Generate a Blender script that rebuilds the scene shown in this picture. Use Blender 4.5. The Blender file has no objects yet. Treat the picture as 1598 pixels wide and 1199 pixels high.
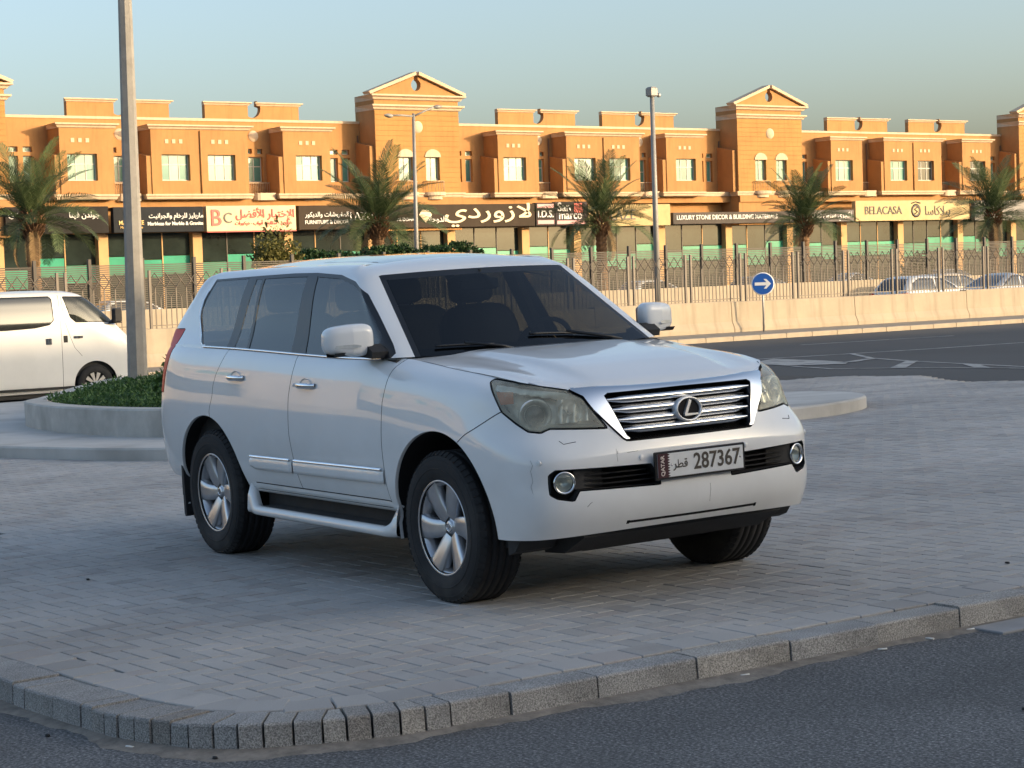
import bpy, bmesh, math, random
import numpy as np
from mathutils import Matrix, Vector, Euler, kdtree
random.seed(7); rng = np.random.default_rng(7)
R_ = math.radians
scene = bpy.context.scene
COL = scene.collection

# ---------------------------------------------------------------- camera
def cam_axes(yaw, pitch, roll):
    cy, sy, cp, sp = math.cos(yaw), math.sin(yaw), math.cos(pitch), math.sin(pitch)
    F = np.array([cy*cp, sy*cp, sp]); Rt = np.array([sy, -cy, 0.0]); U = np.cross(Rt, F)
    c, s = math.cos(roll), math.sin(roll)
    return c*Rt + s*U, -s*Rt + c*U, F
CAM = np.array([8.854, -5.989, 1.68])
cr, cu, cf = cam_axes(R_(147.988), R_(-3.356), R_(-3.303))
cam_data = bpy.data.cameras.new('camera')
cam = bpy.data.objects.new('camera', cam_data); COL.objects.link(cam)
cam.matrix_world = Matrix(((cr[0], cu[0], -cf[0], CAM[0]), (cr[1], cu[1], -cf[1], CAM[1]), (cr[2], cu[2], -cf[2], CAM[2]), (0, 0, 0, 1)))
cam_data.sensor_fit = 'HORIZONTAL'; cam_data.sensor_width = 36.0
cam_data.lens = 36.0 * 3199.9 / 1598.0
cam_data.clip_start = 0.1; cam_data.clip_end = 6000
scene.camera = cam

# ---------------------------------------------------------------- light
SUN_EL = R_(9.0)
SUN_H = Vector((0.771, 0.637, 0)).normalized()           # horizontal direction towards the sun
SUN_V = Vector((SUN_H.x*math.cos(SUN_EL), SUN_H.y*math.cos(SUN_EL), math.sin(SUN_EL)))
world = bpy.data.worlds.new('World'); scene.world = world; world.use_nodes = True
wn = world.node_tree.nodes; wl = world.node_tree.links
sky = wn.new('ShaderNodeTexSky'); sky.sky_type = 'NISHITA'; sky.sun_disc = False
sky.sun_elevation = SUN_EL; sky.sun_rotation = math.atan2(SUN_H.x, SUN_H.y)
sky.altitude = 0; sky.air_density = 0.8; sky.dust_density = 3.5; sky.ozone_density = 0.9
bg = wn['Background']; bg.inputs['Strength'].default_value = 0.15
wt = wn.new('ShaderNodeMix'); wt.data_type = 'RGBA'; wt.blend_type = 'MULTIPLY'; wt.inputs[0].default_value = 1.0; wt.inputs[7].default_value = (0.955, 1.0, 1.05, 1)
wh = wn.new('ShaderNodeHueSaturation'); wh.inputs['Saturation'].default_value = 0.90; wl.new(sky.outputs[0], wh.inputs['Color']); wl.new(wh.outputs[0], wt.inputs[6]); wl.new(wt.outputs[2], bg.inputs['Color'])
sun_data = bpy.data.lights.new('sun', 'SUN'); sun_data.energy = 2.2; sun_data.angle = R_(0.5)
sun_data.color = (1.0, 0.755, 0.465)
sun = bpy.data.objects.new('sun', sun_data); COL.objects.link(sun)
sun.rotation_euler = SUN_V.to_track_quat('Z', 'Y').to_euler(); sun.location = (40, 30, 40)
vs = scene.view_settings
vs.view_transform = 'Standard'; vs.look = 'None'; vs.exposure = 1.25; vs.gamma = 1.0; vs.use_curve_mapping = False
scene.render.engine = 'CYCLES'
scene.cycles.use_denoising = True
scene.cycles.max_bounces = 8; scene.cycles.transparent_max_bounces = 16
scene.cycles.caustics_reflective = False; scene.cycles.caustics_refractive = False

# ---------------------------------------------------------------- street frame (s along the street, t away from the viewer, h up)
SD = Vector((-0.079, 0.997, -0.022)).normalized()
SN = Vector((0.009, 0.023, 1.0)); SN = (SN - SD*SN.dot(SD)).normalized()
ST = SN.cross(SD)
SO = Vector((8.834, -6.037, -0.369))
MS = Matrix(((SD.x, ST.x, SN.x, SO.x), (SD.y, ST.y, SN.y, SO.y), (SD.z, ST.z, SN.z, SO.z), (0, 0, 0, 1)))
def zstreet(x, y): return SO.z - (SN.x*(x-SO.x) + SN.y*(y-SO.y))/SN.z
def sstep(a, b, x):
    k = min(1.0, max(0.0, (x-a)/(b-a))); return k*k*(3-2*k)
def zplaza(x, y): return sstep(4, 18, -x)*(zstreet(x, y)+0.12)

# ---------------------------------------------------------------- mesh helpers
def link(o, parent=None):
    COL.objects.link(o)
    if parent is not None: o.parent = parent
    return o
def tag(o, label=None, cat=None, group=None, kind=None):
    if label: o['label'] = label
    if cat: o['category'] = cat
    if group: o['group'] = group
    if kind: o['kind'] = kind
    return o
def thing(name, label, cat, M=None, group=None):
    o = bpy.data.objects.new(name, None); COL.objects.link(o); o.empty_display_size = 0.2
    if M is not None: o.matrix_world = M
    return tag(o, label, cat, group)
def street_M(s, t, h=0.0, rz=0.0): return MS @ Matrix.Translation((s, t, h)) @ Matrix.Rotation(rz, 4, 'Z')
def new_mesh(name, verts, faces, mats=(), smooth=False, normals=None, mi=None):
    me = bpy.data.meshes.new(name)
    me.from_pydata([tuple(map(float, v)) for v in verts], [], [tuple(map(int, f)) for f in faces])
    for m in (mats if isinstance(mats, (list, tuple)) else [mats]): me.materials.append(m)
    if mi is not None: me.polygons.foreach_set('material_index', np.array(mi, dtype=np.int32))
    if smooth: me.polygons.foreach_set('use_smooth', np.ones(len(me.polygons), dtype=bool))
    me.update()
    if normals is not None: me.normals_split_custom_set_from_vertices([tuple(map(float, n)) for n in normals])
    return me
class MB:
    """collects shapes into one mesh"""
    def __init__(s): s.v = []; s.f = []; s.sm = []; s.mi = []; s.cur = 0
    def add(s, vs, fs, smooth=False):
        b = len(s.v); s.v.extend([tuple(v) for v in vs])
        for f in fs: s.f.append(tuple(b+i for i in f)); s.sm.append(smooth); s.mi.append(s.cur)
        return s
    def box(s, a, b, M=None):
        (x0, y0, z0), (x1, y1, z1) = a, b
        vs = [(x0,y0,z0),(x1,y0,z0),(x1,y1,z0),(x0,y1,z0),(x0,y0,z1),(x1,y0,z1),(x1,y1,z1),(x0,y1,z1)]
        if M is not None: vs = [tuple(M @ Vector(v)) for v in vs]
        return s.add(vs, [(0,3,2,1),(4,5,6,7),(0,1,5,4),(1,2,6,5),(2,3,7,6),(3,0,4,7)])
    def cbox(s, a, b, c=0.01, M=None):
        """box with chamfered vertical+top edges"""
        (x0,y0,z0),(x1,y1,z1) = a, b; c = min(c, (x1-x0)/2.5, (y1-y0)/2.5, (z1-z0)/2.5)
        def ring(i, z): return [(x0+i,y0+i,z),(x1-i,y0+i,z),(x1-i,y1-i,z),(x0+i,y1-i,z)]
        vs = ring(c, z0)+ring(0, z0+c)+ring(0, z1-c)+ring(c, z1)
        if M is not None: vs = [tuple(M @ Vector(v)) for v in vs]
        fs = [(3,2,1,0),(12,13,14,15)]
        for r in range(3):
            for k in range(4): fs.append((r*4+k, r*4+(k+1)%4, (r+1)*4+(k+1)%4, (r+1)*4+k))
        return s.add(vs, fs)
    def tube(s, pts, r, n=8, cap=True, smooth=True):
        pts = [Vector(p) for p in pts]; rs = r if isinstance(r, (list, tuple)) else [r]*len(pts)
        vs = []; prev = None
        for i, p in enumerate(pts):
            d = (pts[min(i+1, len(pts)-1)] - pts[max(i-1, 0)]).normalized()
            if prev is None:
                u = d.orthogonal().normalized()
            else:
                u = (prev - d*prev.dot(d)).normalized()
            prev = u; w = d.cross(u)
            for k in range(n):
                a = 2*math.pi*k/n + math.pi/n; vs.append(p + (u*math.cos(a) + w*math.sin(a))*rs[i])
        fs = []
        for i in range(len(pts)-1):
            for k in range(n): fs.append((i*n+k, i*n+(k+1)%n, (i+1)*n+(k+1)%n, (i+1)*n+k))
        s.add(vs, fs, smooth)
        if cap:
            b = len(s.v)-len(vs)
            s.f.append(tuple(b+k for k in reversed(range(n)))); s.sm.append(False); s.mi.append(s.cur)
            s.f.append(tuple(b+(len(pts)-1)*n+k for k in range(n))); s.sm.append(False); s.mi.append(s.cur)
        return s
    def lathe(s, prof, M=None, n=24, closed=False, smooth=True):
        """prof = [(r, z)...] about local z"""
        vs = []
        for (r, z) in prof:
            for k in range(n):
                a = 2*math.pi*k/n; v = Vector((r*math.cos(a), r*math.sin(a), z))
                vs.append(tuple(M @ v) if M is not None else tuple(v))
        fs = []; m = len(prof)
        for i in range(m if closed else m-1):
            j = (i+1) % m
            for k in range(n): fs.append((i*n+k, i*n+(k+1)%n, j*n+(k+1)%n, j*n+k))
        return s.add(vs, fs, smooth)
    def prism(s, poly, d0, d1, f, smooth=False, caps=True):
        """poly 2D points, f(u,v,d) -> xyz"""
        n = len(poly); vs = [f(u, v, d0) for u, v in poly] + [f(u, v, d1) for u, v in poly]
        fs = [(i, (i+1)%n, n+(i+1)%n, n+i) for i in range(n)]
        s.add(vs, fs, smooth)
        if caps:
            b = len(s.v)-2*n
            s.f.append(tuple(b+i for i in reversed(range(n)))); s.sm.append(False); s.mi.append(s.cur)
            s.f.append(tuple(b+n+i for i in range(n))); s.sm.append(False); s.mi.append(s.cur)
        return s
    def grid(s, P, smooth=True, flip=False):
        n, m = len(P), len(P[0]); vs = [p for row in P for p in row]; fs = []
        for i in range(n-1):
            for j in range(m-1):
                q = (i*m+j, i*m+j+1, (i+1)*m+j+1, (i+1)*m+j); fs.append(q[::-1] if flip else q)
        return s.add(vs, fs, smooth)
    def mesh(s, name, mats):
        me = bpy.data.meshes.new(name); me.from_pydata([tuple(map(float, v)) for v in s.v], [], s.f)
        for m in (mats if isinstance(mats, (list, tuple)) else [mats]): me.materials.append(m)
        me.polygons.foreach_set('use_smooth', np.array(s.sm, dtype=bool)); me.polygons.foreach_set('material_index', np.array(s.mi, dtype=np.int32)); me.update(); return me
    def build(s, name, mats, parent=None, M=None, fix=False):
        me = s.mesh(name, mats)
        if fix:
            bm = bmesh.new(); bm.from_mesh(me); bmesh.ops.recalc_face_normals(bm, faces=bm.faces); bm.to_mesh(me); bm.free()
        o = bpy.data.objects.new(name, me); link(o, parent)
        if M is not None:
            if parent is None: o.matrix_world = M
            else: o.matrix_local = M
        return o
def copy_tree(o, parent=None):
    c = o.copy(); COL.objects.link(c); c.parent = parent
    for ch in list(o.children):
        cc = copy_tree(ch, c); cc.matrix_parent_inverse = ch.matrix_parent_inverse.copy()
    return c

# ---------------------------------------------------------------- materials
def nt(m): return m.node_tree.nodes, m.node_tree.links
def mat(name, col, rough=0.6, metal=0.0, spec=None, coat=0.0, coat_r=0.03, var=0.0, vscale=3.0, bump=0.0, bscale=60.0, emis=None, dirt=None, dscale=1.5, rvar=0.0, detail=6.0):
    """Principled with optional value variation (noise), bump and blotches of another colour"""
    m = bpy.data.materials.new(name); m.use_nodes = True; N, L = nt(m); b = N['Principled BSDF']
    b.inputs['Base Color'].default_value = (*col, 1); b.inputs['Roughness'].default_value = rough; b.inputs['Metallic'].default_value = metal
    if spec is not None: b.inputs['Specular IOR Level'].default_value = spec
    b.inputs['Coat Weight'].default_value = coat; b.inputs['Coat Roughness'].default_value = coat_r
    tc = N.new('ShaderNodeTexCoord'); src = None
    if var > 0 or dirt:
        n = N.new('ShaderNodeTexNoise'); n.inputs['Scale'].default_value = vscale; n.inputs['Detail'].default_value = detail; n.inputs['Roughness'].default_value = 0.65
        L.new(tc.outputs['Object'], n.inputs['Vector'])
        r = N.new('ShaderNodeMapRange'); r.inputs[1].default_value = 0.3; r.inputs[2].default_value = 0.7; r.inputs[3].default_value = 1-var; r.inputs[4].default_value = 1+var
        L.new(n.outputs['Fac'], r.inputs[0])
        mx = N.new('ShaderNodeMix'); mx.data_type = 'RGBA'; mx.blend_type = 'MULTIPLY'; mx.inputs[0].default_value = 1.0
        mx.inputs[6].default_value = (*col, 1); L.new(r.outputs[0], mx.inputs[7]); src = mx.outputs[2]
    if dirt:
        n2 = N.new('ShaderNodeTexNoise'); n2.inputs['Scale'].default_value = dscale; n2.inputs['Detail'].default_value = 8
        L.new(tc.outputs['Object'], n2.inputs['Vector'])
        rr = N.new('ShaderNodeMapRange'); rr.inputs[1].default_value = 0.5; rr.inputs[2].default_value = 0.72; rr.inputs[4].default_value = dirt[1]
        L.new(n2.outputs['Fac'], rr.inputs[0])
        m2 = N.new('ShaderNodeMix'); m2.data_type = 'RGBA'; L.new(rr.outputs[0], m2.inputs[0]); L.new(src, m2.inputs[6]); m2.inputs[7].default_value = (*dirt[0], 1); src = m2.outputs[2]
    if src is not None: L.new(src, b.inputs['Base Color'])
    if rvar > 0:
        n4 = N.new('ShaderNodeTexNoise'); n4.inputs['Scale'].default_value = vscale*1.7; n4.inputs['Detail'].default_value = 4; L.new(tc.outputs['Object'], n4.inputs['Vector'])
        r4 = N.new('ShaderNodeMapRange'); r4.inputs[1].default_value = 0.3; r4.inputs[2].default_value = 0.7; r4.inputs[3].default_value = rough-rvar; r4.inputs[4].default_value = rough+rvar
        L.new(n4.outputs['Fac'], r4.inputs[0]); L.new(r4.outputs[0], b.inputs['Roughness'])
    if bump > 0:
        n3 = N.new('ShaderNodeTexNoise'); n3.inputs['Scale'].default_value = bscale; n3.inputs['Detail'].default_value = 4
        L.new(tc.outputs['Object'], n3.inputs['Vector']); bp = N.new('ShaderNodeBump'); bp.inputs['Strength'].default_value = bump; bp.inputs['Distance'].default_value = 0.01
        L.new(n3.outputs['Fac'], bp.inputs['Height']); L.new(bp.outputs[0], b.inputs['Normal'])
    if emis: b.inputs['Emission Color'].default_value = (*emis[0], 1); b.inputs['Emission Strength'].default_value = emis[1]
    return m
def glass_mat(name, tint, refl=1.0, rough=0.0, body=None, bodyfac=0.0):
    """thin pane: tinted transparency under a Fresnel reflection"""
    m = bpy.data.materials.new(name); m.use_nodes = True; N, L = nt(m); N.remove(N['Principled BSDF']); out = N['Material Output']
    tr = N.new('ShaderNodeBsdfTransparent'); tr.inputs[0].default_value = (*tint, 1)
    gl = N.new('ShaderNodeBsdfGlossy'); gl.inputs['Roughness'].default_value = rough; gl.inputs[0].default_value = (refl, refl, refl, 1)
    fr = N.new('ShaderNodeFresnel'); ge = N.new('ShaderNodeNewGeometry'); io = N.new('ShaderNodeMapRange'); io.inputs[3].default_value = 1.5; io.inputs[4].default_value = 1/1.5; L.new(ge.outputs['Backfacing'], io.inputs[0]); L.new(io.outputs[0], fr.inputs[0])   # same pane from both sides
    mx = N.new('ShaderNodeMixShader'); L.new(fr.outputs[0], mx.inputs[0]); a = tr.outputs[0]
    if body is not None:
        df = N.new('ShaderNodeBsdfDiffuse'); df.inputs[0].default_value = (*body, 1); m2 = N.new('ShaderNodeMixShader'); m2.inputs[0].default_value = bodyfac
        L.new(tr.outputs[0], m2.inputs[1]); L.new(df.outputs[0], m2.inputs[2]); a = m2.outputs[0]
    L.new(a, mx.inputs[1]); L.new(gl.outputs[0], mx.inputs[2]); L.new(mx.outputs[0], out.inputs[0])
    return m
def ramp_node(N, stops):
    r = N.new('ShaderNodeValToRGB'); e = r.color_ramp.elements
    while len(e) < len(stops): e.new(0.5)
    for k, (p, c) in enumerate(stops): e[k].position = p; e[k].color = (*c, 1)
    return r
def speck_mat(name, stops, scale, rough=0.8, bump=0.3, big=None, voronoi=True, attr=None, world=False):
    """granular stone / asphalt: fine speckle through a ramp, large blotches, bump"""
    m = bpy.data.materials.new(name); m.use_nodes = True; N, L = nt(m); b = N['Principled BSDF']; b.inputs['Roughness'].default_value = rough
    tc = N.new('ShaderNodeTexCoord')
    n = N.new('ShaderNodeTexNoise'); n.inputs['Scale'].default_value = scale; n.inputs['Detail'].default_value = 3; n.inputs['Roughness'].default_value = 0.75
    L.new(tc.outputs['Object'], n.inputs['Vector']); r = ramp_node(N, stops); L.new(n.outputs['Fac'], r.inputs[0]); src = r.outputs[0]
    if big:
        n2 = N.new('ShaderNodeTexNoise'); n2.inputs['Scale'].default_value = big[0]; n2.inputs['Detail'].default_value = 7; L.new(N.new('ShaderNodeNewGeometry').outputs['Position'] if world else tc.outputs['Object'], n2.inputs['Vector'])
        mr = N.new('ShaderNodeMapRange'); mr.inputs[1].default_value = 0.3; mr.inputs[2].default_value = 0.7; mr.inputs[3].default_value = 1-big[1]; mr.inputs[4].default_value = 1+big[1]; L.new(n2.outputs['Fac'], mr.inputs[0])
        mx = N.new('ShaderNodeMix'); mx.data_type = 'RGBA'; mx.blend_type = 'MULTIPLY'; mx.inputs[0].default_value = 1; L.new(src, mx.inputs[6]); L.new(mr.outputs[0], mx.inputs[7]); src = mx.outputs[2]
    if world:
        n5 = N.new('ShaderNodeTexNoise'); n5.inputs['Scale'].default_value = 1.9; n5.inputs['Detail'].default_value = 9; n5.inputs['Roughness'].default_value = 0.7; L.new(N.new('ShaderNodeNewGeometry').outputs['Position'], n5.inputs['Vector'])
        r5 = N.new('ShaderNodeMapRange'); r5.inputs[1].default_value = 0.56; r5.inputs[2].default_value = 0.74; r5.inputs[3].default_value = 0.0; r5.inputs[4].default_value = 0.55; L.new(n5.outputs['Fac'], r5.inputs[0])
        m5 = N.new('ShaderNodeMix'); m5.data_type = 'RGBA'; L.new(r5.outputs[0], m5.inputs[0]); L.new(src, m5.inputs[6]); m5.inputs[7].default_value = (*world, 1); src = m5.outputs[2]
    if attr:   # per-piece tint
        at = N.new('ShaderNodeAttribute'); at.attribute_name = 'rnd'; oi = N.new('ShaderNodeObjectInfo'); ad = N.new('ShaderNodeMath'); ad.operation = 'ADD'; L.new(at.outputs['Fac'], ad.inputs[0]); L.new(oi.outputs['Random'], ad.inputs[1])
        fr = N.new('ShaderNodeMath'); fr.operation = 'FRACT'; L.new(ad.outputs[0], fr.inputs[0]); rp = ramp_node(N, attr); L.new(fr.outputs[0], rp.inputs[0])
        mx = N.new('ShaderNodeMix'); mx.data_type = 'RGBA'; mx.blend_type = 'MULTIPLY'; mx.inputs[0].default_value = 1; L.new(src, mx.inputs[6]); L.new(rp.outputs[0], mx.inputs[7]); src = mx.outputs[2]
    L.new(src, b.inputs['Base Color'])
    bp = N.new('ShaderNodeBump'); bp.inputs['Strength'].default_value = bump; bp.inputs['Distance'].default_value = 0.004; L.new(n.outputs['Fac'], bp.inputs['Height']); L.new(bp.outputs[0], b.inputs['Normal'])
    return m
TXT = bpy.data.scenes.new('text_work')
# text as mesh -------------------------------------------------------------
def text_mesh(name, body, size, material, parent, M, extrude=0.01, align='CENTER', spacing=1.0, bold=0.0, width=None, stretch=None):
    cu_ = bpy.data.curves.new(name, 'FONT'); cu_.body = body; cu_.size = size; cu_.align_x = align; cu_.align_y = 'CENTER'; cu_.extrude = extrude; cu_.space_character = spacing; cu_.offset = bold
    cu_.resolution_u = 3
    t = bpy.data.objects.new(name, cu_); TXT.collection.objects.link(t); vl = TXT.view_layers[0]; vl.update()
    me = bpy.data.meshes.new_from_object(t.evaluated_get(vl.depsgraph)); bpy.data.objects.remove(t); bpy.data.curves.remove(cu_)
    if width and len(me.vertices):
        xs = np.array([v.co.x for v in me.vertices]); w = xs.max()-xs.min(); k = width/w
        ky = k if stretch is None else stretch
        for v in me.vertices: v.co.x = (v.co.x-(xs.max()+xs.min())/2)*k; v.co.y *= ky
    me.materials.clear(); me.materials.append(material); me.name = name
    o = bpy.data.objects.new(name, me); link(o, parent)
    if parent is None: o.matrix_world = M
    else: o.matrix_local = M
    return o
AR_FORMS = {}
def _ar():
    base = {'ا':0xFE8D,'أ':0xFE83,'إ':0xFE87,'آ':0xFE81,'ة':0xFE93,'د':0xFEA9,'ذ':0xFEAB,'ر':0xFEAD,'ز':0xFEAF,'و':0xFEED,'ى':0xFEEF,
            'ب':0xFE8F,'ت':0xFE95,'ث':0xFE99,'ج':0xFE9D,'ح':0xFEA1,'خ':0xFEA5,'س':0xFEB1,'ش':0xFEB5,'ص':0xFEB9,'ض':0xFEBD,'ط':0xFEC1,'ظ':0xFEC5,'ع':0xFEC9,'غ':0xFECD,'ف':0xFED1,'ق':0xFED5,'ك':0xFED9,'ل':0xFEDD,'م':0xFEE1,'ن':0xFEE5,'ه':0xFEE9,'ي':0xFEF1}
    two = set('اأإآةدذرزوى')
    for ch, b in base.items(): AR_FORMS[ch] = (b, ch in two)
_ar()
def arabic(t):
    """join Arabic letters with presentation forms, in visual (left to right) order"""
    out = []; n = len(t)
    i = 0
    while i < n:
        ch = t[i]
        if ch in AR_FORMS:
            b, two = AR_FORMS[ch]
            prev = i > 0 and t[i-1] in AR_FORMS and not AR_FORMS[t[i-1]][1]
            if ch == 'ل' and i+1 < n and t[i+1] in 'اأإ':
                lig = {'ا':0xFEFB,'أ':0xFEF7,'إ':0xFEF9}[t[i+1]]; out.append(chr(lig + (1 if prev else 0))); i += 2; continue
            nxt = (not two) and i+1 < n and t[i+1] in AR_FORMS
            if two: out.append(chr(b + (1 if prev else 0)))
            else: out.append(chr(b + (3 if prev and nxt else 2 if nxt else 1 if prev else 0)))
        else: out.append(ch)
        i += 1
    return ''.join(reversed(out))
# ================================================================ ground, plaza, kerb
M_ASPH = speck_mat('asphalt', [(0.33, (0.03, 0.03, 0.031)), (0.5, (0.09, 0.091, 0.092)), (0.62, (0.19, 0.19, 0.188)), (0.74, (0.40, 0.39, 0.38))], 72, 0.85, 0.8, (0.8, 0.28), world=(0.07, 0.068, 0.066))
M_ROAD = speck_mat('road_asphalt', [(0.3, (0.042, 0.043, 0.045)), (0.7, (0.075, 0.076, 0.078))], 30, 0.9, 0.3, (0.12, 0.22))
M_EARTH = mat('far_ground', (0.16, 0.14, 0.115), 0.95, var=0.3, vscale=0.2)
M_JOINT = mat('joint_sand', (0.06, 0.056, 0.052), 0.95, var=0.4, vscale=9)
M_PAVER = speck_mat('paver', [(0.25, (0.27, 0.262, 0.252)), (0.55, (0.40, 0.39, 0.376)), (0.8, (0.51, 0.50, 0.485))], 210, 0.78, 0.35, (0.45, 0.26), world=(0.20, 0.185, 0.17),
    attr=[(0.0, (0.80, 0.78, 0.76)), (0.15, (0.93, 0.92, 0.91)), (0.5, (1, 0.99, 0.98)), (0.8, (1.03, 1.0, 0.97)), (0.92, (0.92, 0.86, 0.83)), (1.0, (1.07, 1.06, 1.05))])
M_GRANITE = speck_mat('granite', [(0.30, (0.06, 0.06, 0.06)), (0.44, (0.20, 0.198, 0.192)), (0.56, (0.37, 0.362, 0.35)), (0.7, (0.55, 0.54, 0.52))], 170, 0.8, 0.5, (3.0, 0.25),
    attr=[(0.0, (0.78, 0.72, 0.66)), (0.3, (1, 1, 1)), (0.6, (0.88, 0.87, 0.86)), (1.0, (1.12, 1.08, 1.02))])
M_CONC = mat('concrete', (0.36, 0.34, 0.31), 0.85, var=0.14, vscale=4, bump=0.25, bscale=70, dirt=((0.2, 0.19, 0.17), 0.5), dscale=1.3)

g = MB(); g.add([(-900, -300, -0.06), (900, -300, -0.06), (900, 1500, -0.06), (-900, 1500, -0.06)], [(0, 1, 2, 3)])
tag(g.build('ground', M_EARTH, M=MS), kind='structure')
# main road beyond the plaza (street frame) and the near lane in front of the kerb
g = MB(); g.add([(-120, 14, 0), (260, 14, 0), (260, 41.0, 0), (-120, 41.0, 0)], [(0, 1, 2, 3)])
ROAD = tag(g.build('road', M_ROAD, M=MS), kind='structure')
g = MB()
g.add([(-5, -30, -0.099), (24, -30, -0.099), (24, 40, -0.099), (-1.0, 40, -0.099), (-1.0, 3, -0.099), (-5, -2, -0.099)], [(0, 1, 2, 3, 4, 5)])
LANE = tag(g.build('near_lane', M_ASPH), kind='structure')

# plaza sheet following the gentle fall towards the road ------------------
PLAZA_POLY = [(1.95, -2.0), (1.95, 24), (-3.5, 24), (-7.5, 13.0), (-9.9, 13.55), (-11.7, 14.15), (-15.85, 17.3), (-18.55, 16.9), (-24, 12), (-30, 3.0), (-30, -6), (-5, -3.35), (0.3, -3.12), (1.1, -3.0), (1.6, -2.7), (1.88, -2.3)]
def in_poly(x, y, P):
    c = False; j = len(P)-1
    for i in range(len(P)):
        xi, yi = P[i]; xj, yj = P[j]
        if (yi > y) != (yj > y) and x < (xj-xi)*(y-yi)/(yj-yi)+xi: c = not c
        j = i
    return c
bm = bmesh.new()
f = bm.faces.new([bm.verts.new((x, y, 0)) for x, y in PLAZA_POLY])
for k in range(-60, 60):
    bmesh.ops.bisect_plane(bm, geom=bm.verts[:]+bm.edges[:]+bm.faces[:], plane_co=(k*0.5, 0, 0), plane_no=(1, 0, 0)) if -60 <= k <= 4 else None
for k in range(-12, 50, 2):
    bmesh.ops.bisect_plane(bm, geom=bm.verts[:]+bm.edges[:]+bm.faces[:], plane_co=(0, k*0.5, 0), plane_no=(0, 1, 0))
for v in bm.verts: v.co.z = zplaza(v.co.x, v.co.y)-0.006
bmesh.ops.recalc_face_normals(bm, faces=bm.faces)
if sum(f.normal.z for f in bm.faces) < 0: bmesh.ops.reverse_faces(bm, faces=bm.faces)
# a drop edge down to the road
ext = bmesh.ops.extrude_edge_only(bm, edges=[e for e in bm.edges if e.is_boundary])
for v in [x for x in ext['geom'] if isinstance(x, bmesh.types.BMVert)]: v.co.z -= 0.7
me = bpy.data.meshes.new('plaza'); bm.to_mesh(me); bm.free(); me.materials.append(M_JOINT)
PLAZA = link(bpy.data.objects.new('plaza', me)); tag(PLAZA, kind='structure')

# block pavers, herringbone -----------------------------------------------
W = 0.104; GAP = 0.0072
def seg_d(px, py, a, b):
    ax, ay = a; bx, by = b; k = max(0, min(1, ((px-ax)*(bx-ax)+(py-ay)*(by-ay))/((bx-ax)**2+(by-ay)**2))); return math.hypot(px-ax-k*(bx-ax), py-ay-k*(by-ay))
KERB_IN = [(1.9, 30), (1.9, -1.9), (1.885, -2.25), (1.80, -2.48), (1.64, -2.72), (1.47, -2.85), (1.26, -2.91), (1.09, -2.945), (0.61, -3.0), (0.1, -3.035), (-0.4, -3.075), (-5, -3.3)]
KERB_OUT = [(2.065, 30), (2.065, -2.0), (2.045, -2.3), (1.96, -2.56), (1.79, -2.86), (1.62, -3.005), (1.41, -3.095), (1.22, -3.15), (1.08, -3.168), (0.41, -3.235), (0.13, -3.25), (-5, -3.5)]
def kerb_dist(x, y): return min(seg_d(x, y, KERB_IN[i], KERB_IN[i+1]) for i in range(len(KERB_IN)-1))
ISL_C = []   # filled below; pavers under the island are skipped
paver_list = []
ca, sa = math.cos(R_(2.5)), math.sin(R_(2.5))
camx, camy = CAM[0], CAM[1]; va = math.atan2(cf[1], cf[0])
for i in range(-190, 60):
    for j in range(-80, 190):
        d = (i-j) % 4
        if d not in (0, 3): continue
        if d == 0: cx, cy, hx, hy = (i+1)*W, (j+0.5)*W, W-GAP/2, W/2-GAP/2
        else: cx, cy, hx, hy = (i+0.5)*W, (j+1)*W, W/2-GAP/2, W-GAP/2
        x, y = cx*ca-cy*sa, cx*sa+cy*ca
        if x > 1.9 or x < -17.5: continue
        dx, dy = x-camx, y-camy; an = (math.atan2(dy, dx)-va+math.pi) % (2*math.pi)-math.pi
        if abs(an) > R_(18.5): continue
        if not in_poly(x, y, PLAZA_POLY): continue
        if y < -1.5 or x > 1.3:
            if kerb_dist(x, y) < 0.13 or not in_poly(x, y, KERB_IN+[(-5, 30)]): continue
        paver_list.append((math.hypot(dx, dy), x, y, hx, hy))
paver_list.sort()
def paver_mesh(nm, hx, hy, c=0.0025, dep=0.03):
    vs = [(sx*(hx-c), sy*(hy-c), 0) for sx, sy in ((-1,-1),(1,-1),(1,1),(-1,1))]+[(sx*hx, sy*hy, -c) for sx, sy in ((-1,-1),(1,-1),(1,1),(-1,1))]+[(sx*hx, sy*hy, -dep) for sx, sy in ((-1,-1),(1,-1),(1,1),(-1,1))]
    fs = [(0,1,2,3)]+[(4+k, 4+(k+1)%4, (k+1)%4, k) for k in range(4)]+[(8+k, 8+(k+1)%4, 4+(k+1)%4, 4+k) for k in range(4)]
    return vs, fs
pm_h = new_mesh('paver', *paver_mesh('p', W-GAP/2, W/2-GAP/2), M_PAVER); pm_v = new_mesh('paver', *paver_mesh('p', W/2-GAP/2, W-GAP/2), M_PAVER)
RZ = R_(2.5)
for (dd, x, y, hx, hy) in paver_list[:300]:
    o = bpy.data.objects.new('paver', pm_h if hx > hy else pm_v); link(o, PLAZA)
    o.location = (x, y, zplaza(x, y)+random.gauss(0.0045, 0.0006)); o.rotation_euler = (random.gauss(0, 0.003), random.gauss(0, 0.003), RZ+random.gauss(0, 0.006))
V = []; F = []; A = []
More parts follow.
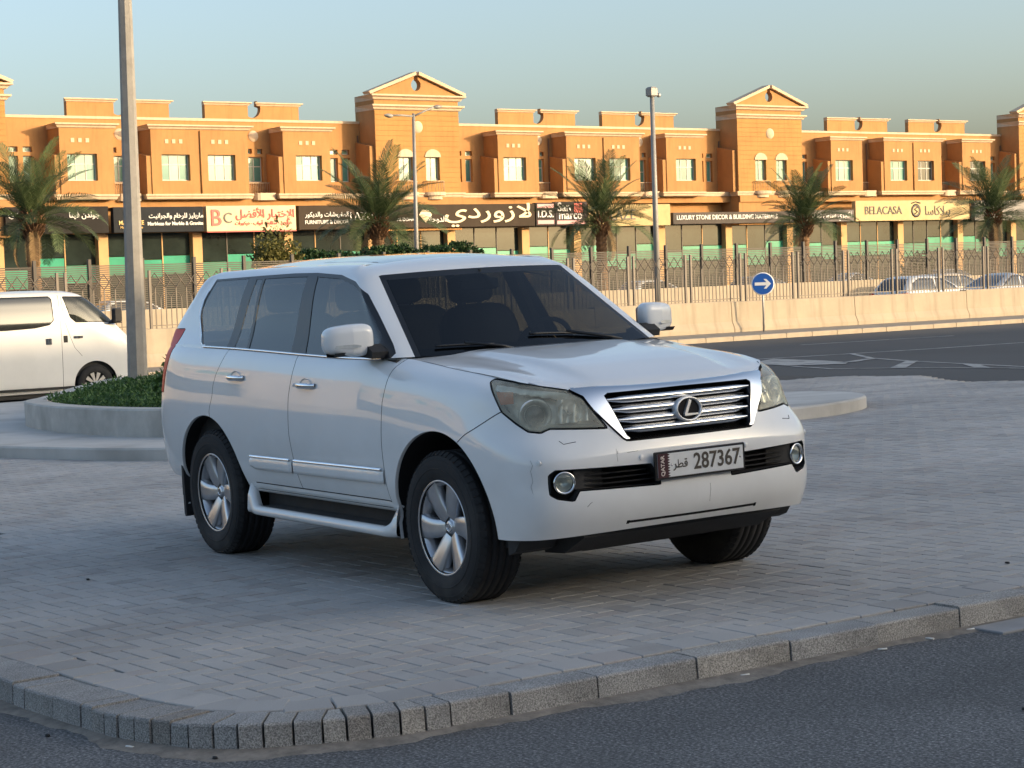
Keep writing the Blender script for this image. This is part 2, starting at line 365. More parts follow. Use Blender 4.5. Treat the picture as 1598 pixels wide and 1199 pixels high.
for (dd, x, y, hx, hy) in paver_list[300:]:
    vs, fs = paver_mesh('p', hx, hy, 0.0025, 0.02); b = len(V); r = RZ+random.gauss(0, 0.006); c_, s_ = math.cos(r), math.sin(r); tx, ty = random.gauss(0, 0.0035), random.gauss(0, 0.0035); dz = random.gauss(0.0045, 0.0006)
    gx = (zplaza(x+0.1, y)-zplaza(x-0.1, y))/0.2; gy = (zplaza(x, y+0.1)-zplaza(x, y-0.1))/0.2; z0 = zplaza(x, y)
    for (u, v, w) in vs:
        X, Y = u*c_-v*s_, u*s_+v*c_; V.append((x+X, y+Y, z0+gx*X+gy*Y+w+dz+u*tx+v*ty))
    F.extend([tuple(b+k for k in f) for f in fs]); A.extend([random.random()]*12)
me = new_mesh('pavers', V, F, M_PAVER); at = me.attributes.new('rnd', 'FLOAT', 'POINT'); at.data.foreach_set('value', np.array(A, dtype=np.float32))
tag(link(bpy.data.objects.new('pavers', me), PLAZA), kind='stuff')

# kerb: granite stones, long on the straight, short round the corner ----------
KERB = tag(MB().add([(1.93, 28, -0.12), (2.04, 28, -0.12), (2.04, -2, -0.12), (1.93, -2, -0.12)], [(0, 1, 2, 3)]).build('kerb', M_JOINT), kind='structure')
def resample(P, n=400):
    P = np.array(P); d = np.r_[0, np.cumsum(np.hypot(*np.diff(P, axis=0).T))]; return d, P
def poly_at(P, d, q): return np.array([np.interp(q, d, P[:, 0]), np.interp(q, d, P[:, 1])])
dO, PO = resample(KERB_OUT); dI, PI_ = resample(KERB_IN)
def closest_in(p):
    best = None
    for i in range(len(KERB_IN)-1):
        a = np.array(KERB_IN[i]); b = np.array(KERB_IN[i+1]); k = np.clip(np.dot(p-a, b-a)/np.dot(b-a, b-a), 0, 1); q = a+k*(b-a); dd = np.linalg.norm(p-q)
        if best is None or dd < best[0]: best = (dd, q)
    return best[1]
breaks = []
y = 12.08
while y > -1.9: breaks.append(30-y); y -= 0.5
q0 = 30+1.833; breaks.append(q0); q = q0+0.27
breaks.append(q); tot = dO[-1]
while q < dO[7]+0.16: q += random.uniform(0.092, 0.118); breaks.append(q)
for L in (0.1, 0.26, 0.28, 0.13, 0.5, 0.5, 0.5, 0.5, 0.5, 0.5, 0.5, 0.5):
    q += L; breaks.append(q)
breaks = sorted(set(b for b in breaks if b < tot))
NRM = None
for a, b in zip(breaks[:-1], breaks[1:]):
    if b-a < 0.03: continue
    gp = 0.004 if b-a > 0.3 else 0.005; pa, pb = poly_at(PO, dO, a+gp), poly_at(PO, dO, b-gp)
    ia, ib = closest_in(pa), closest_in(pb)
    jit = random.gauss(0, 0.003); dz = random.gauss(0, 0.0025)
    oc = (pa+pb)/2; dirn = (pb-pa)/np.linalg.norm(pb-pa); out = np.array([-dirn[1], dirn[0]]);
    if np.dot(out, pa-ia) < 0: out = -out
    pa, pb, ia, ib = pa+out*jit, pb+out*jit, ia-out*0.0, ib-out*0.0
    lift = 0.005+dz; ch = 0.012
    def ringv(pts, z): return [(p[0]-oc[0], p[1]-oc[1], z) for p in pts]
    top = [pa-out*ch, pb-out*ch, ib, ia]
    vs = ringv([pa+out*0.006, pb+out*0.006, ib, ia], -0.16)+ringv([pa, pb, ib, ia], lift-ch*0.8)+ringv([pa-out*ch*0.35, pb-out*ch*0.35, ib, ia], lift-ch*0.25)+ringv(top, lift)
    fs = [(12, 13, 14, 15)]
    for r in range(3):
        for k in range(4): fs.append((r*4+k, r*4+(k+1)%4, (r+1)*4+(k+1)%4, (r+1)*4+k))
    mb = MB().add(vs, fs); o = mb.build('kerb_stone', M_GRANITE, KERB, fix=True); o.location = (oc[0], oc[1], 0)
# soldier course of pavers just inside the kerb
qd = 30-6.0
while qd < dI[-1]-0.3:
    p = poly_at(PI_, dI, qd); p2 = poly_at(PI_, dI, qd+0.01); dirn = (p2-p)/np.linalg.norm(p2-p); inn = np.array([dirn[1], -dirn[0]])
    if np.dot(inn, np.array([-1, 1])) < 0: inn = -inn
    big = random.random() < 0.5; L = 0.2 if big else 0.2
    c = p+dirn*(L/2)+inn*0.105
    vs, fs = paver_mesh('b', L/2-0.003, 0.1-0.003, 0.004, 0.03)
    if qd == 30-6.0: bm_ = new_mesh('border_paver', vs, fs, M_PAVER)
    o = bpy.data.objects.new('border_paver', bm_); link(o, PLAZA); o.location = (c[0], c[1], zplaza(c[0], c[1])+random.gauss(0.0095, 0.0008)); o.rotation_euler = (random.gauss(0, 0.003), random.gauss(0, 0.006), math.atan2(dirn[1], dirn[0]))
    qd += L+0.002
# sand swept into the gutter
M_SAND = mat('gutter_sand', (0.22, 0.195, 0.165), 0.95, var=0.35, vscale=14, bump=0.4, bscale=120)
P = []
N_ = 260
for k in range(N_):
    q = 22+k*(tot-22.2)/N_; p = poly_at(PO, dO, q); p2 = poly_at(PO, dO, q+0.02); d_ = (p2-p)/np.linalg.norm(p2-p); o_ = np.array([-d_[1], d_[0]])
    if np.dot(o_, p-closest_in(p)) < 0: o_ = -o_
    w = 0.065+0.045*math.sin(q*3.1)+0.02*math.sin(q*11.3)+0.012*math.sin(q*37)
    P.append([(p[0]-o_[0]*0.03, p[1]-o_[1]*0.03, -0.086), (p[0]+o_[0]*0.02, p[1]+o_[1]*0.02, -0.088), (p[0]+o_[0]*(0.03+max(w, 0.01)), p[1]+o_[1]*(0.03+max(w, 0.01)), -0.0985)])
tag(MB().grid(P).build('gutter_sand', M_SAND, fix=True), 'strip of pale sand gathered along the foot of the granite kerb', 'sand', kind='stuff')
# concrete crossing slab at the right edge of the near lane
M_SLAB = mat('crossing_slab', (0.30, 0.30, 0.30), 0.8, var=0.15, vscale=5, bump=0.2, bscale=90, dirt=((0.16, 0.15, 0.14), 0.6))
for k, (x0, x1) in enumerate(((2.09, 2.29), (2.295, 2.52))):
    mb = MB(); y0 = 0.62+0.32*k
    for q in range(10):
        mb.cbox((x0, y0+q*0.6, -0.11), (x1, y0+q*0.6+0.595, -0.088), 0.004)
    tag(mb.build('crossing_slab', M_SLAB), kind='structure')
# litter: cigarette ends and dark scraps
M_BUTT = mat('cigarette_paper', (0.75, 0.73, 0.68), 0.9); M_SCRAP = mat('dark_scrap', (0.02, 0.02, 0.02), 0.8)
for k, (x, y, a, lab) in enumerate([(1.40, -3.16, 0.4, 'cigarette end below the short kerb stones, leftmost of the litter in the gutter'), (1.74, -2.92, 1.2, 'cigarette end in the gutter at the bend of the kerb'), (2.13, -0.72, 1.3, 'cigarette end in the gutter below the middle of the long kerb'), (2.15, 0.03, 1.0, 'cigarette end in the gutter right of the middle of the long kerb'), (2.13, 0.33, 0.3, 'cigarette end in the gutter by the joint of two long kerb stones'), (2.11, 0.60, 1.4, 'cigarette end in the gutter next to the crossing slab')]):
    mb = MB(); mb.tube([(-0.02, 0, 0), (0.02, 0, 0)], 0.0048, 8)
    o = mb.build('cigarette_end', M_BUTT); o.location = (x, y, -0.093); o.rotation_euler = (0, 0, a); tag(o, lab, 'litter', 'cigarette ends in the gutter')
for k, (x, y, z, lab) in enumerate([(0.95, -3.33, -0.098, 'small dark pebble on the asphalt left of the short kerb stones'), (1.82, -2.99, -0.098, 'small dark pebble on the asphalt below the bend of the kerb'), (1.35, 1.62, 0.006, 'dark dry leaf on the pavers right of the car bumper'), (-2.4, -1.9, 0.006, 'dark scrap on the pavers left of the rear wheel'), (3.4, -0.4, -0.098, 'dark pebble out on the asphalt in front of the car')]):
    mb = MB(); mb.lathe([(0.0, 0), (0.013, 0.003), (0.010, 0.011), (0.0, 0.013)], n=7)
    o = mb.build('pebble', M_SCRAP); o.location = (x, y, z); o.scale = (1.3, 0.8, 0.9); tag(o, lab, 'pebble', 'dark scraps on the ground')
# ================================================================ island, road, barrier, fences
def ring_prism(P, z0f, z1f, name, m, parent=None, ch=0.015):
    """closed polygon P; wall from z0f(x,y) to z1f(x,y) with a chamfer and a flat top"""
    n = len(P); cx = sum(p[0] for p in P)/n; cy = sum(p[1] for p in P)/n
    def inset(p, k): d = math.hypot(cx-p[0], cy-p[1]); return (p[0]+(cx-p[0])*k/d, p[1]+(cy-p[1])*k/d)
    vs = [(x, y, z0f(x, y)) for x, y in P]+[(x, y, z1f(x, y)-ch) for x, y in P]
    I = [inset(p, ch) for p in P]; vs += [(x, y, z1f(x, y)) for x, y in I]
    fs = []
    for r in range(2):
        for k in range(n): fs.append((r*n+k, r*n+(k+1)%n, (r+1)*n+(k+1)%n, (r+1)*n+k))
    return vs, fs, n, I
def smooth_closed(P, per=8):
    n = len(P); out = []
    for i in range(n):
        p0, p1, p2, p3 = [np.array(P[(i+k-1) % n], float) for k in range(4)]
        for k in range(per):
            t = k/per; out.append(tuple(0.5*((2*p1)+(-p0+p2)*t+(2*p0-5*p1+4*p2-p3)*t*t+(-p0+3*p1-3*p2+p3)*t**3)))
    return out
M_ISL = mat('island_concrete', (0.50, 0.485, 0.455), 0.85, var=0.12, vscale=1.2, bump=0.2, bscale=50, dirt=((0.25, 0.235, 0.21), 0.6), dscale=0.9)
M_RING = mat('planter_concrete', (0.48, 0.46, 0.42), 0.85, var=0.16, vscale=3.0, bump=0.3, bscale=45, dirt=((0.26, 0.24, 0.21), 0.55), dscale=1.6)
ISL = smooth_closed([(-30, -3.4), (-20, -0.8), (-13.6, 1.26), (-10.8, 1.95), (-8.6, 3.5), (-7.2, 5.5), (-6.95, 7.3), (-7.35, 8.4), (-8.3, 9.25), (-10, 9.9), (-13, 10.2), (-17, 9.9), (-22, 8.9), (-24.5, 7), (-23.5, 5), (-22.0, 3.7), (-26, 1.0), (-30, -0.5)], 6)
vs, fs, n, I = ring_prism(ISL, lambda x, y: zplaza(x, y)-0.05, lambda x, y: zplaza(x, y)+0.135, 'i', M_ISL, ch=0.02)
bm = bmesh.new(); bv = [bm.verts.new(v) for v in vs]
for f in fs: bm.faces.new([bv[k] for k in f])
top = bm.faces.new([bv[2*n+k] for k in range(n)])
bmesh.ops.triangulate(bm, faces=[top]); 
for it in range(3):
    le = [e for e in bm.edges if e.calc_length() > 1.0 and all(v.index >= 0 for v in e.verts)]
    if le: bmesh.ops.subdivide_edges(bm, edges=le, cuts=1, use_grid_fill=False); bmesh.ops.triangulate(bm, faces=[f for f in bm.faces if len(f.verts) > 4])
bmesh.ops.recalc_face_normals(bm, faces=bm.faces)
me = bpy.data.meshes.new('island'); bm.to_mesh(me); bm.free(); me.materials.append(M_ISL)
tag(link(bpy.data.objects.new('traffic_island', me)), kind='structure')
# planter ring
RP = smooth_closed([(-18.15, 3.3), (-17.5, 2.88), (-16.4, 2.68), (-15, 2.64), (-13, 2.78), (-11.5, 3.3), (-10.6, 4.3), (-10.6, 5.8), (-11.6, 7.2), (-14, 8.2), (-18, 8.6), (-22, 8.4), (-23, 7.4), (-22.4, 6.0), (-21, 5.0), (-19.7, 4.2), (-18.8, 3.7)], 6)
def offset_in(P, d):
    out = []; n = len(P)
    for i in range(n):
        a = np.array(P[i-1]); b = np.array(P[(i+1) % n]); t = (b-a)/np.linalg.norm(b-a); nrm = np.array([-t[1], t[0]]); out.append(tuple(np.array(P[i])+nrm*d))
    return out
area = sum(RP[i][0]*RP[(i+1) % len(RP)][1]-RP[(i+1) % len(RP)][0]*RP[i][1] for i in range(len(RP)))
sg = 1 if area > 0 else -1
RI = offset_in(RP, 0.30*sg); n = len(RP)
zt0 = lambda x, y: zplaza(x, y)+0.10; zt1 = lambda x, y: zplaza(x, y)+0.455
rings = [([p for p in RP], zt0, 0), ([p for p in RP], zt1, -0.02), (offset_in(RP, 0.02*sg), zt1, 0), (offset_in(RP, 0.285*sg), zt1, 0), (RI, zt1, -0.015), (RI, zt1, -0.12)]
vs = [(x, y, zf(x, y)+dz) for Pp, zf, dz in rings for x, y in Pp]; fs = [(r*n+k, r*n+(k+1) % n, (r+1)*n+(k+1) % n, (r+1)*n+k) for r in range(5) for k in range(n)]
PL = thing('planter', 'curved pale concrete planter with green ground cover on the island behind the car', 'planter', Matrix.Identity(4))
MB().add(vs, fs).build('planter_wall', M_RING, PL, fix=True)
M_SOIL = mat('soil', (0.07, 0.05, 0.035), 0.95, var=0.4, vscale=8)
MB().add([(x, y, zt1(x, y)-0.1) for x, y in RI], [tuple(range(n))]).build('soil', M_SOIL, PL, fix=True)
def leaf_mat(name, c1, c2, rough=0.55, trans=0.25):
    m = bpy.data.materials.new(name); m.use_nodes = True; N, L = nt(m); b = N['Principled BSDF']; b.inputs['Roughness'].default_value = rough; b.inputs['Specular IOR Level'].default_value = 0.3
    at = N.new('ShaderNodeAttribute'); at.attribute_name = 'rnd'; r = ramp_node(N, [(0.0, c1), (1.0, c2)]); L.new(at.outputs['Fac'], r.inputs[0]); L.new(r.outputs[0], b.inputs['Base Color'])
    tl = N.new('ShaderNodeBsdfTranslucent'); L.new(r.outputs[0], tl.inputs[0]); mx = N.new('ShaderNodeMixShader'); mx.inputs[0].default_value = trans
    L.new(b.outputs[0], mx.inputs[1]); L.new(tl.outputs[0], mx.inputs[2]); L.new(mx.outputs[0], N['Material Output'].inputs[0]); return m
def leaves(name, pts, size, m, parent=None, M=None, kind=None, up=0.4, aspect=0.5, two=False):
    """many small leaf quads (folded) at pts; size may vary"""
    V, F, A = [], [], []
    for p in pts:
        s = size*random.uniform(0.6, 1.3); d = Vector((random.gauss(0, 1), random.gauss(0, 1), random.gauss(up, 0.8))).normalized(); w = d.orthogonal().normalized(); w.rotate(Matrix.Rotation(random.uniform(0, 6.28), 3, d)); q = Vector(p); nn = d.cross(w)
        b = len(V); V += [q, q+d*s*0.5+w*s*aspect*0.5+nn*s*0.08, q+d*s, q+d*s*0.5-w*s*aspect*0.5+nn*s*0.08]; F += [(b, b+1, b+2), (b, b+2, b+3)]; A += [random.random()]*4
    me = new_mesh(name, V, F, m); at = me.attributes.new('rnd', 'FLOAT', 'POINT'); at.data.foreach_set('value', np.array(A, dtype=np.float32))
    o = link(bpy.data.objects.new(name, me), parent)
    if M is not None:
        if parent is None: o.matrix_world = M
        else: o.matrix_local = M
    if kind: tag(o, kind=kind)
    return o
M_LEAF = leaf_mat('ground_cover_leaf', (0.028, 0.07, 0.02), (0.08, 0.16, 0.05)); M_LEAFY = leaf_mat('shrub_leaf', (0.02, 0.055, 0.012), (0.07, 0.13, 0.03))
pts = []
while len(pts) < 30000:
    x = random.uniform(-23, -11); y = random.uniform(2.7, 8.3)
    if not in_poly(x, y, RI): continue
    hump = 0.01+0.06*abs(math.sin(x*1.9+y)*math.cos(y*1.7-x*0.6))+0.06*sstep(-16, -13, x)
    pts.append((x, y, zt1(x, y)-0.08+random.random()**0.6*(hump+0.08)))
leaves('ground_cover', pts, 0.075, M_LEAF, PL, kind='stuff', aspect=0.4)
# leafy shrub in the planter beside the tail lamp
def shrub(name, label, M, rx, ry, rz, nleaf, size, m, group=None, nst=7, lumps=9):
    t = thing(name, label, 'shrub', M, group); mb = MB()
    Ls = [(random.uniform(-0.6, 0.6)*rx, random.uniform(-0.6, 0.6)*ry, random.uniform(0.35, 0.85)*rz, random.uniform(0.35, 0.6)) for _ in range(lumps)]
    for (x, y, z, r) in Ls[:nst]: mb.tube([(x*0.1, y*0.1, -0.1), (x*0.6, y*0.6, z*0.5), (x, y, z)], [0.02*rz+0.005, 0.012*rz+0.004, 0.004], 5)
    mb.build('stems', M_BARK, t); pts = []
    for _ in range(nleaf):
        (x, y, z, r) = random.choice(Ls); d = Vector((random.gauss(0, 1), random.gauss(0, 1), random.gauss(0, 1))).normalized()*(random.random()**0.45)*r
        pts.append((x+d.x*rx, y+d.y*ry, max(0.02, z+d.z*rz*0.8)))
    leaves('foliage', pts, size, m, t, aspect=0.6, kind='stuff'); return t
M_BARK = mat('bark', (0.13, 0.09, 0.06), 0.9, var=0.3, vscale=12, bump=0.5, bscale=30)
shrub('leafy_shrub', 'broad-leaved green shrub in the planter beside the red tail lamp', Matrix.Translation((-14.9, 4.05, zt1(-14.9, 4.05)-0.1)), 0.42, 0.35, 0.52, 900, 0.10, M_LEAFY)
# concrete lamp pole in the planter
M_POLE = mat('pole_concrete', (0.30, 0.28, 0.25), 0.85, var=0.14, vscale=6, bump=0.3, bscale=60, dirt=((0.24, 0.23, 0.21), 0.5), dscale=2)
mb = MB(); prof = []
for k in range(13):
    z = 9.2*k/12; r = 0.158-0.0085*z
    prof.append((r, z))
mb.lathe(prof, n=8, smooth=False)
pole = mb.build('lamp_pole', M_POLE, M=MS @ Matrix.Translation(MS.inverted() @ Vector((-21.5, 6.075, 0.0))) @ Matrix.Rotation(R_(.55), 4, 'Y') @ Matrix.Rotation(R_(16), 4, 'Z'), fix=True)
tag(pole, 'tall tapering eight-sided concrete pole rising out of the planter behind the white van nose', 'pole')

# road markings -------------------------------------------------------------
M_PAINT = mat('road_paint', (0.34, 0.34, 0.33), 0.8, var=0.25, vscale=4, dirt=((0.08, 0.08, 0.085), 0.9), dscale=2.2)
def stripe(pts, w, name='road_marking', h=0.005):
    P = []
    for i, p in enumerate(pts):
        a = np.array(pts[max(0, i-1)]); b = np.array(pts[min(len(pts)-1, i+1)]); t = (b-a)/np.linalg.norm(b-a); nn = np.array([-t[1], t[0]])*w/2; p = np.array(p); P.append([(*(p+nn), h), (*(p-nn), h)])
    o = MB().grid(P, smooth=False).build(name, M_PAINT, ROAD, fix=True); return o
stripe([(14, 33.9), (24, 33.0), (31.04, 32.41), (33.07, 32.07), (35.48, 31.78), (38.63, 31.62), (60, 30.5)], 0.17)
stripe([(36.48, 36.9), (41.65, 36.45)], 0.15); stripe([(45.5, 36.2), (50.5, 35.8)], 0.15); stripe([(27, 37.6), (32, 37.2)], 0.15)
stripe([(33.2, 32.0), (31.8, 30.09), (31.05, 28.21), (30.66, 26.66), (30.14, 24.68), (29.6, 22.5)], 0.14, h=0.007)
stripe([(28.77, 29.35), (28.38, 27.87), (29.0, 26.79), (29.6, 25.27), (29.75, 23.3)], 0.14, h=0.009)
for pts in ([(28.97, 26.93), (29.04, 26.61), (31.2, 28.24), (30.95, 28.36)], [(30.51, 26.5), (30.58, 26.2), (29.65, 25.07), (29.59, 25.42)], [(30.9, 32.1), (30.64, 30.31), (30.3, 29.3), (29.81, 28.91), (28.9, 29.6), (29.3, 31.2)], [(30.2, 29.4), (31.59, 30.0), (31.7, 29.8), (30.3, 29.2)]):
    MB().add([(x, y, 0.011) for x, y in pts], [tuple(range(len(pts)))]).build('road_marking', M_PAINT, ROAD, fix=True)
# far kerb + verge
M_CREAM = mat('cream_stone', (0.42, 0.35, 0.26), 0.85, var=0.12, vscale=2.5, bump=0.2, bscale=40)
M_VERGE = mat('verge_paving', (0.26, 0.235, 0.20), 0.9, var=0.18, vscale=3, bump=0.2, bscale=30)
FK = tag(MB().add([(-60, 41.05, 0.10), (200, 41.05, 0.10), (200, 44.1, 0.115), (-60, 44.1, 0.115)], [(0, 1, 2, 3)]).build('far_verge', M_VERGE, M=MS), kind='structure')
ks = MB().cbox((0.004, -0.15, -0.05), (0.986, 0.0, 0.13), 0.02).mesh('far_kerb_stone', M_CREAM)
for k in range(14, 62):
    o = link(bpy.data.objects.new('far_kerb_stone', ks), FK); o.location = (k, 41.15, random.gauss(0, 0.003))
# barrier wall in cast sections, top slightly stepped
def streak_mat(name, col, dark, vsc=1.2, amount=0.55):
    m = mat(name, col, 0.9, var=0.10, vscale=vsc, bump=0.15, bscale=25); N, L = nt(m); b = N['Principled BSDF']; src = b.inputs['Base Color'].links[0].from_socket
    tc = N.new('ShaderNodeTexCoord'); mp = N.new('ShaderNodeMapping'); mp.inputs['Scale'].default_value = (3.2, 1, 0.35); L.new(tc.outputs['Object'], mp.inputs[0]); n = N.new('ShaderNodeTexNoise'); n.inputs['Scale'].default_value = 1.6; n.inputs['Detail'].default_value = 7; L.new(mp.outputs[0], n.inputs['Vector'])
    r = N.new('ShaderNodeMapRange'); r.inputs[1].default_value = 0.5; r.inputs[2].default_value = 0.75; r.inputs[4].default_value = amount; L.new(n.outputs['Fac'], r.inputs[0])
    mx = N.new('ShaderNodeMix'); mx.data_type = 'RGBA'; L.new(r.outputs[0], mx.inputs[0]); L.new(src, mx.inputs[6]); mx.inputs[7].default_value = (*dark, 1); L.new(mx.outputs[2], b.inputs['Base Color']); return m
M_BARR = streak_mat('barrier_concrete', (0.43, 0.355, 0.26), (0.27, 0.22, 0.155))
BW = thing('barrier_wall', 'long cream concrete barrier wall with cast joints carrying the railing across the road', 'wall', MS)
prof = [(0.0, 0.10), (0.0, 0.22), (0.10, 0.42), (0.13, 0.98), (0.15, 1.0), (0.40, 1.0), (0.42, 0.98), (0.42, 0.10)]
s0 = 5.0
for k in range(12):
    Ls = 5.1; dz = 0.02*math.sin(k*2.3)
    mb = MB(); mb.prism([(t, h+(dz if h > 0.9 else 0)) for t, h in prof], 0.012, Ls-0.012, lambda u, v, d: (d, u, v))
    o = mb.build('wall_section', M_BARR, BW, fix=True); o.location = (s0+k*Ls, 43.85, 0)
# railing on the wall ---------------------------------------------------------
M_RAIL = mat('railing_paint', (0.17, 0.135, 0.10), 0.5, metal=0.0, var=0.15, vscale=5)
RL = thing('railing', 'beige metal railing with a crossed diamond top along the barrier wall', 'railing', MS)
PIT = 2.135
postm = MB().cbox((-0.03, -0.03, 0), (0.03, 0.03, 1.4), 0.006).mesh('post', M_RAIL)
barm = MB().box((-0.011, -0.011, 0), (0.011, 0.011, 0.97)).mesh('bar', M_RAIL); sbar = MB().box((-0.009, -0.009, 0), (0.009, 0.009, 0.74)).mesh('short_bar', M_RAIL)
W0 = PIT-0.21; nb = 7; sp = W0/nb
zz = MB()
for k in range(nb):
    x0 = k*sp
    for (a, b) in (((x0, 0.97), (x0+sp/2, 1.15)), ((x0+sp/2, 1.15), (x0+sp, 0.97)), ((x0, 1.15+0.01), (x0+sp/2, 1.33)), ((x0+sp/2, 1.33), (x0+sp, 1.16))):
        pass
for k in range(nb):
    x0 = k*sp
    zz.tube([(x0, 0, 1.15), (x0+sp/2, 0, 1.33), (x0+sp, 0, 1.15)], 0.0145, 4, smooth=False)
    zz.tube([(x0, 0.002, 1.15), (x0+sp/2, 0.002, 0.97), (x0+sp, 0.002, 1.15)], 0.0145, 4, smooth=False)
    zz.tube([(x0, 0, 0.74), (x0+sp/4, 0, 0.84), (x0+sp/2, 0, 0.88), (x0+3*sp/4, 0, 0.84), (x0+sp, 0, 0.74)], 0.007, 4, smooth=False)
zz.box((0, -0.012, 0.07), (W0, 0.012, 0.095))
zzm = zz.mesh('diamond_top', M_RAIL)
p0 = 36.9-PIT*9
for k in range(21):
    s = p0+k*PIT
    for dx in (0.0, 0.21):
        o = link(bpy.data.objects.new('post', postm), RL); o.location = (s+dx, 44.06, 1.0)
    o = link(bpy.data.objects.new('diamond_top', zzm), RL); o.location = (s+0.21, 44.06, 1.0)
    for j in range(nb):
        o = link(bpy.data.objects.new('bar', barm), RL); o.location = (s+0.21+(j+0.5)*sp, 44.06, 1.0)
        if j: o = link(bpy.data.objects.new('short_bar', sbar), RL); o.location = (s+0.21+j*sp, 44.06, 1.0)
# keep-right sign ---------------------------------------------------------------
M_BLUE = mat('sign_blue', (0.015, 0.10, 0.42), 0.4); M_SWHITE = mat('sign_white', (0.8, 0.8, 0.8), 0.45); M_STEEL = mat('galvanised', (0.42, 0.42, 0.41), 0.5, metal=0.6, var=0.15, vscale=8); M_SBACK = mat('sign_back', (0.3, 0.3, 0.3), 0.5, metal=0.5)
SG = thing('traffic_sign', 'round blue sign with a white right-pointing arrow on a thin post by the far kerb', 'sign', street_M(41.33, 43.3, 0.11, R_(-38)))
MB().tube([(0, 0, 0), (0, 0, 1.62)], 0.03, 10).build('post', M_STEEL, SG)
RX = Matrix.Translation((0, -0.045, 1.38)) @ Matrix.Rotation(R_(90), 4, 'X')
MB().lathe([(0.0, 0.0), (0.335, 0.0), (0.335, 0.012), (0.30, 0.0125), (0.0, 0.0125)], RX, 40).build('disc', M_SWHITE, SG, fix=True)
MB().lathe([(0.305, 0.013), (0.0, 0.0155)], RX, 40).build('blue_face', M_BLUE, SG, fix=True)
ar = [(-0.235, -0.045), (0.10, -0.045), (0.02, -0.14), (0.10, -0.14), (0.235, 0.0), (0.10, 0.14), (0.02, 0.14), (0.10, 0.045), (-0.235, 0.045)]
mb = MB(); mb.prism(ar, -0.063, -0.066, lambda u, v, d: (u, d, 1.38+v)); mb.build('arrow', M_SWHITE, SG, fix=True)
# second fence: low cream wall with a slatted screen -----------------------------
M_SCREEN = mat('screen_paint', (0.07, 0.056, 0.042), 0.6)
LW = MB().cbox((-30, 0, -0.05), (150, 0.2, 1.33), 0.01).build('low_wall', M_BARR, M=street_M(0, 55)); tag(LW, 'low cream wall under the slatted screen on the far side of the car lane', 'wall')
SF = thing('slatted_screen', 'brown screen fence of fine horizontal slats on the low wall in front of the shops', 'fence', street_M(0, 55, 1.33))
sl = MB()
for k in range(22): sl.box((0.05, 0.09, 0.04+k*0.06), (1.65, 0.102, 0.074+k*0.06))
slm = sl.mesh('slat_panel', M_SCREEN); pm_ = MB().cbox((-0.045, 0.03, 0), (0.045, 0.13, 1.52), 0.006).mesh('post', M_SCREEN)
for k in range(56):
    s = -1.2+k*1.70+10
    o = link(bpy.data.objects.new('slat_panel', slm), SF); o.location = (s, 0, 0); tag(o, kind='stuff')
    o = link(bpy.data.objects.new('post', pm_), SF); o.location = (s, 0, 0)
# ================================================================ terrace of shops
def stucco_mat(name, col):
    return streak_mat(name, col, (col[0]*0.74, col[1]*0.70, col[2]*0.68), 0.9, 0.5)
M_STUC = stucco_mat('orange_stucco', (0.405, 0.208, 0.076)); M_STUC2 = stucco_mat('ochre_coursing', (0.41, 0.213, 0.066)); M_TRIM = stucco_mat('cream_trim', (0.58, 0.445, 0.305))
M_WFR = mat('window_frame', (0.50, 0.49, 0.43), 0.5); M_SHOPFR = mat('shop_column', (0.55, 0.33, 0.15), 0.85, var=0.1, vscale=1)
M_WGL = []
for k, (c, r) in enumerate((((0.10, 0.25, 0.205), 0.16), ((0.07, 0.18, 0.165), 0.12), ((0.19, 0.31, 0.225), 0.22), ((0.045, 0.05, 0.045), 0.1))):
    m = mat('window_glass_%s' % 'abcd'[k], c, r, var=0.12, vscale=0.8); M_WGL.append(m)
M_SHOPD = mat('shop_glass_dark', (0.018, 0.026, 0.022), 0.08, var=0.5, vscale=0.7); M_SHOPG = mat('shop_glass_green', (0.055, 0.30, 0.19), 0.12, var=0.25, vscale=0.5)
M_SIGNW = mat('letter_white', (0.75, 0.73, 0.68), 0.5); M_GOLD = mat('letter_gold', (0.62, 0.38, 0.08), 0.4); M_RED = mat('letter_red', (0.55, 0.06, 0.04), 0.5); M_PINK = mat('letter_pink', (0.62, 0.27, 0.27), 0.5); M_CREAML = mat('letter_cream', (0.72, 0.58, 0.36), 0.5); M_DARKL = mat('letter_dark', (0.06, 0.05, 0.04), 0.5)
M_BAL = mat('balcony_rail', (0.42, 0.30, 0.19), 0.6); M_PIPE = mat('downpipe', (0.16, 0.09, 0.05), 0.6)
TW = 101.2; TBAY = 99.75; TTOW = 99.5
LMOD = 28.3; TC0 = 67.7
BL = thing('shop_terrace', 'long two-storey orange terrace of shops with gabled towers and cream cornices', 'building', MS)
def wall_holes(mb, s0, s1, h0, h1, t, holes, depth=0.28):
    """front face (towards -t) of a wall with rectangular openings and their reveals"""
    xs = sorted({s0, s1, *[v for a in holes for v in a[:2]]}); hs = sorted({h0, h1, *[v for a in holes for v in a[2:]]})
    for i in range(len(xs)-1):
        for j in range(len(hs)-1):
            cx, cy = (xs[i]+xs[i+1])/2, (hs[j]+hs[j+1])/2
            if any(a[0] < cx < a[1] and a[2] < cy < a[3] for a in holes): continue
            mb.add([(xs[i], t, hs[j]), (xs[i+1], t, hs[j]), (xs[i+1], t, hs[j+1]), (xs[i], t, hs[j+1])], [(0, 1, 2, 3)])
    for (a, b, c, d) in holes:
        e = t+depth
        mb.add([(a, t, c), (b, t, c), (b, t, d), (a, t, d), (a, e, c), (b, e, c), (b, e, d), (a, e, d)], [(0, 4, 5, 1), (1, 5, 6, 2), (2, 6, 7, 3), (3, 7, 4, 0)])
WMESH = {}
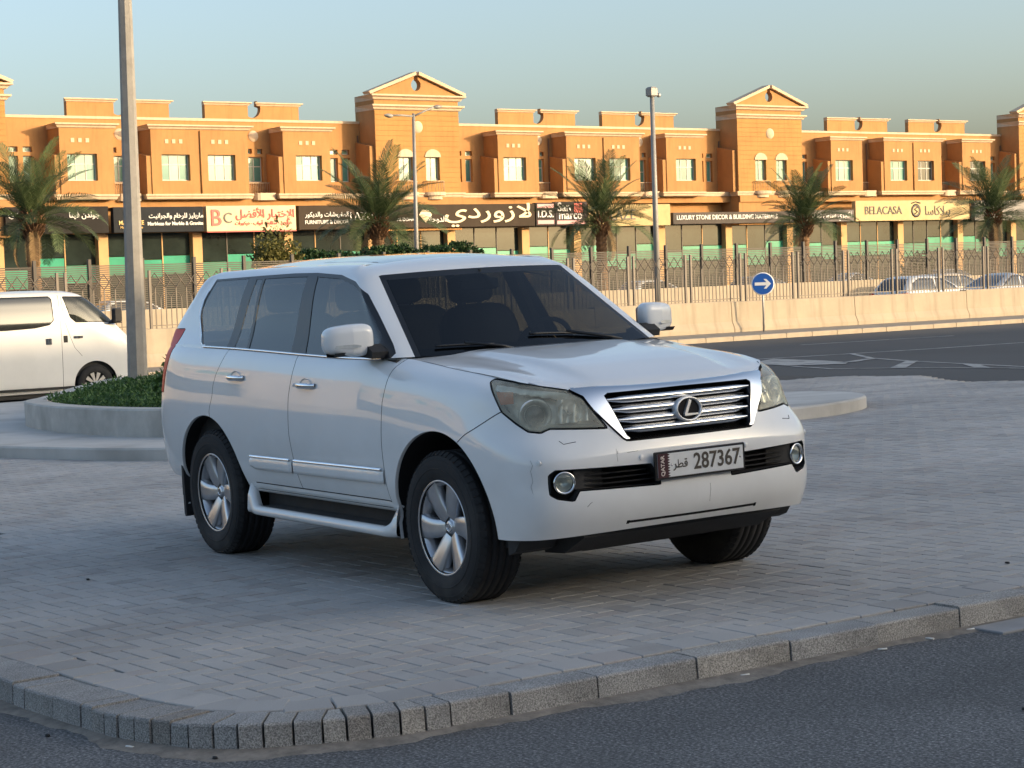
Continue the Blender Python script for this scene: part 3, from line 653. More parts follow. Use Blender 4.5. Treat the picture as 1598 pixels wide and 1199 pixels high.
def window(parent, s0, s1, h0, h1, t, nx, ny, gl, hsplit=None):
    """frame + one pane object per light"""
    key = (round(s1-s0, 2), round(h1-h0, 2), nx, ny)
    w, h = s1-s0, h1-h0
    ys = [0, h] if ny == 1 else [0, h*0.62, h] if ny == 2 else [h*k/ny for k in range(ny+1)]
    if key not in WMESH:
        mb = MB(); b = 0.055
        mb.box((0, 0, 0), (w, 0.06, b)); mb.box((0, 0, h-b), (w, 0.06, h)); mb.box((0, 0, b), (b, 0.06, h-b)); mb.box((w-b, 0, b), (w, 0.06, h-b))
        for i in range(1, nx): mb.box((w*i/nx-0.025, 0.005, b), (w*i/nx+0.025, 0.055, h-b))
        for y in ys[1:-1]: mb.box((b, 0.008, y-0.025), (w-b, 0.052, y+0.025))
        WMESH[key] = mb.mesh('window', M_WFR)
    o = link(bpy.data.objects.new('window', WMESH[key]), parent); o.location = (s0, t, h0)
    for i in range(nx):
        for j in range(len(ys)-1):
            g_ = gl[(i+j*2) % len(gl)] if isinstance(gl, (list, tuple)) else gl
            pk = (round(w/nx, 2), round(ys[j+1]-ys[j], 2), g_)
            if pk not in WMESH: WMESH[pk] = MB().box((0.0, 0, 0.0), (w/nx, 0.008, ys[j+1]-ys[j])).mesh('pane', M_WGL[g_])
            p = link(bpy.data.objects.new('pane', WMESH[pk]), o); p.location = (w*i/nx, 0.035, ys[j]); p.rotation_euler = (random.gauss(0, 0.004), 0, random.gauss(0, 0.004))
    return o
def cornice(mb, s0, s1, t_front, t_back, h0, h1, proj=0.22, ends=True):
    e = proj if ends else 0
    pr = [(0.0, h0), (-proj*0.35, h0+(h1-h0)*0.15), (-proj*0.5, h0+(h1-h0)*0.45), (-proj, h0+(h1-h0)*0.7), (-proj, h1), (t_back-t_front, h1), (t_back-t_front, h0)]
    n = len(pr); vs = []
    for s, sg_ in ((s0, -1), (s1, 1)):
        for (dt, h) in pr: vs.append((s+sg_*(max(0, -dt) if ends else 0), t_front+dt, h))
    fs = [(i, (i+1) % n, n+(i+1) % n, n+i) for i in range(n)]+[tuple(reversed(range(n))), tuple(range(n, 2*n))]
    mb.add(vs, fs)
VENT = MB().box((-0.10, -0.03, -0.11), (0.10, 0.01, 0.11)).mesh('vent_block', M_TRIM)
def bay(c, s0, s1, wins, first=False):
    """projecting first-floor bay with cornice, base band and vent holes"""
    a, b = c+s0, c+s1; mb = MB(); hol = [(c+w0, c+w1, 7.62, 9.03) for w0, w1 in wins]
    wall_holes(mb, a, b, 6.9, 10.36, TBAY, hol)
    mb.add([(a, TBAY, 6.9), (a, TW, 6.9), (a, TW, 10.36), (a, TBAY, 10.36)], [(0, 3, 2, 1)]); mb.add([(b, TBAY, 6.9), (b, TW, 6.9), (b, TW, 10.36), (b, TBAY, 10.36)], [(0, 1, 2, 3)])
    # wider plinth on the left, as built: lower part of the side steps out
    mb.box((a-0.28, TBAY+0.06, 6.9), (a-0.002, TW, 8.95)); mb.prism([(TBAY+0.06, 8.95), (TW, 8.95), (TW, 9.2)], a-0.28, a-0.002, lambda u, v, d: (d, u, v))
    o = mb.build('bay_wall', M_STUC, BL)
    tb = MB(); cornice(tb, a-0.05, b+0.05, TBAY, TW, 10.36, 10.62, 0.24); tb.build('bay_cornice', M_TRIM, BL, fix=True)
    bb = MB(); cornice(bb, a-0.32, b+0.05, TBAY, TW, 6.62, 6.9, 0.14); bb.build('band_moulding', M_TRIM, BL, fix=True)
    for (w0, w1) in wins:
        cx = c+(w0+w1)/2-0.1
        for k in (-1, 0, 1): o = link(bpy.data.objects.new('vent_block', VENT), BL); o.location = (cx+k*0.42, TBAY, 9.73)
    for i, (w0, w1) in enumerate(wins): yield (c+w0, c+w1)
def circle_pts(cx, cy, r, a0, a1, n=14): return [(cx+r*math.cos(a0+(a1-a0)*k/n), cy+r*math.sin(a0+(a1-a0)*k/n)) for k in range(n+1)]
random.seed(21)
def module(c, detail=True, last=False):
    # main wall between towers
    nar = [(3.75, 4.27), (4.55, 5.07), (23.3, 23.82), (24.1, 24.62)]
    bal = [(9.55, 10.55), (17.85, 18.85)]
    holes = [(c+a, c+b, 7.62, 9.0) for a, b in nar]+[(c+a, c+b, 9.2, 9.48) for a, b in nar]
    doorset = [random.random() < 0.4, random.random() < 0.55]
    for (a, b), dr in zip(bal, doorset):
        holes.append((c+a, c+b, 7.0 if dr else 7.62, 9.03)); m_ = (a+b)/2
        holes += [(c+a, c+m_-0.17, 9.2, 9.48), (c+m_+0.17, c+b, 9.2, 9.48)]
    mb = MB(); wall_holes(mb, c+2.9, c+LMOD-2.9, 4.7, 10.98, TW, holes); mb.add([(c+2.9, TW, 10.98), (c+LMOD-2.9, TW, 10.98), (c+LMOD-2.9, TW+6, 10.98), (c+2.9, TW+6, 10.98)], [(0, 1, 2, 3)])
    mb.build('main_wall', M_STUC, BL)
    cop = MB(); cop.box((c+2.9, TW-0.06, 10.98), (c+LMOD-2.9, TW+0.3, 11.12)); cop.build('coping', M_TRIM, BL)
    bb = MB(); cornice(bb, c+2.95, c+LMOD-2.95, TW-0.9, TW, 6.62, 6.9, 0.10, False); bb.build('band_moulding', M_TRIM, BL, fix=True)
    sf = MB(); sf.box((c+2.95, TW-0.85, 6.22), (c+LMOD-2.95, TW+0.3, 6.62)); sf.build('band_soffit', M_STUC, BL)
    for (a, b) in nar:
        window(BL, c+a, c+b, 7.62, 9.0, TW+0.2, 1, 1, [random.choice([0, 2, 1])]); window(BL, c+a, c+b, 9.2, 9.48, TW+0.2, 1, 1, [2])
    for (a, b), dr in zip(bal, doorset):
        m_ = (a+b)/2; gset = [3] if (c > 90 and a > 12) else [2, 0]
        window(BL, c+a, c+b, 7.0 if dr else 7.62, 9.03, TW+0.2, 2, 2, gset)
        window(BL, c+a, c+m_-0.17, 9.2, 9.48, TW+0.2, 1, 1, gset); window(BL, c+m_+0.17, c+b, 9.2, 9.48, TW+0.2, 1, 1, gset)
        # balcony: curved slab and rail
        m0 = c+m_; pts = [(m0+0.72*math.cos(math.pi+math.pi*k/10), TW-0.85+0.0+0.55*math.sin(math.pi+math.pi*k/10)) for k in range(11)]
        bs = MB(); bs.prism([(c+a-0.3, TW)]+[(x, max(TBAY+0.2, y)) for x, y in pts]+[(c+b+0.3, TW)], 6.55, 6.95, lambda u, v, d: (u, v, d)); bs.build('balcony_slab', M_TRIM, BL, fix=True)
        br = MB()
        for k in range(13):
            x = c+a-0.18+(b-a+0.36)*k/12; br.tube([(x, TW-0.3, 6.95), (x, TW-0.3, 7.55)], 0.016, 4)
        br.box((c+a-0.2, TW-0.33, 7.53), (c+b+0.2, TW-0.27, 7.58)); br.build('balcony_rail', M_BAL, BL)
        # raised crest with round notch + medallion
        cc = c+m_+(0.05 if a < 12 else -0.05); half = 3.0; R0 = 0.52
        for sd in (-1, 1):
            arc = circle_pts(cc, 11.72, R0, -math.pi/2, sd*math.pi/2*0.62, 10)
            poly = [(cc, 10.98)]+[(cc+sd*half, 10.98), (cc+sd*half, 11.86)]+[(cc+sd*abs(arc[-1][0]-cc), 11.86)]+[(cc+sd*abs(x-cc), h) for x, h in reversed(arc)]
            pb = MB(); pb.prism(poly, TW-0.02, TW+0.3, lambda u, v, d: (u, d, v)); pb.build('crest', M_STUC, BL, fix=True)
            cb = MB(); x0 = cc+sd*(abs(arc[-1][0]-cc)+0.02); x1 = cc+sd*half
            cornice(cb, min(x0, x1), max(x0, x1)+0.0, TW-0.02, TW+0.32, 11.86, 12.06, 0.2); cb.build('crest_cornice', M_TRIM, BL, fix=True)
        md = MB(); md.lathe([(0.0, 0.04), (0.30, 0.04), (0.32, 0.0)], Matrix.Translation((cc, TW, 10.18)) @ Matrix.Rotation(R_(90), 4, 'X'), 24); md.build('medallion', M_TRIM, BL, fix=True)
    for s0, s1, wins in ((5.95, 9.0, [(6.35, 8.05)]), (11.2, 17.1, [(11.8, 13.5), (14.6, 16.3)]), (19.35, 22.4, [(20.15, 21.85)])):
        for (a, b) in list(bay(c, s0, s1, wins)):
            dark = c > 90 and (a-c) > 14
            window(BL, a, b, 7.62, 9.03, TBAY+0.22, 3, 2, [3] if dark else random.choice([[0, 1], [0, 2], [2], [1, 0, 0], [2, 2, 0]]))
    for x in (c+14.15, c+3.1, c+25.2, c+10.9): MB().tube([(x, (TBAY if abs(x-c-14.15) < 0.1 else TW)-0.05, 6.9), (x, (TBAY if abs(x-c-14.15) < 0.1 else TW)-0.05, 10.3)], 0.045, 6).build('downpipe', M_PIPE if x != c+14.15 else M_STUC, BL)
def tower(c):
    a, b = c-2.95, c+2.95; mb = MB(); holes = [(c-1.4, c-0.42, 7.62, 8.98), (c+0.5, c+1.48, 7.62, 8.98)]
    # coursed front: rows separated by recessed joints
    h = 6.9
    while h < 11.66:
        h2 = min(h+0.30, 11.67); hs = [(x0, x1, max(z0, h), min(z1, h2)) for x0, x1, z0, z1 in holes if z1 > h+1e-6 and z0 < h2-1e-6]
        wall_holes(mb, a, b, h, h2-0.03, TTOW, [q for q in [(x0, x1, z0, min(z1, h2-0.03)) for x0, x1, z0, z1 in hs] if q[3] > q[2]], 0.03)
        mb.add([(a, TTOW, h2-0.03), (b, TTOW, h2-0.03), (b, TTOW+0.03, h2-0.03), (a, TTOW+0.03, h2-0.03)], [(0, 1, 2, 3)]); mb.add([(a, TTOW, h), (b, TTOW, h), (b, TTOW+0.03, h), (a, TTOW+0.03, h)], [(3, 2, 1, 0)]); h = h2
    mb.build('stone_coursing', M_STUC2, BL)
    mb = MB(); wall_holes(mb, a, b, 4.7, 12.56, TTOW+0.03, holes, 0.28)
    for x, o_ in ((a, 0), (b, 1)):
        q = [(x, TTOW+0.03, 4.7), (x, TW+0.35, 4.7), (x, TW+0.35, 12.56), (x, TTOW+0.03, 12.56)]; mb.add(q, [(0, 3, 2, 1)] if not o_ else [(0, 1, 2, 3)])
    mb.box((a-0.3, TTOW+0.2, 6.9), (a-0.003, TW, 9.6)); mb.prism([(TTOW+0.2, 9.6), (TW, 9.6), (TW, 9.9)], a-0.3, a-0.003, lambda u, v, d: (d, u, v))
    mb.add([(a, TTOW+0.03, 12.56), (b, TTOW+0.03, 12.56), (b, TW+0.35, 12.56), (a, TW+0.35, 12.56)], [(0, 1, 2, 3)])
    mb.build('tower_wall', M_STUC, BL)
    tb = MB(); cornice(tb, a-0.02, b+0.02, TTOW, TW+0.35, 11.67, 11.98, 0.26); tb.build('lower_cornice', M_TRIM, BL, fix=True)
    tb = MB(); cornice(tb, a-0.02, b+0.02, TTOW, TW+0.35, 12.24, 12.56, 0.34); tb.build('upper_cornice', M_TRIM, BL, fix=True)
    # gable with keyhole notch
    R0 = 0.34; ch = 13.16
    for sd in (-1, 1):
        arc = [(c+sd*R0*math.sin(x), ch-R0*math.cos(x)) for x in np.linspace(0, math.pi*0.86, 10)]
        poly = [(c, 12.56), (c+sd*3.1, 12.56), (c+sd*0.12, 13.66)]+list(reversed(arc))
        MB().prism(poly, TTOW+0.02, TTOW+0.42, lambda u, v, d: (u, d, v)).build('gable', M_STUC, BL, fix=True)
        rk = [(c+sd*3.3, 12.56), (c+sd*0.1, 13.72), (c+sd*0.1, 13.92), (c+sd*3.42, 12.70)]
        MB().prism(rk, TTOW-0.22, TTOW+0.5, lambda u, v, d: (u, d, v)).build('raking_cornice', M_TRIM, BL, fix=True)
    md = MB(); md.lathe([(0.0, 0.05), (0.33, 0.05), (0.36, 0.0)], Matrix.Translation((c, TTOW, 10.72)) @ Matrix.Rotation(R_(90), 4, 'X'), 24); md.build('medallion', M_TRIM, BL, fix=True)
    for (x0, x1, z0, z1) in holes:
        window(BL, x0, x1, z0, z1, TTOW+0.2, 2, 1, [0, 2]); m_ = (x0+x1)/2
        MB().prism([(x0-0.08, 8.98), (x1+0.08, 8.98)]+[(m_+0.57*math.cos(q), 8.98+0.46*math.sin(q)) for q in np.linspace(0, math.pi, 12)], TTOW-0.05, TTOW+0.02, lambda u, v, d: (u, d, v)).build('arch_panel', M_TRIM, BL, fix=True)
        bs = MB(); bs.prism([(m_+0.75*math.cos(q), TTOW-0.55*math.sin(q)) for q in np.linspace(0, math.pi, 12)], 6.72, 6.92, lambda u, v, d: (u, v, d)); bs.prism([(m_+0.55*math.cos(q), TTOW-0.38*math.sin(q)) for q in np.linspace(0, math.pi, 12)], 6.5, 6.72, lambda u, v, d: (u, v, d)); bs.build('balcony_slab', M_TRIM, BL, fix=True)
        br = MB()
        for q in np.linspace(0, math.pi, 11): br.tube([(m_+0.7*math.cos(q), TTOW-0.5*math.sin(q), 6.92), (m_+0.7*math.cos(q), TTOW-0.5*math.sin(q), 7.55)], 0.015, 4)
        br.tube([(m_+0.7*math.cos(q), TTOW-0.5*math.sin(q), 7.55) for q in np.linspace(0, math.pi, 11)], 0.025, 5); br.build('balcony_rail', M_BAL, BL)
    bb = MB(); bb.box((a, TTOW-0.12, 6.2), (b, TTOW+0.1, 6.62)); bb.build('band_soffit', M_STUC, BL)
    bb = MB(); cornice(bb, a-0.1, b+0.1, TTOW, TW, 6.62, 6.9, 0.14); bb.build('band_moulding', M_TRIM, BL, fix=True)
for c in (TC0-LMOD, TC0, TC0+LMOD, TC0+2*LMOD): tower(c)
for c in (TC0-LMOD, TC0, TC0+LMOD): module(c)
# ground floor: columns, glass
gf = [36.5, 42.0, 47.85, 53.45, 59.2, 64.8, 70.4, 75.95, 80.0, 86.95, 92.8, 98.4, 103.6, 109.3, 115.6, 121.5, 130]
colm = MB().cbox((-0.28, 0, 0), (0.28, 0.5, 4.8), 0.02).mesh('shop_column', M_SHOPFR)
for x in gf: o = link(bpy.data.objects.new('shop_column', colm), BL); o.location = (x, TW-0.9, 0)
bk = MB(); bk.box((33, TW+0.6, 0), (131, TW+1.0, 10.9)); bk.build('shop_back_wall', M_STUC2, BL)
random.seed(4)
for x0, x1 in zip(gf[:-1], gf[1:]):
    n = max(2, int((x1-x0)/1.5)); w = (x1-x0-0.56)/n
    for k in range(n):
        a = x0+0.28+k*w
        zg = random.choice([3.2, 3.4, 3.6, 3.0])
        for (z0, z1, mm, nm) in ((0.1, zg-1.0, M_SHOPD, 'shop_pane'), (zg-0.96, zg, M_SHOPG, 'green_pane'), (zg+0.04, 4.85, M_SHOPD, 'shop_pane')):
            MB().box((a+0.02, TW-0.5, z0), (a+w-0.02, TW-0.47, z1)).build(nm, mm, BL)
        MB().box((a-0.03, TW-0.54, 0), (a+0.03, TW-0.46, 4.85)).build('mullion', M_SHOPFR if random.random() < 0.4 else M_SCREEN, BL)
# ---------------------------------------------------------------- shop signs
def M_sign(c): return mat('sign_board', c, 0.85, spec=0.15, var=0.12, vscale=1.5)
RXs = Matrix.Rotation(R_(90), 4, 'X')
def sign(label, s0, s1, h0, h1, col, items, t=99.25, logo=None):
    S = thing('shop_sign', label, 'sign', street_M(s0, t, h0)); w, h = s1-s0, h1-h0
    MB().cbox((0, 0, 0), (w, 0.35, h), 0.02).build('board', M_sign(col), S)
    for (tx, x, y, size, m, wd, ex) in items:
        text_mesh('lettering', tx, size, m, S, Matrix.Translation((x*w, -0.025, y*h)) @ RXs, 0.02, width=wd, bold=ex, stretch=1.0 if wd > 5.5 and size > 1 else None)
    return S
sign('charcoal shop sign with GOLD lettering behind the leftmost palm', 42.0, 47.7, 4.85, 6.25, (0.03, 0.027, 0.025), [('GOLD', 0.13, 0.66, 0.5, M_SIGNW, 1.2, 0.004), (arabic('جولدن فيتا'), 0.76, 0.68, 0.5, M_SIGNW, 1.7, 0.004)])
S2 = sign('dark slate shop sign with gold MARBLEZE lettering and logo', 48.0, 53.3, 4.85, 6.2, (0.028, 0.03, 0.034), [('MARBLEZE', 0.19, 0.38, 0.36, M_GOLD, 1.45, 0.004), ('Marble & Granite', 0.19, 0.2, 0.22, M_GOLD, 1.3, 0), (arabic('ماربليز للرخام والجرانيت'), 0.69, 0.64, 0.5, M_SIGNW, 3.25, 0.006), ('Marbleze for Marble & Granite', 0.68, 0.33, 0.3, M_SIGNW, 3.3, 0.006)])
lg = MB()
for a, b in (((0, 0), (0.35, 0.3)), ((0.35, 0.3), (0.7, 0)), ((0, 0.42), (0.35, 0.12)), ((0.35, 0.12), (0.7, 0.42)), ((0, 0), (0, 0.42)), ((0.7, 0), (0.7, 0.42))): lg.tube([(0.62+a[0], -0.03, 0.72+a[1]), (0.62+b[0], -0.03, 0.72+b[1])], 0.035, 4)
lg.build('logo', M_GOLD, S2)
S3 = sign('cream shop sign with red BC logo and red Arabic lettering', 53.5, 59.1, 4.85, 6.22, (0.72, 0.56, 0.36), [('B', 0.105, 0.5, 1.25, M_RED, 0.62, 0.012), ('C', 0.23, 0.5, 1.15, M_DARKL, 0.5, 0.0), (arabic('الإختيار الأفضل'), 0.65, 0.66, 0.62, M_RED, 3.7, 0.012), (arabic('خزائن - مطابخ - أبواب - ديكورات'), 0.63, 0.30, 0.42, M_RED, 3.6, 0.003)])
MB().box((0, -0.02, 0), (5.6, 0.34, 0.06)).build('red_border', M_RED, S3, Matrix.Translation((0, 0, -0.06)))
S4 = sign('long brown shop sign with LAZURD and big cream Arabic lettering', 59.3, 75.9, 4.85, 6.2, (0.058, 0.043, 0.031), [(arabic('المفروشات والديكور'), 0.11, 0.62, 0.5, M_SIGNW, 2.9, 0.003), ('FURNITURE & DECOR', 0.11, 0.30, 0.4, M_SIGNW, 2.9, 0.004), ('LAZURD', 0.275, 0.52, 0.8, M_SIGNW, 2.4, 0.006), ('AL DOHA', 0.43, 0.36, 0.36, M_SIGNW, 1.2, 0.002), (arabic('الدوحة'), 0.565, 0.36, 0.42, M_SIGNW, 1.2, 0.003), (arabic('لازوردي'), 0.79, 0.66, 1.2, M_CREAML, 6.4, 0.012)])
MB().prism([(8.1, 0.75), (8.55, 0.3), (9.0, 0.75), (8.78, 1.05), (8.32, 1.05)], -0.04, -0.01, lambda u, v, d: (u, d, v)).build('diamond_logo', M_CREAML, S4, fix=True)
S5 = sign('small dark shop sign reading I.D.S. between pink bars', 76.0, 77.45, 4.85, 6.25, (0.05, 0.042, 0.038), [('I.D.S.', 0.5, 0.5, 0.6, M_SIGNW, 1.2, 0.006)])
MB().box((0.1, -0.03, 1.08), (1.35, 0.0, 1.32)).build('pink_bar', M_PINK, S5); MB().box((0.1, -0.03, 0.1), (1.35, 0.0, 0.34)).build('pink_bar', M_PINK, S5)
S6 = sign('dark shop sign with white San marco lettering and red patch', 77.5, 80.0, 4.85, 6.3, (0.06, 0.05, 0.05), [('San', 0.26, 0.76, 0.6, M_SIGNW, 1.0, 0.006), ('marco', 0.46, 0.42, 0.6, M_SIGNW, 1.8, 0.006)])
MB().box((1.45, -0.03, 0.78), (2.1, 0.0, 1.36)).build('red_patch', M_RED, S6); MB().box((0.1, -0.03, 0.08), (2.3, 0.0, 0.3)).build('pink_bar', M_PINK, S6)
sign('cream shop sign reading GLAZE behind the middle palm', 80.1, 86.8, 4.75, 6.1, (0.52, 0.39, 0.20), [('GLAZE', 0.36, 0.5, 0.85, M_DARKL, 2.7, 0.0)])
sign('grey shop sign reading LUXURY STONE DECOR & BUILDING MATERIALS', 87.05, 97.3, 4.8, 5.55, (0.10, 0.085, 0.075), [('LUXURY STONE DECOR & BUILDING MATERIALS', 0.46, 0.55, 0.5, M_SIGNW, 8.9, 0.006)])
sign('grey shop sign with white Arabic lettering behind the fourth palm', 97.4, 103.5, 4.8, 5.6, (0.17, 0.15, 0.14), [(arabic('لكجري ستون للديكور'), 0.6, 0.55, 0.6, M_SIGNW, 4.4, 0.004)])
S9 = sign('wide cream shop sign with brown BELACASA lettering and a crest', 103.7, 115.4, 4.8, 6.2, (0.56, 0.43, 0.23), [('BELACASA', 0.235, 0.5, 0.75, M_DARKL, 3.7, 0.0), (arabic('بيلاكاسا'), 0.71, 0.45, 0.7, M_DARKL, 2.6, 0.0)])
cb = MB(); cb.lathe([(0.42, 0), (0.48, 0.03), (0.34, 0.03), (0.30, 0)], Matrix.Translation((6.05, 0, 0.68)) @ RXs, 20); cb.tube([(5.9, -0.03, 0.45), (6.2, -0.03, 0.6), (5.9, -0.03, 0.78), (6.2, -0.03, 0.92)], 0.04, 5); cb.tube([(5.6, -0.03, 1.2), (6.05, -0.03, 1.3), (6.5, -0.03, 1.2)], 0.04, 5); cb.build('crest', M_DARKL, S9)
sign('grey shop sign at the right end of the terrace', 116.0, 124, 4.7, 6.15, (0.3, 0.28, 0.26), [])
# ---------------------------------------------------------------- neighbouring blocks outside the frame (they shade and are reflected)
NB = thing('neighbour_terrace', 'orange terrace continuing the street beyond the left edge of the view', 'building', MS)
nb_ = MB(); nb_.box((-140, 100, 0), (36.3, 112, 11.1)); 
for k in range(5): nb_.box((-135+k*34, 98.7, 0), (-129+k*34, 112, 13))
nb_.build('wall', stucco_mat('pale_stucco', (0.50, 0.42, 0.34)), NB); nt_ = MB(); nt_.box((-140, 99.6, 6.6), (36.3, 99.99, 6.9)); nt_.box((-140, 99.5, 11.1), (36.3, 112, 11.4)); nt_.build('cornice', M_TRIM, NB); nw = MB()
for k in range(40): nw.box((-138+k*4.3, 99.9, 7.6), (-136.3+k*4.3, 99.99, 9.0))
tag(nw.build('windows', M_WGL[0], NB), kind='stuff'); ns = MB(); ns.box((-140, 99.8, 0.3), (36.3, 99.97, 4.8)); ns.build('shop_glass', M_SHOPD, NB)
OB = thing('block_opposite', 'tan block on the viewer side of the street that throws the evening shade', 'building', MS)
M_TAN = stucco_mat('tan_block', (0.42, 0.33, 0.24))
ob = MB(); ob.box((-70, -46, -0.5), (150, -32, 15.5)); ob.build('wall', M_TAN, OB); ow = MB()
for k in range(52):
    for z in (2.0, 5.6, 9.2, 12.4): ow.box((-68+k*4.2, -32.02, z), (-66+k*4.2, -31.98, z+1.6))
tag(ow.build('windows', M_WGL[3], OB), kind='stuff')
# ================================================================ the white car: surfaces
def pchip(xk, Y, x):
    """monotone cubic through knots xk (n) with values Y (n, ...) at x (m)"""
    xk = np.asarray(xk, float); Y = np.asarray(Y, float); x = np.asarray(x, float)
    h = np.diff(xk); d = np.diff(Y, axis=0)/h.reshape(-1, *([1]*(Y.ndim-1)))
    m = np.zeros_like(Y); m[0] = d[0]; m[-1] = d[-1]
    hh = h.reshape(-1, *([1]*(Y.ndim-1)))
    w1 = 2*hh[1:]+hh[:-1]; w2 = hh[1:]+2*hh[:-1]
    with np.errstate(divide='ignore', invalid='ignore'):
        hm = (w1+w2)/(w1/d[:-1]+w2/d[1:])
    m[1:-1] = np.where(d[:-1]*d[1:] > 0, hm, 0.0)
    i = np.clip(np.searchsorted(xk, x)-1, 0, len(xk)-2); t = ((x-xk[i])/h[i]).reshape(-1, *([1]*(Y.ndim-1))); H = hh[i]
    return (2*t**3-3*t**2+1)*Y[i]+(t**3-2*t**2+t)*H*m[i]+(-2*t**3+3*t**2)*Y[i+1]+(t**3-t**2)*H*m[i+1]
def cspline(xk, Y, x):
    """C1 cubic with averaged tangents (smoother than pchip)"""
    xk = np.asarray(xk, float); Y = np.asarray(Y, float); x = np.asarray(x, float); sh = (-1, *([1]*(Y.ndim-1)))
    h = np.diff(xk).reshape(sh); d = np.diff(Y, axis=0)/h; m = np.zeros_like(Y); m[0] = d[0]; m[-1] = d[-1]; m[1:-1] = (d[:-1]*h[1:]+d[1:]*h[:-1])/(h[1:]+h[:-1])
    i = np.clip(np.searchsorted(xk, x)-1, 0, len(xk)-2); t = ((x-xk[i])/np.diff(xk)[i]).reshape(sh); H = h[i]
    return (2*t**3-3*t**2+1)*Y[i]+(t**3-2*t**2+t)*H*m[i]+(-2*t**3+3*t**2)*Y[i+1]+(t**3-t**2)*H*m[i+1]
def dense(C, nu, nv, ku=None, kv=None):
    """C (cols, rows, 3) control grid -> dense points (nu, nv, 3), spline through the controls"""
    C = np.asarray(C, float)
    if ku is None: ku = np.r_[0, np.cumsum(np.mean(np.linalg.norm(np.diff(C, axis=0), axis=2), axis=1))]
    if kv is None: kv = np.r_[0, np.cumsum(np.mean(np.linalg.norm(np.diff(C, axis=1), axis=2), axis=0))]
    A = cspline(ku, C, np.linspace(0, ku[-1], nu)); B = cspline(kv, np.swapaxes(A, 0, 1), np.linspace(0, kv[-1], nv)); return np.swapaxes(B, 0, 1)
def lower_controls():
    yc = [0, .2, .4, .55, .65, .73, .79, .835, .87]
    zf = [[.385, .46, .55, .635, .72, .79, .88, .96, 1.02, 1.05]]*9
    xc = [.862, .912, .926, .910, .922, .905, .875, .858, .835, .81]
    bump = [0, .005, .02, .04, .062, .088, .12, .165, .24]; head = [0, .005, .025, .06, .102, .148, .195, .255, .345]; topb = [0, .005, .03, .085, .16, .235, .31, .385, .48]
    wrow = [0, 0, 0, 0, 0, .15, 1, 1.2, 1.6, 2]
    cols = []
    hood = [(.785, 0, 1.052), (.78, .2, 1.053), (.755, .4, 1.055), (.69, .565, 1.062), (.62, .66, 1.083), (.535, .735, 1.105), (.40, .757, 1.125), (.27, .764, 1.14), (.13, .768, 1.153)]
    for k in range(9):
        c = []
        for j in range(10):
            w = wrow[j]; b = bump[k]*(1-min(1, w))+head[k]*min(1, w) if w <= 1 else head[k]*(2-w)+topb[k]*(w-1)
            z = zf[k][j]
            if j == 0: z -= .022*(yc[k]/.87)**2
            if j >= 8: z += (0.042 if j == 8 else 0.056)*(yc[k]/.87)**2
            c.append((xc[j]-b, yc[k]*(.966 if j == 9 else 1), z))
        c.append(hood[k]); cols.append(c)
    def side(xs, ys, zs): cols.append([(xs[j] if hasattr(xs, '__len__') else xs, ys[j], zs[j]) for j in range(11)])
    side([.50, .50, .50, .50, .50, .48, .38, .31, .25, .19, .03], [.885, .895, .905, .912, .914, .912, .903, .893, .879, .848, .77], [.365, .45, .54, .635, .725, .81, .90, .985, 1.066, 1.117, 1.162])
    side([.27, .27, .27, .27, .27, .26, .21, .17, .13, .08, -.07], [.888, .90, .912, .92, .924, .923, .915, .904, .887, .854, .771], [.375, .46, .545, .64, .735, .825, .915, 1.003, 1.078, 1.129, 1.172])
    side([0]*9+[-.04, -.16], [.89, .902, .915, .925, .931, .931, .923, .911, .893, .858, .773], [.385, .47, .55, .645, .74, .83, .925, 1.015, 1.09, 1.142, 1.184])
    side([-.28]*9+[-.29, -.33], [.885, .902, .917, .928, .935, .936, .929, .917, .90, .868, .778], [.41, .48, .555, .65, .745, .835, .93, 1.025, 1.11, 1.163, 1.203])
    side([-.5]*10+[-.5], [.875, .897, .916, .928, .936, .938, .933, .921, .904, .876, .80], [.44, .49, .56, .65, .745, .835, .935, 1.03, 1.118, 1.178, 1.222])
    Y = [.872, .895, .915, .928, .936, .938, .934, .923, .907, .887, .862]; Z = [.44, .49, .56, .65, .745, .835, .935, 1.035, 1.125, 1.185]
    for x, bz in ((-.72, 1.214), (-1.0, 1.217), (-1.3, 1.224), (-1.7, 1.237), (-2.1, 1.251), (-2.45, 1.262), (-2.8, 1.27), (-3.1, 1.275)):
        k = (bz-1.214); side(x, Y, [z+k*max(0, (z-.7)/.5) for z in Z]+[bz])
    for x, dy, bz in ((-3.35, .008, 1.278), (-3.52, .025, 1.28), (-3.65, .052, 1.28)):
        k = (bz-1.214); zz = [z+k*max(0, (z-.7)/.5) for z in Z]; zz[0] = .44-.0*dy; side([x+(.0 if j < 6 else .02*(j-5)*dy/.052) for j in range(11)], [y-dy-(0.012 if j < 1 else 0) for j, y in enumerate(Y)], zz+[bz])
    xr = [-3.72, -3.78, -3.82, -3.84, -3.84, -3.80, -3.76, -3.74, -3.72, -3.70, -3.68]
    for y, dx in ((.81, .085), (.70, .035), (.5, .012), (.25, .003), (0, 0)):
        cols.append([(xr[j]+dx, y*(1 if j < 9 else .985), [.43, .49, .56, .66, .76, .85, .96, 1.06, 1.15, 1.22, 1.28][j]) for j in range(11)])
    return np.array(cols)
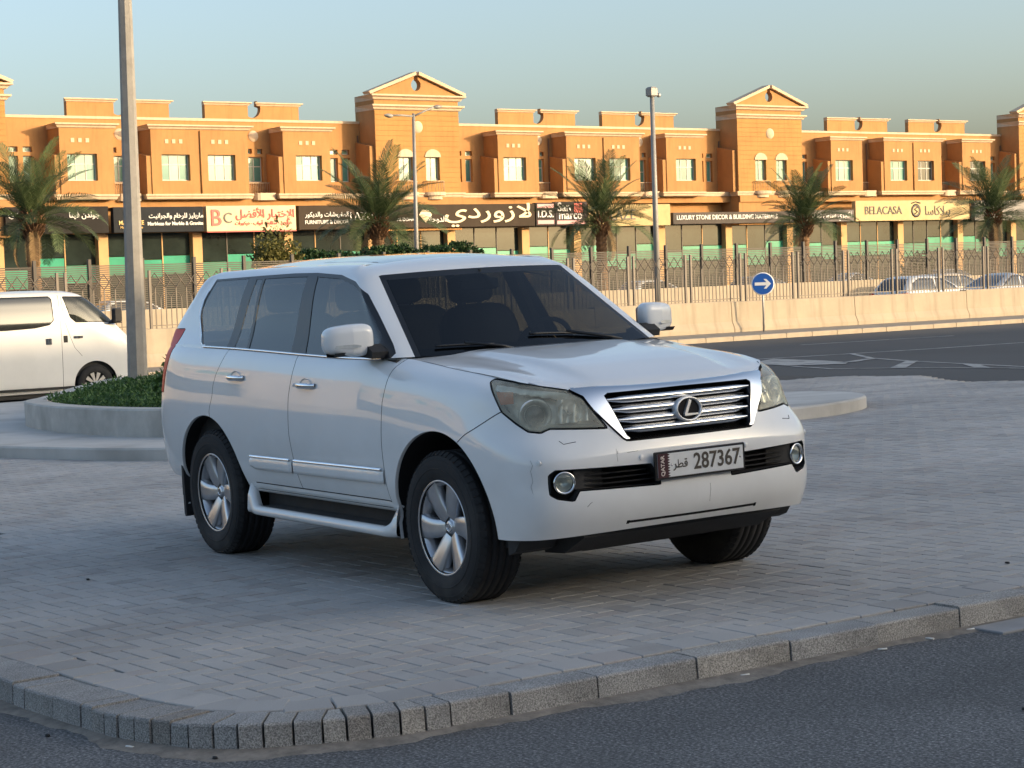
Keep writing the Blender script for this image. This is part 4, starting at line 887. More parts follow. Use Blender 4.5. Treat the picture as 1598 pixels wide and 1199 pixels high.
def green_controls():
    cols = []
    zc = [1.212, 1.32, 1.45, 1.56, 1.645, 1.69, 1.726, 1.75, 1.768, 1.778]; xcn = [-.33, -.492, -.687, -.852, -.98, -1.055, -1.18, -1.34, -1.56, -1.9]
    ze = [1.225, 1.32, 1.45, 1.55, 1.62, 1.662, 1.703, 1.735, 1.763, 1.778]
    xe = [-.519-(z-1.268)*1.454 for z in ze[:6]]+[-1.2, -1.35, -1.57, -1.9]; ye = [.733-(z-1.268)*.358 for z in ze[:6]]+[.52, .41, .22, 0]
    for f_ in (0, .35, .7, .88, 1.0):
        cols.append([(xcn[j]+(xe[j]-xcn[j])*f_**2, ye[j]*f_, zc[j]+(ze[j]-zc[j])*f_**2) for j in range(10)])
    Ys = [.852, .818, .773, .733, .697, .668, .60, .48, .26, 0]
    cols.append([(xe[j]-(.022 if j < 6 else .01), ye[j]+(.062 if j < 5 else .05 if j == 5 else .03 if j == 6 else .015 if j < 9 else 0), ze[j]) for j in range(10)])
    cols.append([(xe[j]-(.075 if j < 6 else .05), min(Ys[j], ye[j]+.1) if j < 9 else 0, ze[j]) for j in range(10)])
    x0 = [-.72, -1.0, -1.4, -1.8, -2.2, -2.6, -2.95, -3.2, -3.42]; x1 = [-1.27, -1.42, -1.66, -1.93, -2.22, -2.55, -2.83, -3.02, -3.16]
    for k in range(9):
        c = []
        for j in range(10):
            w = min(1, j/5); x = x0[k]*(1-w)+x1[k]*w; r = sstep(-.7, -2.9, x) if False else min(1, max(0, (-x-.7)/2.2))
            if j > 5: x = x+( -2.1-x)*[0, .03, .08, .2, .45][j-5]
            z = [1.222, 1.33, 1.455, 1.555, 1.625, 1.668, 1.712, 1.745, 1.768, 1.778][j]+[.055, .03, .018, .02, .025, .03, .03, .022, .012, .006][j]*r
            y = Ys[j]-(0.012*max(0, (-x-2.4))/0.6 if j < 6 else 0)
            if j == 0: y = float(np.interp(-x, [0, 3.1, 3.35, 3.52, 3.65], [.86, .862, .854, .838, .81]))
            c.append((x, y, z))
        cols.append(c)
    zr = [1.28, 1.365, 1.475, 1.578, 1.655, 1.70, 1.735, 1.76, 1.778, 1.785]
    cx = [-3.62, -3.60, -3.51, -3.40, -3.325, -3.27, -3.18, -3.02, -2.8, -2.45]; yy = [.80, .778, .742, .71, .683, .655, .58, .46, .25, 0]
    cols.append([(cx[j]+.03, yy[j], zr[j]) for j in range(10)])
    cols.append([(cx[j]-.035, yy[j]-.07*(1-j/9), zr[j]) for j in range(10)])
    for f_ in (.6, .3, 0): cols.append([(cx[j]-.06-(1-f_)*.02*(1-j/9), yy[j]*f_, zr[j]) for j in range(10)])
    return np.array(cols)
def hood_controls():
    """rows front edge -> cowl, columns centre -> shut line (half)"""
    edge = np.array([(.785, 0, 1.052), (.78, .2, 1.053), (.755, .4, 1.055), (.69, .565, 1.062), (.62, .66, 1.083), (.535, .735, 1.105)])
    back = np.array([(-.36, 0, 1.222), (-.365, .2, 1.222), (-.385, .4, 1.222), (-.42, .57, 1.220), (-.455, .68, 1.217), (-.48, .785, 1.214)])
    sx = [.535, .40, .27, .13, .03, -.07, -.16, -.33, -.48]; sy = [.735, .757, .764, .768, .77, .771, .773, .778, .785]; sz = [1.105, 1.125, 1.14, 1.153, 1.162, 1.172, 1.184, 1.203, 1.214]
    rows = []
    for b, f_ in zip(np.linspace(0, 1, 9), [0, .05, .14, .26, .40, .55, .7, .86, 1.0]):
        r = []
        ex = np.interp(f_, [0, .05, .14, .26, .40, .55, .7, .86, 1], sx); ey = np.interp(ex, sx[::-1], sy[::-1]); ez = np.interp(ex, sx[::-1], sz[::-1])
        for k in range(6):
            p = edge[k]+(back[k]-edge[k])*f_
            crown = [.052, .052, .05, .042, .02, 0][k]*math.sin(math.pi*min(1, f_**0.62))**0.9 if 0 < f_ < 1 else 0
            z = p[2]+crown*(.75)
            if k == 5: p = np.array([ex, ey, ez]); z = ez
            if k == 4 and f_ > 0: g_ = min(1, f_/.2); z = (1-g_)*z+g_*(.55*z+.45*(ez+.016*math.sin(math.pi*f_)))
            # raised centre panel between two creases
            if k <= 2: z += .012*sstep(.05, .4, f_)
            r.append((p[0], p[1], z))
        rows.append(r)
    return np.array(rows)
# ---------------------------------------------------------------- cutting machinery
class PM:
    def __init__(s, P, sgn):
        nu, nv = P.shape[:2]; s.V = [tuple(q) for q in P.reshape(-1, 3)]
        du = np.gradient(P, axis=0); dv = np.gradient(P, axis=1); n = np.cross(du, dv); n /= np.maximum(np.linalg.norm(n, axis=2, keepdims=True), 1e-12); n *= sgn
        s.N = [tuple(q) for q in n.reshape(-1, 3)]
        I = np.arange(nu*nv).reshape(nu, nv); a, b, c, d = I[:-1, :-1].ravel(), I[1:, :-1].ravel(), I[1:, 1:].ravel(), I[:-1, 1:].ravel()
        q = np.stack([a, b, c, d] if sgn > 0 else [d, c, b, a], 1); s.F = [tuple(r) for r in q.tolist()]; s.T = ['' for _ in s.F]
    def cut(s, f, only=None):
        """split faces along f = 0; f takes (n,3) points"""
        val = f(np.array(s.V)); val = np.where(np.abs(val) < 1e-7, 1e-7, val); sg = val > 0; cache = {}; F2 = []; T2 = []
        val = list(val)
        for fc, tg in zip(s.F, s.T):
            q = [sg[i] for i in fc]
            if (only is not None and tg not in only) or all(q) or not any(q): F2.append(fc); T2.append(tg); continue
            A, B = [], []; n = len(fc)
            for k in range(n):
                i, j = fc[k], fc[(k+1) % n]
                (A if sg[i] else B).append(i)
                if sg[i] != sg[j]:
                    e = (min(i, j), max(i, j))
                    if e not in cache:
                        w = val[e[0]]/(val[e[0]]-val[e[1]]); a, b = np.array(s.V[e[0]]), np.array(s.V[e[1]]); na, nb = np.array(s.N[e[0]]), np.array(s.N[e[1]]); nn = na+(nb-na)*w
                        cache[e] = len(s.V); s.V.append(tuple(a+(b-a)*w)); s.N.append(tuple(nn/np.linalg.norm(nn)))
                    A.append(cache[e]); B.append(cache[e])
            for X in (A, B):
                if len(X) > 2: F2.append(tuple(X)); T2.append(tg)
        s.F, s.T = F2, T2
    def cents(s): 
        V = np.array(s.V); return np.array([V[list(f)].mean(0) for f in s.F])
    def label(s, f, name, only=('',), C=None):
        C = s.cents() if C is None else C; v = f(C)
        for k in range(len(s.F)):
            if v[k] < 0 and s.T[k] in only: s.T[k] = name
    def region(s, f, name, only=('',), gap=0.0, gapname='gap'):
        """cut region f<0 out and call it name; a gap strip is left round its edge"""
        if gap > 0:
            s.cut(lambda P: f(P)-gap/2, only); s.cut(lambda P: f(P)+gap/2, only); C = s.cents(); v = f(C)
            for k in range(len(s.F)):
                if s.T[k] in only:
                    if v[k] < -gap/2: s.T[k] = name
                    elif v[k] < gap/2: s.T[k] = gapname
        else:
            s.cut(f, only); s.label(f, name, only)
    def seam(s, f, mask, gap=0.005, only=('',), name='gap'):
        """thin dark strip along f = 0 where mask < 0"""
        s.cut(lambda P: f(P)-gap/2, only); s.cut(lambda P: f(P)+gap/2, only); C = s.cents(); v = np.abs(f(C)); m = mask(C)
        for k in range(len(s.F)):
            if s.T[k] in only and v[k] < gap/2 and m[k] < 0: s.T[k] = name
    def part(s, name, push=0.0, side=1):
        V, N, F, mp = [], [], [], {}
        for fc, tg in zip(s.F, s.T):
            if tg != name: continue
            g_ = []
            for i in fc:
                if i not in mp:
                    mp[i] = len(V); p, n = s.V[i], s.N[i]; V.append((p[0]+n[0]*push, side*(p[1]+n[1]*push), p[2]+n[2]*push)); N.append((n[0], side*n[1], n[2]))
                g_.append(mp[i])
            F.append(tuple(g_) if side > 0 else tuple(reversed(g_)))
        return V, F, N
def sd_poly(P2, pts, r=0.0):
    """signed distance (n,2) to polygon, negative inside; r rounds the corners outwards"""
    pts = np.array(pts, float); n = len(pts); d = np.full(len(P2), 1e9); ins = np.zeros(len(P2), bool)
    for i in range(n):
        a, b = pts[i], pts[(i+1) % n]; e = b-a; w = P2-a; k = np.clip((w@e)/(e@e), 0, 1); q = w-k[:, None]*e; d = np.minimum(d, np.hypot(q[:, 0], q[:, 1]))
        c = (a[1] > P2[:, 1]) != (b[1] > P2[:, 1])
        with np.errstate(divide='ignore', invalid='ignore'): ins ^= c & (P2[:, 0] < (b[0]-a[0])*(P2[:, 1]-a[1])/(b[1]-a[1])+a[0])
    return np.where(ins, -d, d)-r
def XZ(P): return P[:, [0, 2]]
def YZ(P): return P[:, [1, 2]]
def UZ(P): return np.stack([(P[:, 1]-P[:, 0])/math.sqrt(2), P[:, 2]], 1)
def polyline_x(pts):
    """f = x - X(z) for a seam running up the side"""
    z = np.array([p[1] for p in pts]); x = np.array([p[0] for p in pts]); o = np.argsort(z); return lambda P: P[:, 0]-np.interp(P[:, 2], z[o], x[o])
# ---------------------------------------------------------------- materials
def paint_mat():
    m = mat('white_paint', (0.72, 0.73, 0.735), 0.32, coat=1.0, coat_r=0.02, spec=0.2); N, L = nt(m); b = N['Principled BSDF']
    tc = N.new('ShaderNodeTexCoord')
    n = N.new('ShaderNodeTexNoise'); n.inputs['Scale'].default_value = 1.7; n.inputs['Detail'].default_value = 5; L.new(tc.outputs['Object'], n.inputs['Vector'])
    r = ramp_node(N, [(0.35, (0.78, 0.785, 0.78)), (0.7, (0.83, 0.835, 0.83))]); L.new(n.outputs['Fac'], r.inputs[0])
    # road dust low on the body: its own shape, broken up by noise
    sep = N.new('ShaderNodeSeparateXYZ'); L.new(tc.outputs['Object'], sep.inputs[0]); n2 = N.new('ShaderNodeTexNoise'); n2.inputs['Scale'].default_value = 6; n2.inputs['Detail'].default_value = 8; L.new(tc.outputs['Object'], n2.inputs['Vector'])
    ad = N.new('ShaderNodeMath'); ad.operation = 'MULTIPLY_ADD'; L.new(n2.outputs['Fac'], ad.inputs[0]); ad.inputs[1].default_value = -0.5; L.new(sep.outputs['Z'], ad.inputs[2])
    mr = N.new('ShaderNodeMapRange'); mr.inputs[1].default_value = 0.02; mr.inputs[2].default_value = 0.55; mr.inputs[3].default_value = 0.28; mr.inputs[4].default_value = 0.0; L.new(ad.outputs[0], mr.inputs[0])
    mx = N.new('ShaderNodeMix'); mx.data_type = 'RGBA'; L.new(mr.outputs[0], mx.inputs[0]); L.new(r.outputs[0], mx.inputs[6]); mx.inputs[7].default_value = (0.40, 0.37, 0.33, 1); L.new(mx.outputs[2], b.inputs['Base Color'])
    rr = N.new('ShaderNodeMapRange'); rr.inputs[1].default_value = 0.3; rr.inputs[2].default_value = 0.75; rr.inputs[3].default_value = 0.0; rr.inputs[4].default_value = 0.045; L.new(n2.outputs['Fac'], rr.inputs[0]); L.new(rr.outputs[0], b.inputs['Coat Roughness'])
    return m
M_PNT = paint_mat()
M_GAP = mat('panel_gap_black', (0.006, 0.006, 0.007), 0.9); M_BLK = mat('black_trim', (0.012, 0.012, 0.013), 0.35, var=0.2, vscale=10); M_BLKM = mat('matt_black_plastic', (0.022, 0.022, 0.023), 0.75, var=0.25, vscale=12, bump=0.15, bscale=200)
M_CHR = mat('chrome', (0.78, 0.79, 0.80), 0.08, metal=1.0); M_SAT = mat('satin_chrome', (0.66, 0.67, 0.69), 0.17, metal=1.0); M_DKCH = mat('dark_chrome', (0.16, 0.165, 0.175), 0.25, metal=1.0)
M_EMB = mat('emblem_metal', (0.80, 0.81, 0.82), 0.28, metal=0.55); M_TYRE = mat('tyre_rubber', (0.018, 0.018, 0.019), 0.85, var=0.3, vscale=9, bump=0.2, bscale=120, dirt=((0.06, 0.055, 0.05), 0.5), dscale=5)
M_ALLOY = mat('alloy', (0.52, 0.53, 0.55), 0.30, metal=0.85, var=0.1, vscale=14, dirt=((0.25, 0.23, 0.21), 0.35), dscale=7)
M_WSG = glass_mat('windscreen_glass', (0.19, 0.205, 0.205), 0.8); M_SIDEG = glass_mat('side_glass', (0.46, 0.49, 0.48), 1.0, 0.0, (0.085, 0.094, 0.092), 0.46); M_PRIVG = glass_mat('rear_side_glass', (0.42, 0.45, 0.44), 1.0, 0.0, (0.08, 0.09, 0.088), 0.50)
M_MIRG = mat('mirror_glass', (0.8, 0.8, 0.8), 0.02, metal=1.0); M_AMB = mat('amber', (0.75, 0.20, 0.05), 0.3); M_INT = mat('cabin_dark', (0.03, 0.029, 0.028), 0.8, var=0.2, vscale=9); M_SEAT = mat('seat_leather', (0.055, 0.05, 0.046), 0.6, var=0.2, vscale=7)
M_REDL = mat('tail_red', (0.70, 0.035, 0.025), 0.4, spec=0.2); M_REDC = mat('tail_clear', (0.62, 0.5, 0.5), 0.15, coat=1.0)
def lens_mat():
    """aged polycarbonate: hazy, slightly yellow, under a clear coat"""
    m = bpy.data.materials.new('hazy_lens'); m.use_nodes = True; N, L = nt(m); N.remove(N['Principled BSDF']); out = N['Material Output']
    tr = N.new('ShaderNodeBsdfTransparent'); tr.inputs[0].default_value = (0.90, 0.90, 0.82, 1); df = N.new('ShaderNodeBsdfDiffuse'); df.inputs[0].default_value = (0.95, 0.90, 0.70, 1)
    tc = N.new('ShaderNodeTexCoord'); n = N.new('ShaderNodeTexNoise'); n.inputs['Scale'].default_value = 9; n.inputs['Detail'].default_value = 6; L.new(tc.outputs['Object'], n.inputs['Vector']); mr = N.new('ShaderNodeMapRange'); mr.inputs[1].default_value = 0.3; mr.inputs[2].default_value = 0.72; mr.inputs[3].default_value = 0.12; mr.inputs[4].default_value = 0.34; L.new(n.outputs['Fac'], mr.inputs[0])
    m1 = N.new('ShaderNodeMixShader'); L.new(mr.outputs[0], m1.inputs[0]); L.new(tr.outputs[0], m1.inputs[1]); L.new(df.outputs[0], m1.inputs[2])
    gl = N.new('ShaderNodeBsdfGlossy'); gl.inputs['Roughness'].default_value = 0.16; fr = N.new('ShaderNodeFresnel'); fr.inputs[0].default_value = 1.45; m2 = N.new('ShaderNodeMixShader'); L.new(fr.outputs[0], m2.inputs[0]); L.new(m1.outputs[0], m2.inputs[1]); L.new(gl.outputs[0], m2.inputs[2]); L.new(m2.outputs[0], out.inputs[0]); return m
M_LENS = lens_mat(); M_LAMPIN = mat('lamp_reflector', (0.85, 0.86, 0.83), 0.25, metal=0.4, var=0.25, vscale=16); M_LAMPDK = mat('lamp_housing', (0.74, 0.73, 0.67), 0.35, metal=0.2, var=0.15, vscale=20); M_GLOBE = glass_mat('lamp_globe', (0.75, 0.78, 0.75), 1.0)
CAR = thing('parked_car', 'white off-road wagon with chrome grille parked on the grey pavers in the foreground', 'car', Matrix.Identity(4))
def cpart(name, V, F, N, m, parent=None, smooth=True):
    me = new_mesh(name, V, F, m, smooth, N); return link(bpy.data.objects.new(name, me), parent or CAR)
# ---------------------------------------------------------------- lower body
LBP = dense(lower_controls(), 370, 100); GHP = dense(green_controls(), 270, 100); HDP = dense(hood_controls(), 110, 60)
for _ in range(36):   # fair the sheet metal
    LBP[1:-1] = LBP[1:-1]*.5+.25*(LBP[:-2]+LBP[2:]); LBP[:, 1:-1] = LBP[:, 1:-1]*.6+.2*(LBP[:, :-2]+LBP[:, 2:])
for _ in range(14):
    GHP[1:-1] = GHP[1:-1]*.5+.25*(GHP[:-2]+GHP[2:])
# the roof panel: one smooth crown instead of converging rows
_C = green_controls(); _kv = np.r_[0, np.cumsum(np.mean(np.linalg.norm(np.diff(_C, axis=1), axis=2), axis=0))]; _v = np.linspace(0, _kv[-1], GHP.shape[1])[None, :]
_w = np.clip((_v-(_kv[5]*.75+_kv[6]*.25))/(_kv[7]-_kv[5]), 0, 1); _w = _w*_w*(3-2*_w)
_X, _Y = GHP[:, :, 0], np.abs(GHP[:, :, 1])
_zc = cspline(np.array([.9, 1.06, 1.18, 1.35, 1.6, 1.9, 2.3, 2.8, 3.1, 3.3, 3.5]), np.array([1.62, 1.692, 1.724, 1.748, 1.767, 1.778, 1.783, 1.777, 1.758, 1.725, 1.66]), -_X.ravel()).reshape(_X.shape)
_D = .068*(_Y/.6)**2.6*np.interp(-_X, [1.1, 1.9, 3.0, 3.3], [.5, 1, 1, .8]); GHP[:, :, 2] = (1-_w)*GHP[:, :, 2]+_w*(_zc-_D)
lb = PM(LBP, 1); gh = PM(GHP, 1)
def orient(pm):
    C = np.array(pm.V); Nn = np.array(pm.N); c0 = np.array([-1.4, 0.0, 0.9]); 
    if np.mean(np.sum((C-c0)*Nn, 1)) < 0: pm.N = [tuple(-np.array(n)) for n in pm.N]; pm.F = [tuple(reversed(f)) for f in pm.F]
orient(lb); orient(gh)
FAX, RAX = (0.02, 0.385, 0.487), (-2.775, 0.385, 0.477)
# flare round the arches
Vn = []
for p, n in zip(lb.V, lb.N):
    d = 0
    for (ax, az, ar) in (FAX, RAX):
        q = math.hypot(p[0]-ax, p[2]-az)-ar
        if p[1] > 0.8 and -0.02 < q < 0.16: d = max(d, 0.014*(1-sstep(0.03, 0.14, q)))
    Vn.append((p[0], p[1]+d, p[2]))
lb.V = Vn
for (ax, az, ar) in (FAX, RAX):
    lb.region(lambda P: np.where(P[:, 1] > 0.5, np.hypot(P[:, 0]-ax, P[:, 2]-az)-ar, 1.0), 'arch')
HL = [(.307, 1.112), (.292, 1.12), (.121, 1.094), (-.076, 1.058), (-.155, 1.02), (-.262, .878), (-.01, .893), (.03, .876), (.09, .884), (.15, .92), (.226, .976), (.268, 1.05)]
lb.region(lambda P: np.where(P[:, 0] > 0.1, sd_poly(UZ(P), HL, 0.004), 1.0), 'headlight', gap=0.009)
GRO = [(-.1, 1.06), (.57, 1.066), (.585, 1.055), (.395, .818), (.375, .806), (-.1, .806)]
GRI = [(-.1, 1.035), (.42, 1.033), (.444, 1.022), (.374, .828), (.362, .816), (-.1, .814)]
lb.region(lambda P: np.where(P[:, 0] > 0.1, sd_poly(YZ(P), GRI), 1.0), 'grille_hole')
lb.region(lambda P: np.where(P[:, 0] > 0.1, sd_poly(YZ(P), GRO), 1.0), 'grille_frame', gap=0.006)
_C = lb.cents()
for k in range(len(lb.F)):
    if lb.T[k] == 'grille_frame' and _C[k][2] < .8155: lb.T[k] = 'gap'
INT = [(.775, .675), (.752, .694), (.266, .684), (.218, .611), (.218, .587), (.648, .597), (.678, .55), (.748, .565), (.775, .584)]
lb.region(lambda P: np.where(P[:, 0] > 0.1, sd_poly(YZ(P), INT, 0.006), 1.0), 'intake')
lb.region(lambda P: np.where(P[:, 0] > 0.1, np.maximum(np.abs(P[:, 2]-(0.418+0.02*np.abs(P[:, 1])*0))-0.0065, np.abs(P[:, 1])-0.39), 1.0), 'slit')
# bumper / fender seam
sx_ = [.10, .2, .30, .407, .5, .62]; sz_ = [.72, .80, .865, .918, .965, 1.02]
bump_f = lambda P: P[:, 2]-np.interp(P[:, 0], sx_, sz_)
lb.seam(bump_f, lambda P: np.where((P[:, 0] > 0.1) & (P[:, 0] < 0.56), -1, 1), 0.006)
# doors
SE_R = polyline_x([(-2.52, 1.27), (-2.56, 1.21), (-2.64, 1.11), (-2.672, 1.05), (-2.70, .884), (-2.69, .8), (-2.5, .5), (-2.24, .44)])
SE_M = polyline_x([(-1.60, 1.25), (-1.592, 1.18), (-1.61, 1.1), (-1.632, 1.0), (-1.638, .79), (-1.602, .557), (-1.588, .44)])
SE_F = polyline_x([(-.455, 1.23), (-.47, 1.19), (-.497, 1.11), (-.528, 1.0), (-.532, .9), (-.541, .789), (-.549, .57), (-.53, .457)])
ybody = lambda P: np.where((P[:, 1] > 0.6) & (P[:, 2] > 0.478), -1, 1)
lb.seam(SE_F, ybody, 0.0055); lb.seam(SE_M, ybody, 0.0055)
lb.seam(SE_R, lambda P: np.where((P[:, 1] > 0.6) & (np.hypot(P[:, 0]-RAX[0], P[:, 2]-RAX[1]) > RAX[2]) & (P[:, 2] > 0.478), -1, 1), 0.0055)
lb.seam(lambda P: P[:, 2]-0.478, lambda P: np.where((P[:, 1] > 0.6) & (P[:, 0] < -.53) & (P[:, 0] > -2.2), -1, 1), 0.006)
# rear bumper seam and tail lamp
lb.cut(lambda P: P[:, 2]-0.80)
TLX = lambda P: np.where(P[:, 1] > 0.35, np.maximum.reduce([P[:, 0]-np.interp(P[:, 2], [.97, 1.1, 1.28, 1.39], [-3.50, -3.465, -3.395, -3.355]), 0.985-P[:, 2], P[:, 2]-1.385, 0.60-P[:, 1]]), 1.0)
lb.region(TLX, 'tail', gap=0.006)
C = lb.cents(); fF, fM, fR, fB = SE_F(C), SE_M(C), SE_R(C), bump_f(C)
for k in range(len(lb.F)):
    if lb.T[k]: continue
    x, y, z = C[k]
    if x > 0.05 and fB[k] < 0 and fF[k] > 0 or x > 0.56: lb.T[k] = 'front_bumper'
    elif fF[k] > 0: lb.T[k] = 'fender'
    elif z > 0.478 and y > 0.6 and fM[k] > 0: lb.T[k] = 'front_door'
    elif z > 0.478 and y > 0.6 and fR[k] > 0 and x > -2.75: lb.T[k] = 'rear_door'
    elif x < -3.2 and z < 0.80: lb.T[k] = 'rear_bumper'
    else: lb.T[k] = 'body'
# ---------------------------------------------------------------- greenhouse
YE = lambda z: .733-(z-1.268)*.358
WSF = lambda P: np.where(P[:, 0] > np.minimum(-.40, -.519-(P[:, 2]-1.268)*1.454-0.02)-0.02, np.maximum.reduce([P[:, 1]-YE(P[:, 2]), P[:, 2]-(1.664-0.03*P[:, 1]**2)]), 1.0)
gh.region(lambda P: WSF(P)+0.026, 'windscreen'); gh.region(lambda P: WSF(P)-0.004, 'frit')
DLO = [(-3.10, 1.684), (-3.165, 1.56), (-3.175, 1.50), (-3.15, 1.45), (-3.05, 1.345), (-2.95, 1.282), (-2.90, 1.262), (-2.4, 1.245), (-1.6, 1.222), (-.8, 1.20), (-.56, 1.20), (-.54, 1.245), (-.60, 1.29), (-.845, 1.455), (-1.0, 1.557), (-1.17, 1.628), (-1.37, 1.668), (-1.70, 1.688), (-2.0, 1.693), (-2.5, 1.690)]
dlo = lambda P: np.where((P[:, 1] > 0.55) & (P[:, 0] < -.45) & (P[:, 0] > -3.3), sd_poly(XZ(P), DLO, 0.003), 1.0)
def slab(zs, xa, xb): return lambda P: np.maximum(P[:, 0]-np.interp(P[:, 2], zs, xa), np.interp(P[:, 2], zs, xb)-P[:, 0])
zz_ = [1.25, 1.68]
inner = lambda P: np.maximum(dlo(P)+0.022, 1.0*(P[:, 2]*0-1))
def pane(zs, xa, xb, top=0.02):
    s_ = slab(zs, xa, xb); return lambda P: np.maximum(s_(P), dlo(P)+top)
gh.region(pane(zz_, [-2.585, -2.60], [-9, -9], 0.012), 'quarter_glass')
gh.region(pane(zz_, [-2.30, -2.40], [-2.475, -2.475]), 'vent_glass')
gh.region(pane(zz_, [-1.70, -1.80], [-2.265, -2.365]), 'rear_glass')
gh.region(lambda P: np.maximum(pane(zz_, [-.70, -.70], [-1.52, -1.668])(P), 0), 'front_glass') if False else gh.region(pane(zz_, [-.70, -.70], [-1.52, -1.668]), 'front_glass')
gh.region(dlo, 'black')
RGP = [(-.5, 1.36), (.60, 1.37), (.52, 1.62), (-.5, 1.635)]
gh.region(lambda P: np.where(P[:, 0] < -3.2, sd_poly(YZ(P), RGP, 0.02), 1.0), 'backlight')
gh.region(TLX, 'tail', gap=0.006)
gh.region(lambda P: np.where(P[:, 2] > 1.70, np.maximum(np.abs(P[:, 0]+1.66)-0.36, np.abs(P[:, 1])-0.45), 1.0), 'sunroof', gap=0.005, gapname='roofgap')
# ditch seam along the roof edge, from the windscreen corner back
for k in range(len(gh.T)):
    if not gh.T[k]: gh.T[k] = 'body'
# ---------------------------------------------------------------- parts to objects
def both(pm, tag_, push=0.0):
    V, F, N = pm.part(tag_, push, 1); V2, F2, N2 = pm.part(tag_, push, -1); b = len(V); return V+V2, F+[tuple(b+i for i in f) for f in F2], N+N2
def merge(*a):
    V, F, N = [], [], []
    for v, f, n in a: b = len(V); V += v; F += [tuple(b+i for i in q) for q in f]; N += n
    return V, F, N
cpart('body', *merge(both(lb, 'body'), both(gh, 'body')), M_PNT)
cpart('front_bumper', *both(lb, 'front_bumper'), M_PNT); cpart('rear_bumper', *both(lb, 'rear_bumper'), M_PNT)
tag(cpart('panel_gap', *merge(both(lb, 'gap', -0.006), both(gh, 'gap', -0.006)), M_GAP), kind='stuff')
cpart('windscreen', *both(gh, 'windscreen'), M_WSG); cpart('windscreen_surround', *both(gh, 'frit', -0.001), M_BLK)
cpart('rear_window', *both(gh, 'backlight'), M_PRIVG); cpart('sunroof', *both(gh, 'sunroof', 0.0), mat('sunroof_glass', (0.05, 0.06, 0.065), 0.05, coat=1.0)); cpart('sunroof_seal', *both(gh, 'roofgap', -0.002), M_GAP)
DOOR = {}
for sd in (1, -1):
    fd = cpart('front_door', *lb.part('front_door', 0, sd), M_PNT); rd = cpart('rear_door', *lb.part('rear_door', 0, sd), M_PNT); DOOR[sd] = (fd, rd)
    cpart('fender', *lb.part('fender', 0, sd), M_PNT)
    cpart('window_trim', *gh.part('black', -0.001, sd), M_BLK)
    cpart('quarter_window', *gh.part('quarter_glass', -0.003, sd), M_PRIVG); cpart('window_pane', *gh.part('front_glass', -0.004, sd), M_SIDEG, fd); cpart('window_pane', *gh.part('rear_glass', -0.004, sd), M_PRIVG, rd); cpart('vent_pane', *gh.part('vent_glass', -0.003, sd), M_PRIVG, rd)
    tl = cpart('tail_lamp', *merge(lb.part('tail', 0.002, sd), gh.part('tail', 0.002, sd)), M_REDL)
# hood
_f = np.clip((HDP[:, :, 0].max()-HDP[:, :, 0])/1.15, 0, 1); _yl = np.where(HDP[:, :, 0] > -9, .44+.06*(_f-.5), 0); _d = np.abs(HDP[:, :, 1])-_yl
HDP[:, :, 2] += .011*(1-np.clip((_d+.022)/.044, 0, 1))*np.clip((_f-.03)/.25, 0, 1)*np.clip((1.02-_f)/.12, 0, 1)-.004*np.exp(-((_d-.05)/.04)**2)*np.clip((_f-.03)/.25, 0, 1)*np.clip((.98-_f)/.12, 0, 1)
hd = PM(HDP, 1)
if np.mean([n[2] for n in hd.N]) < 0: hd.N = [tuple(-np.array(n)) for n in hd.N]; hd.F = [tuple(reversed(f)) for f in hd.F]
hd.cut(lambda P: P[:, 1]+np.where(P[:, 0] > -2, 0.0045, 0)-0.0-np.interp(P[:, 0], [-.48, -.33, -.16, -.07, .03, .13, .27, .40, .535], [.785, .778, .773, .771, .77, .768, .764, .757, .735]))
hd.T = ['hood']*len(hd.F)
V1, F1, N1 = hd.part('hood', 0.002, 1); V2, F2, N2 = hd.part('hood', 0.002, -1)
HOOD = cpart('hood', *merge((V1, F1, N1), (V2, F2, N2)), M_PNT)
# dark lining under the shut lines
V1, F1, N1 = hd.part('hood', -0.012, 1); V2, F2, N2 = hd.part('hood', -0.012, -1); V, F, N = merge((V1, F1, N1), (V2, F2, N2))
V = [(x, y*1.018, z-0.006) for x, y, z in V]; cpart('hood_liner', V, F, N, M_GAP)
mb = MB(); n_ = 26
P = [[(-.36-.12*abs(k/n_*2-1)**2.0+dx, (k/n_*2-1)*.80, 1.212-0.006*abs(k/n_*2-1)+dz) for dx, dz in ((0.03, -0.012), (-.04, 0.012), (-.13, 0.05))] for k in range(n_+1)]
mb.grid(P); mb.build('cowl', M_BLKM, CAR, fix=True)
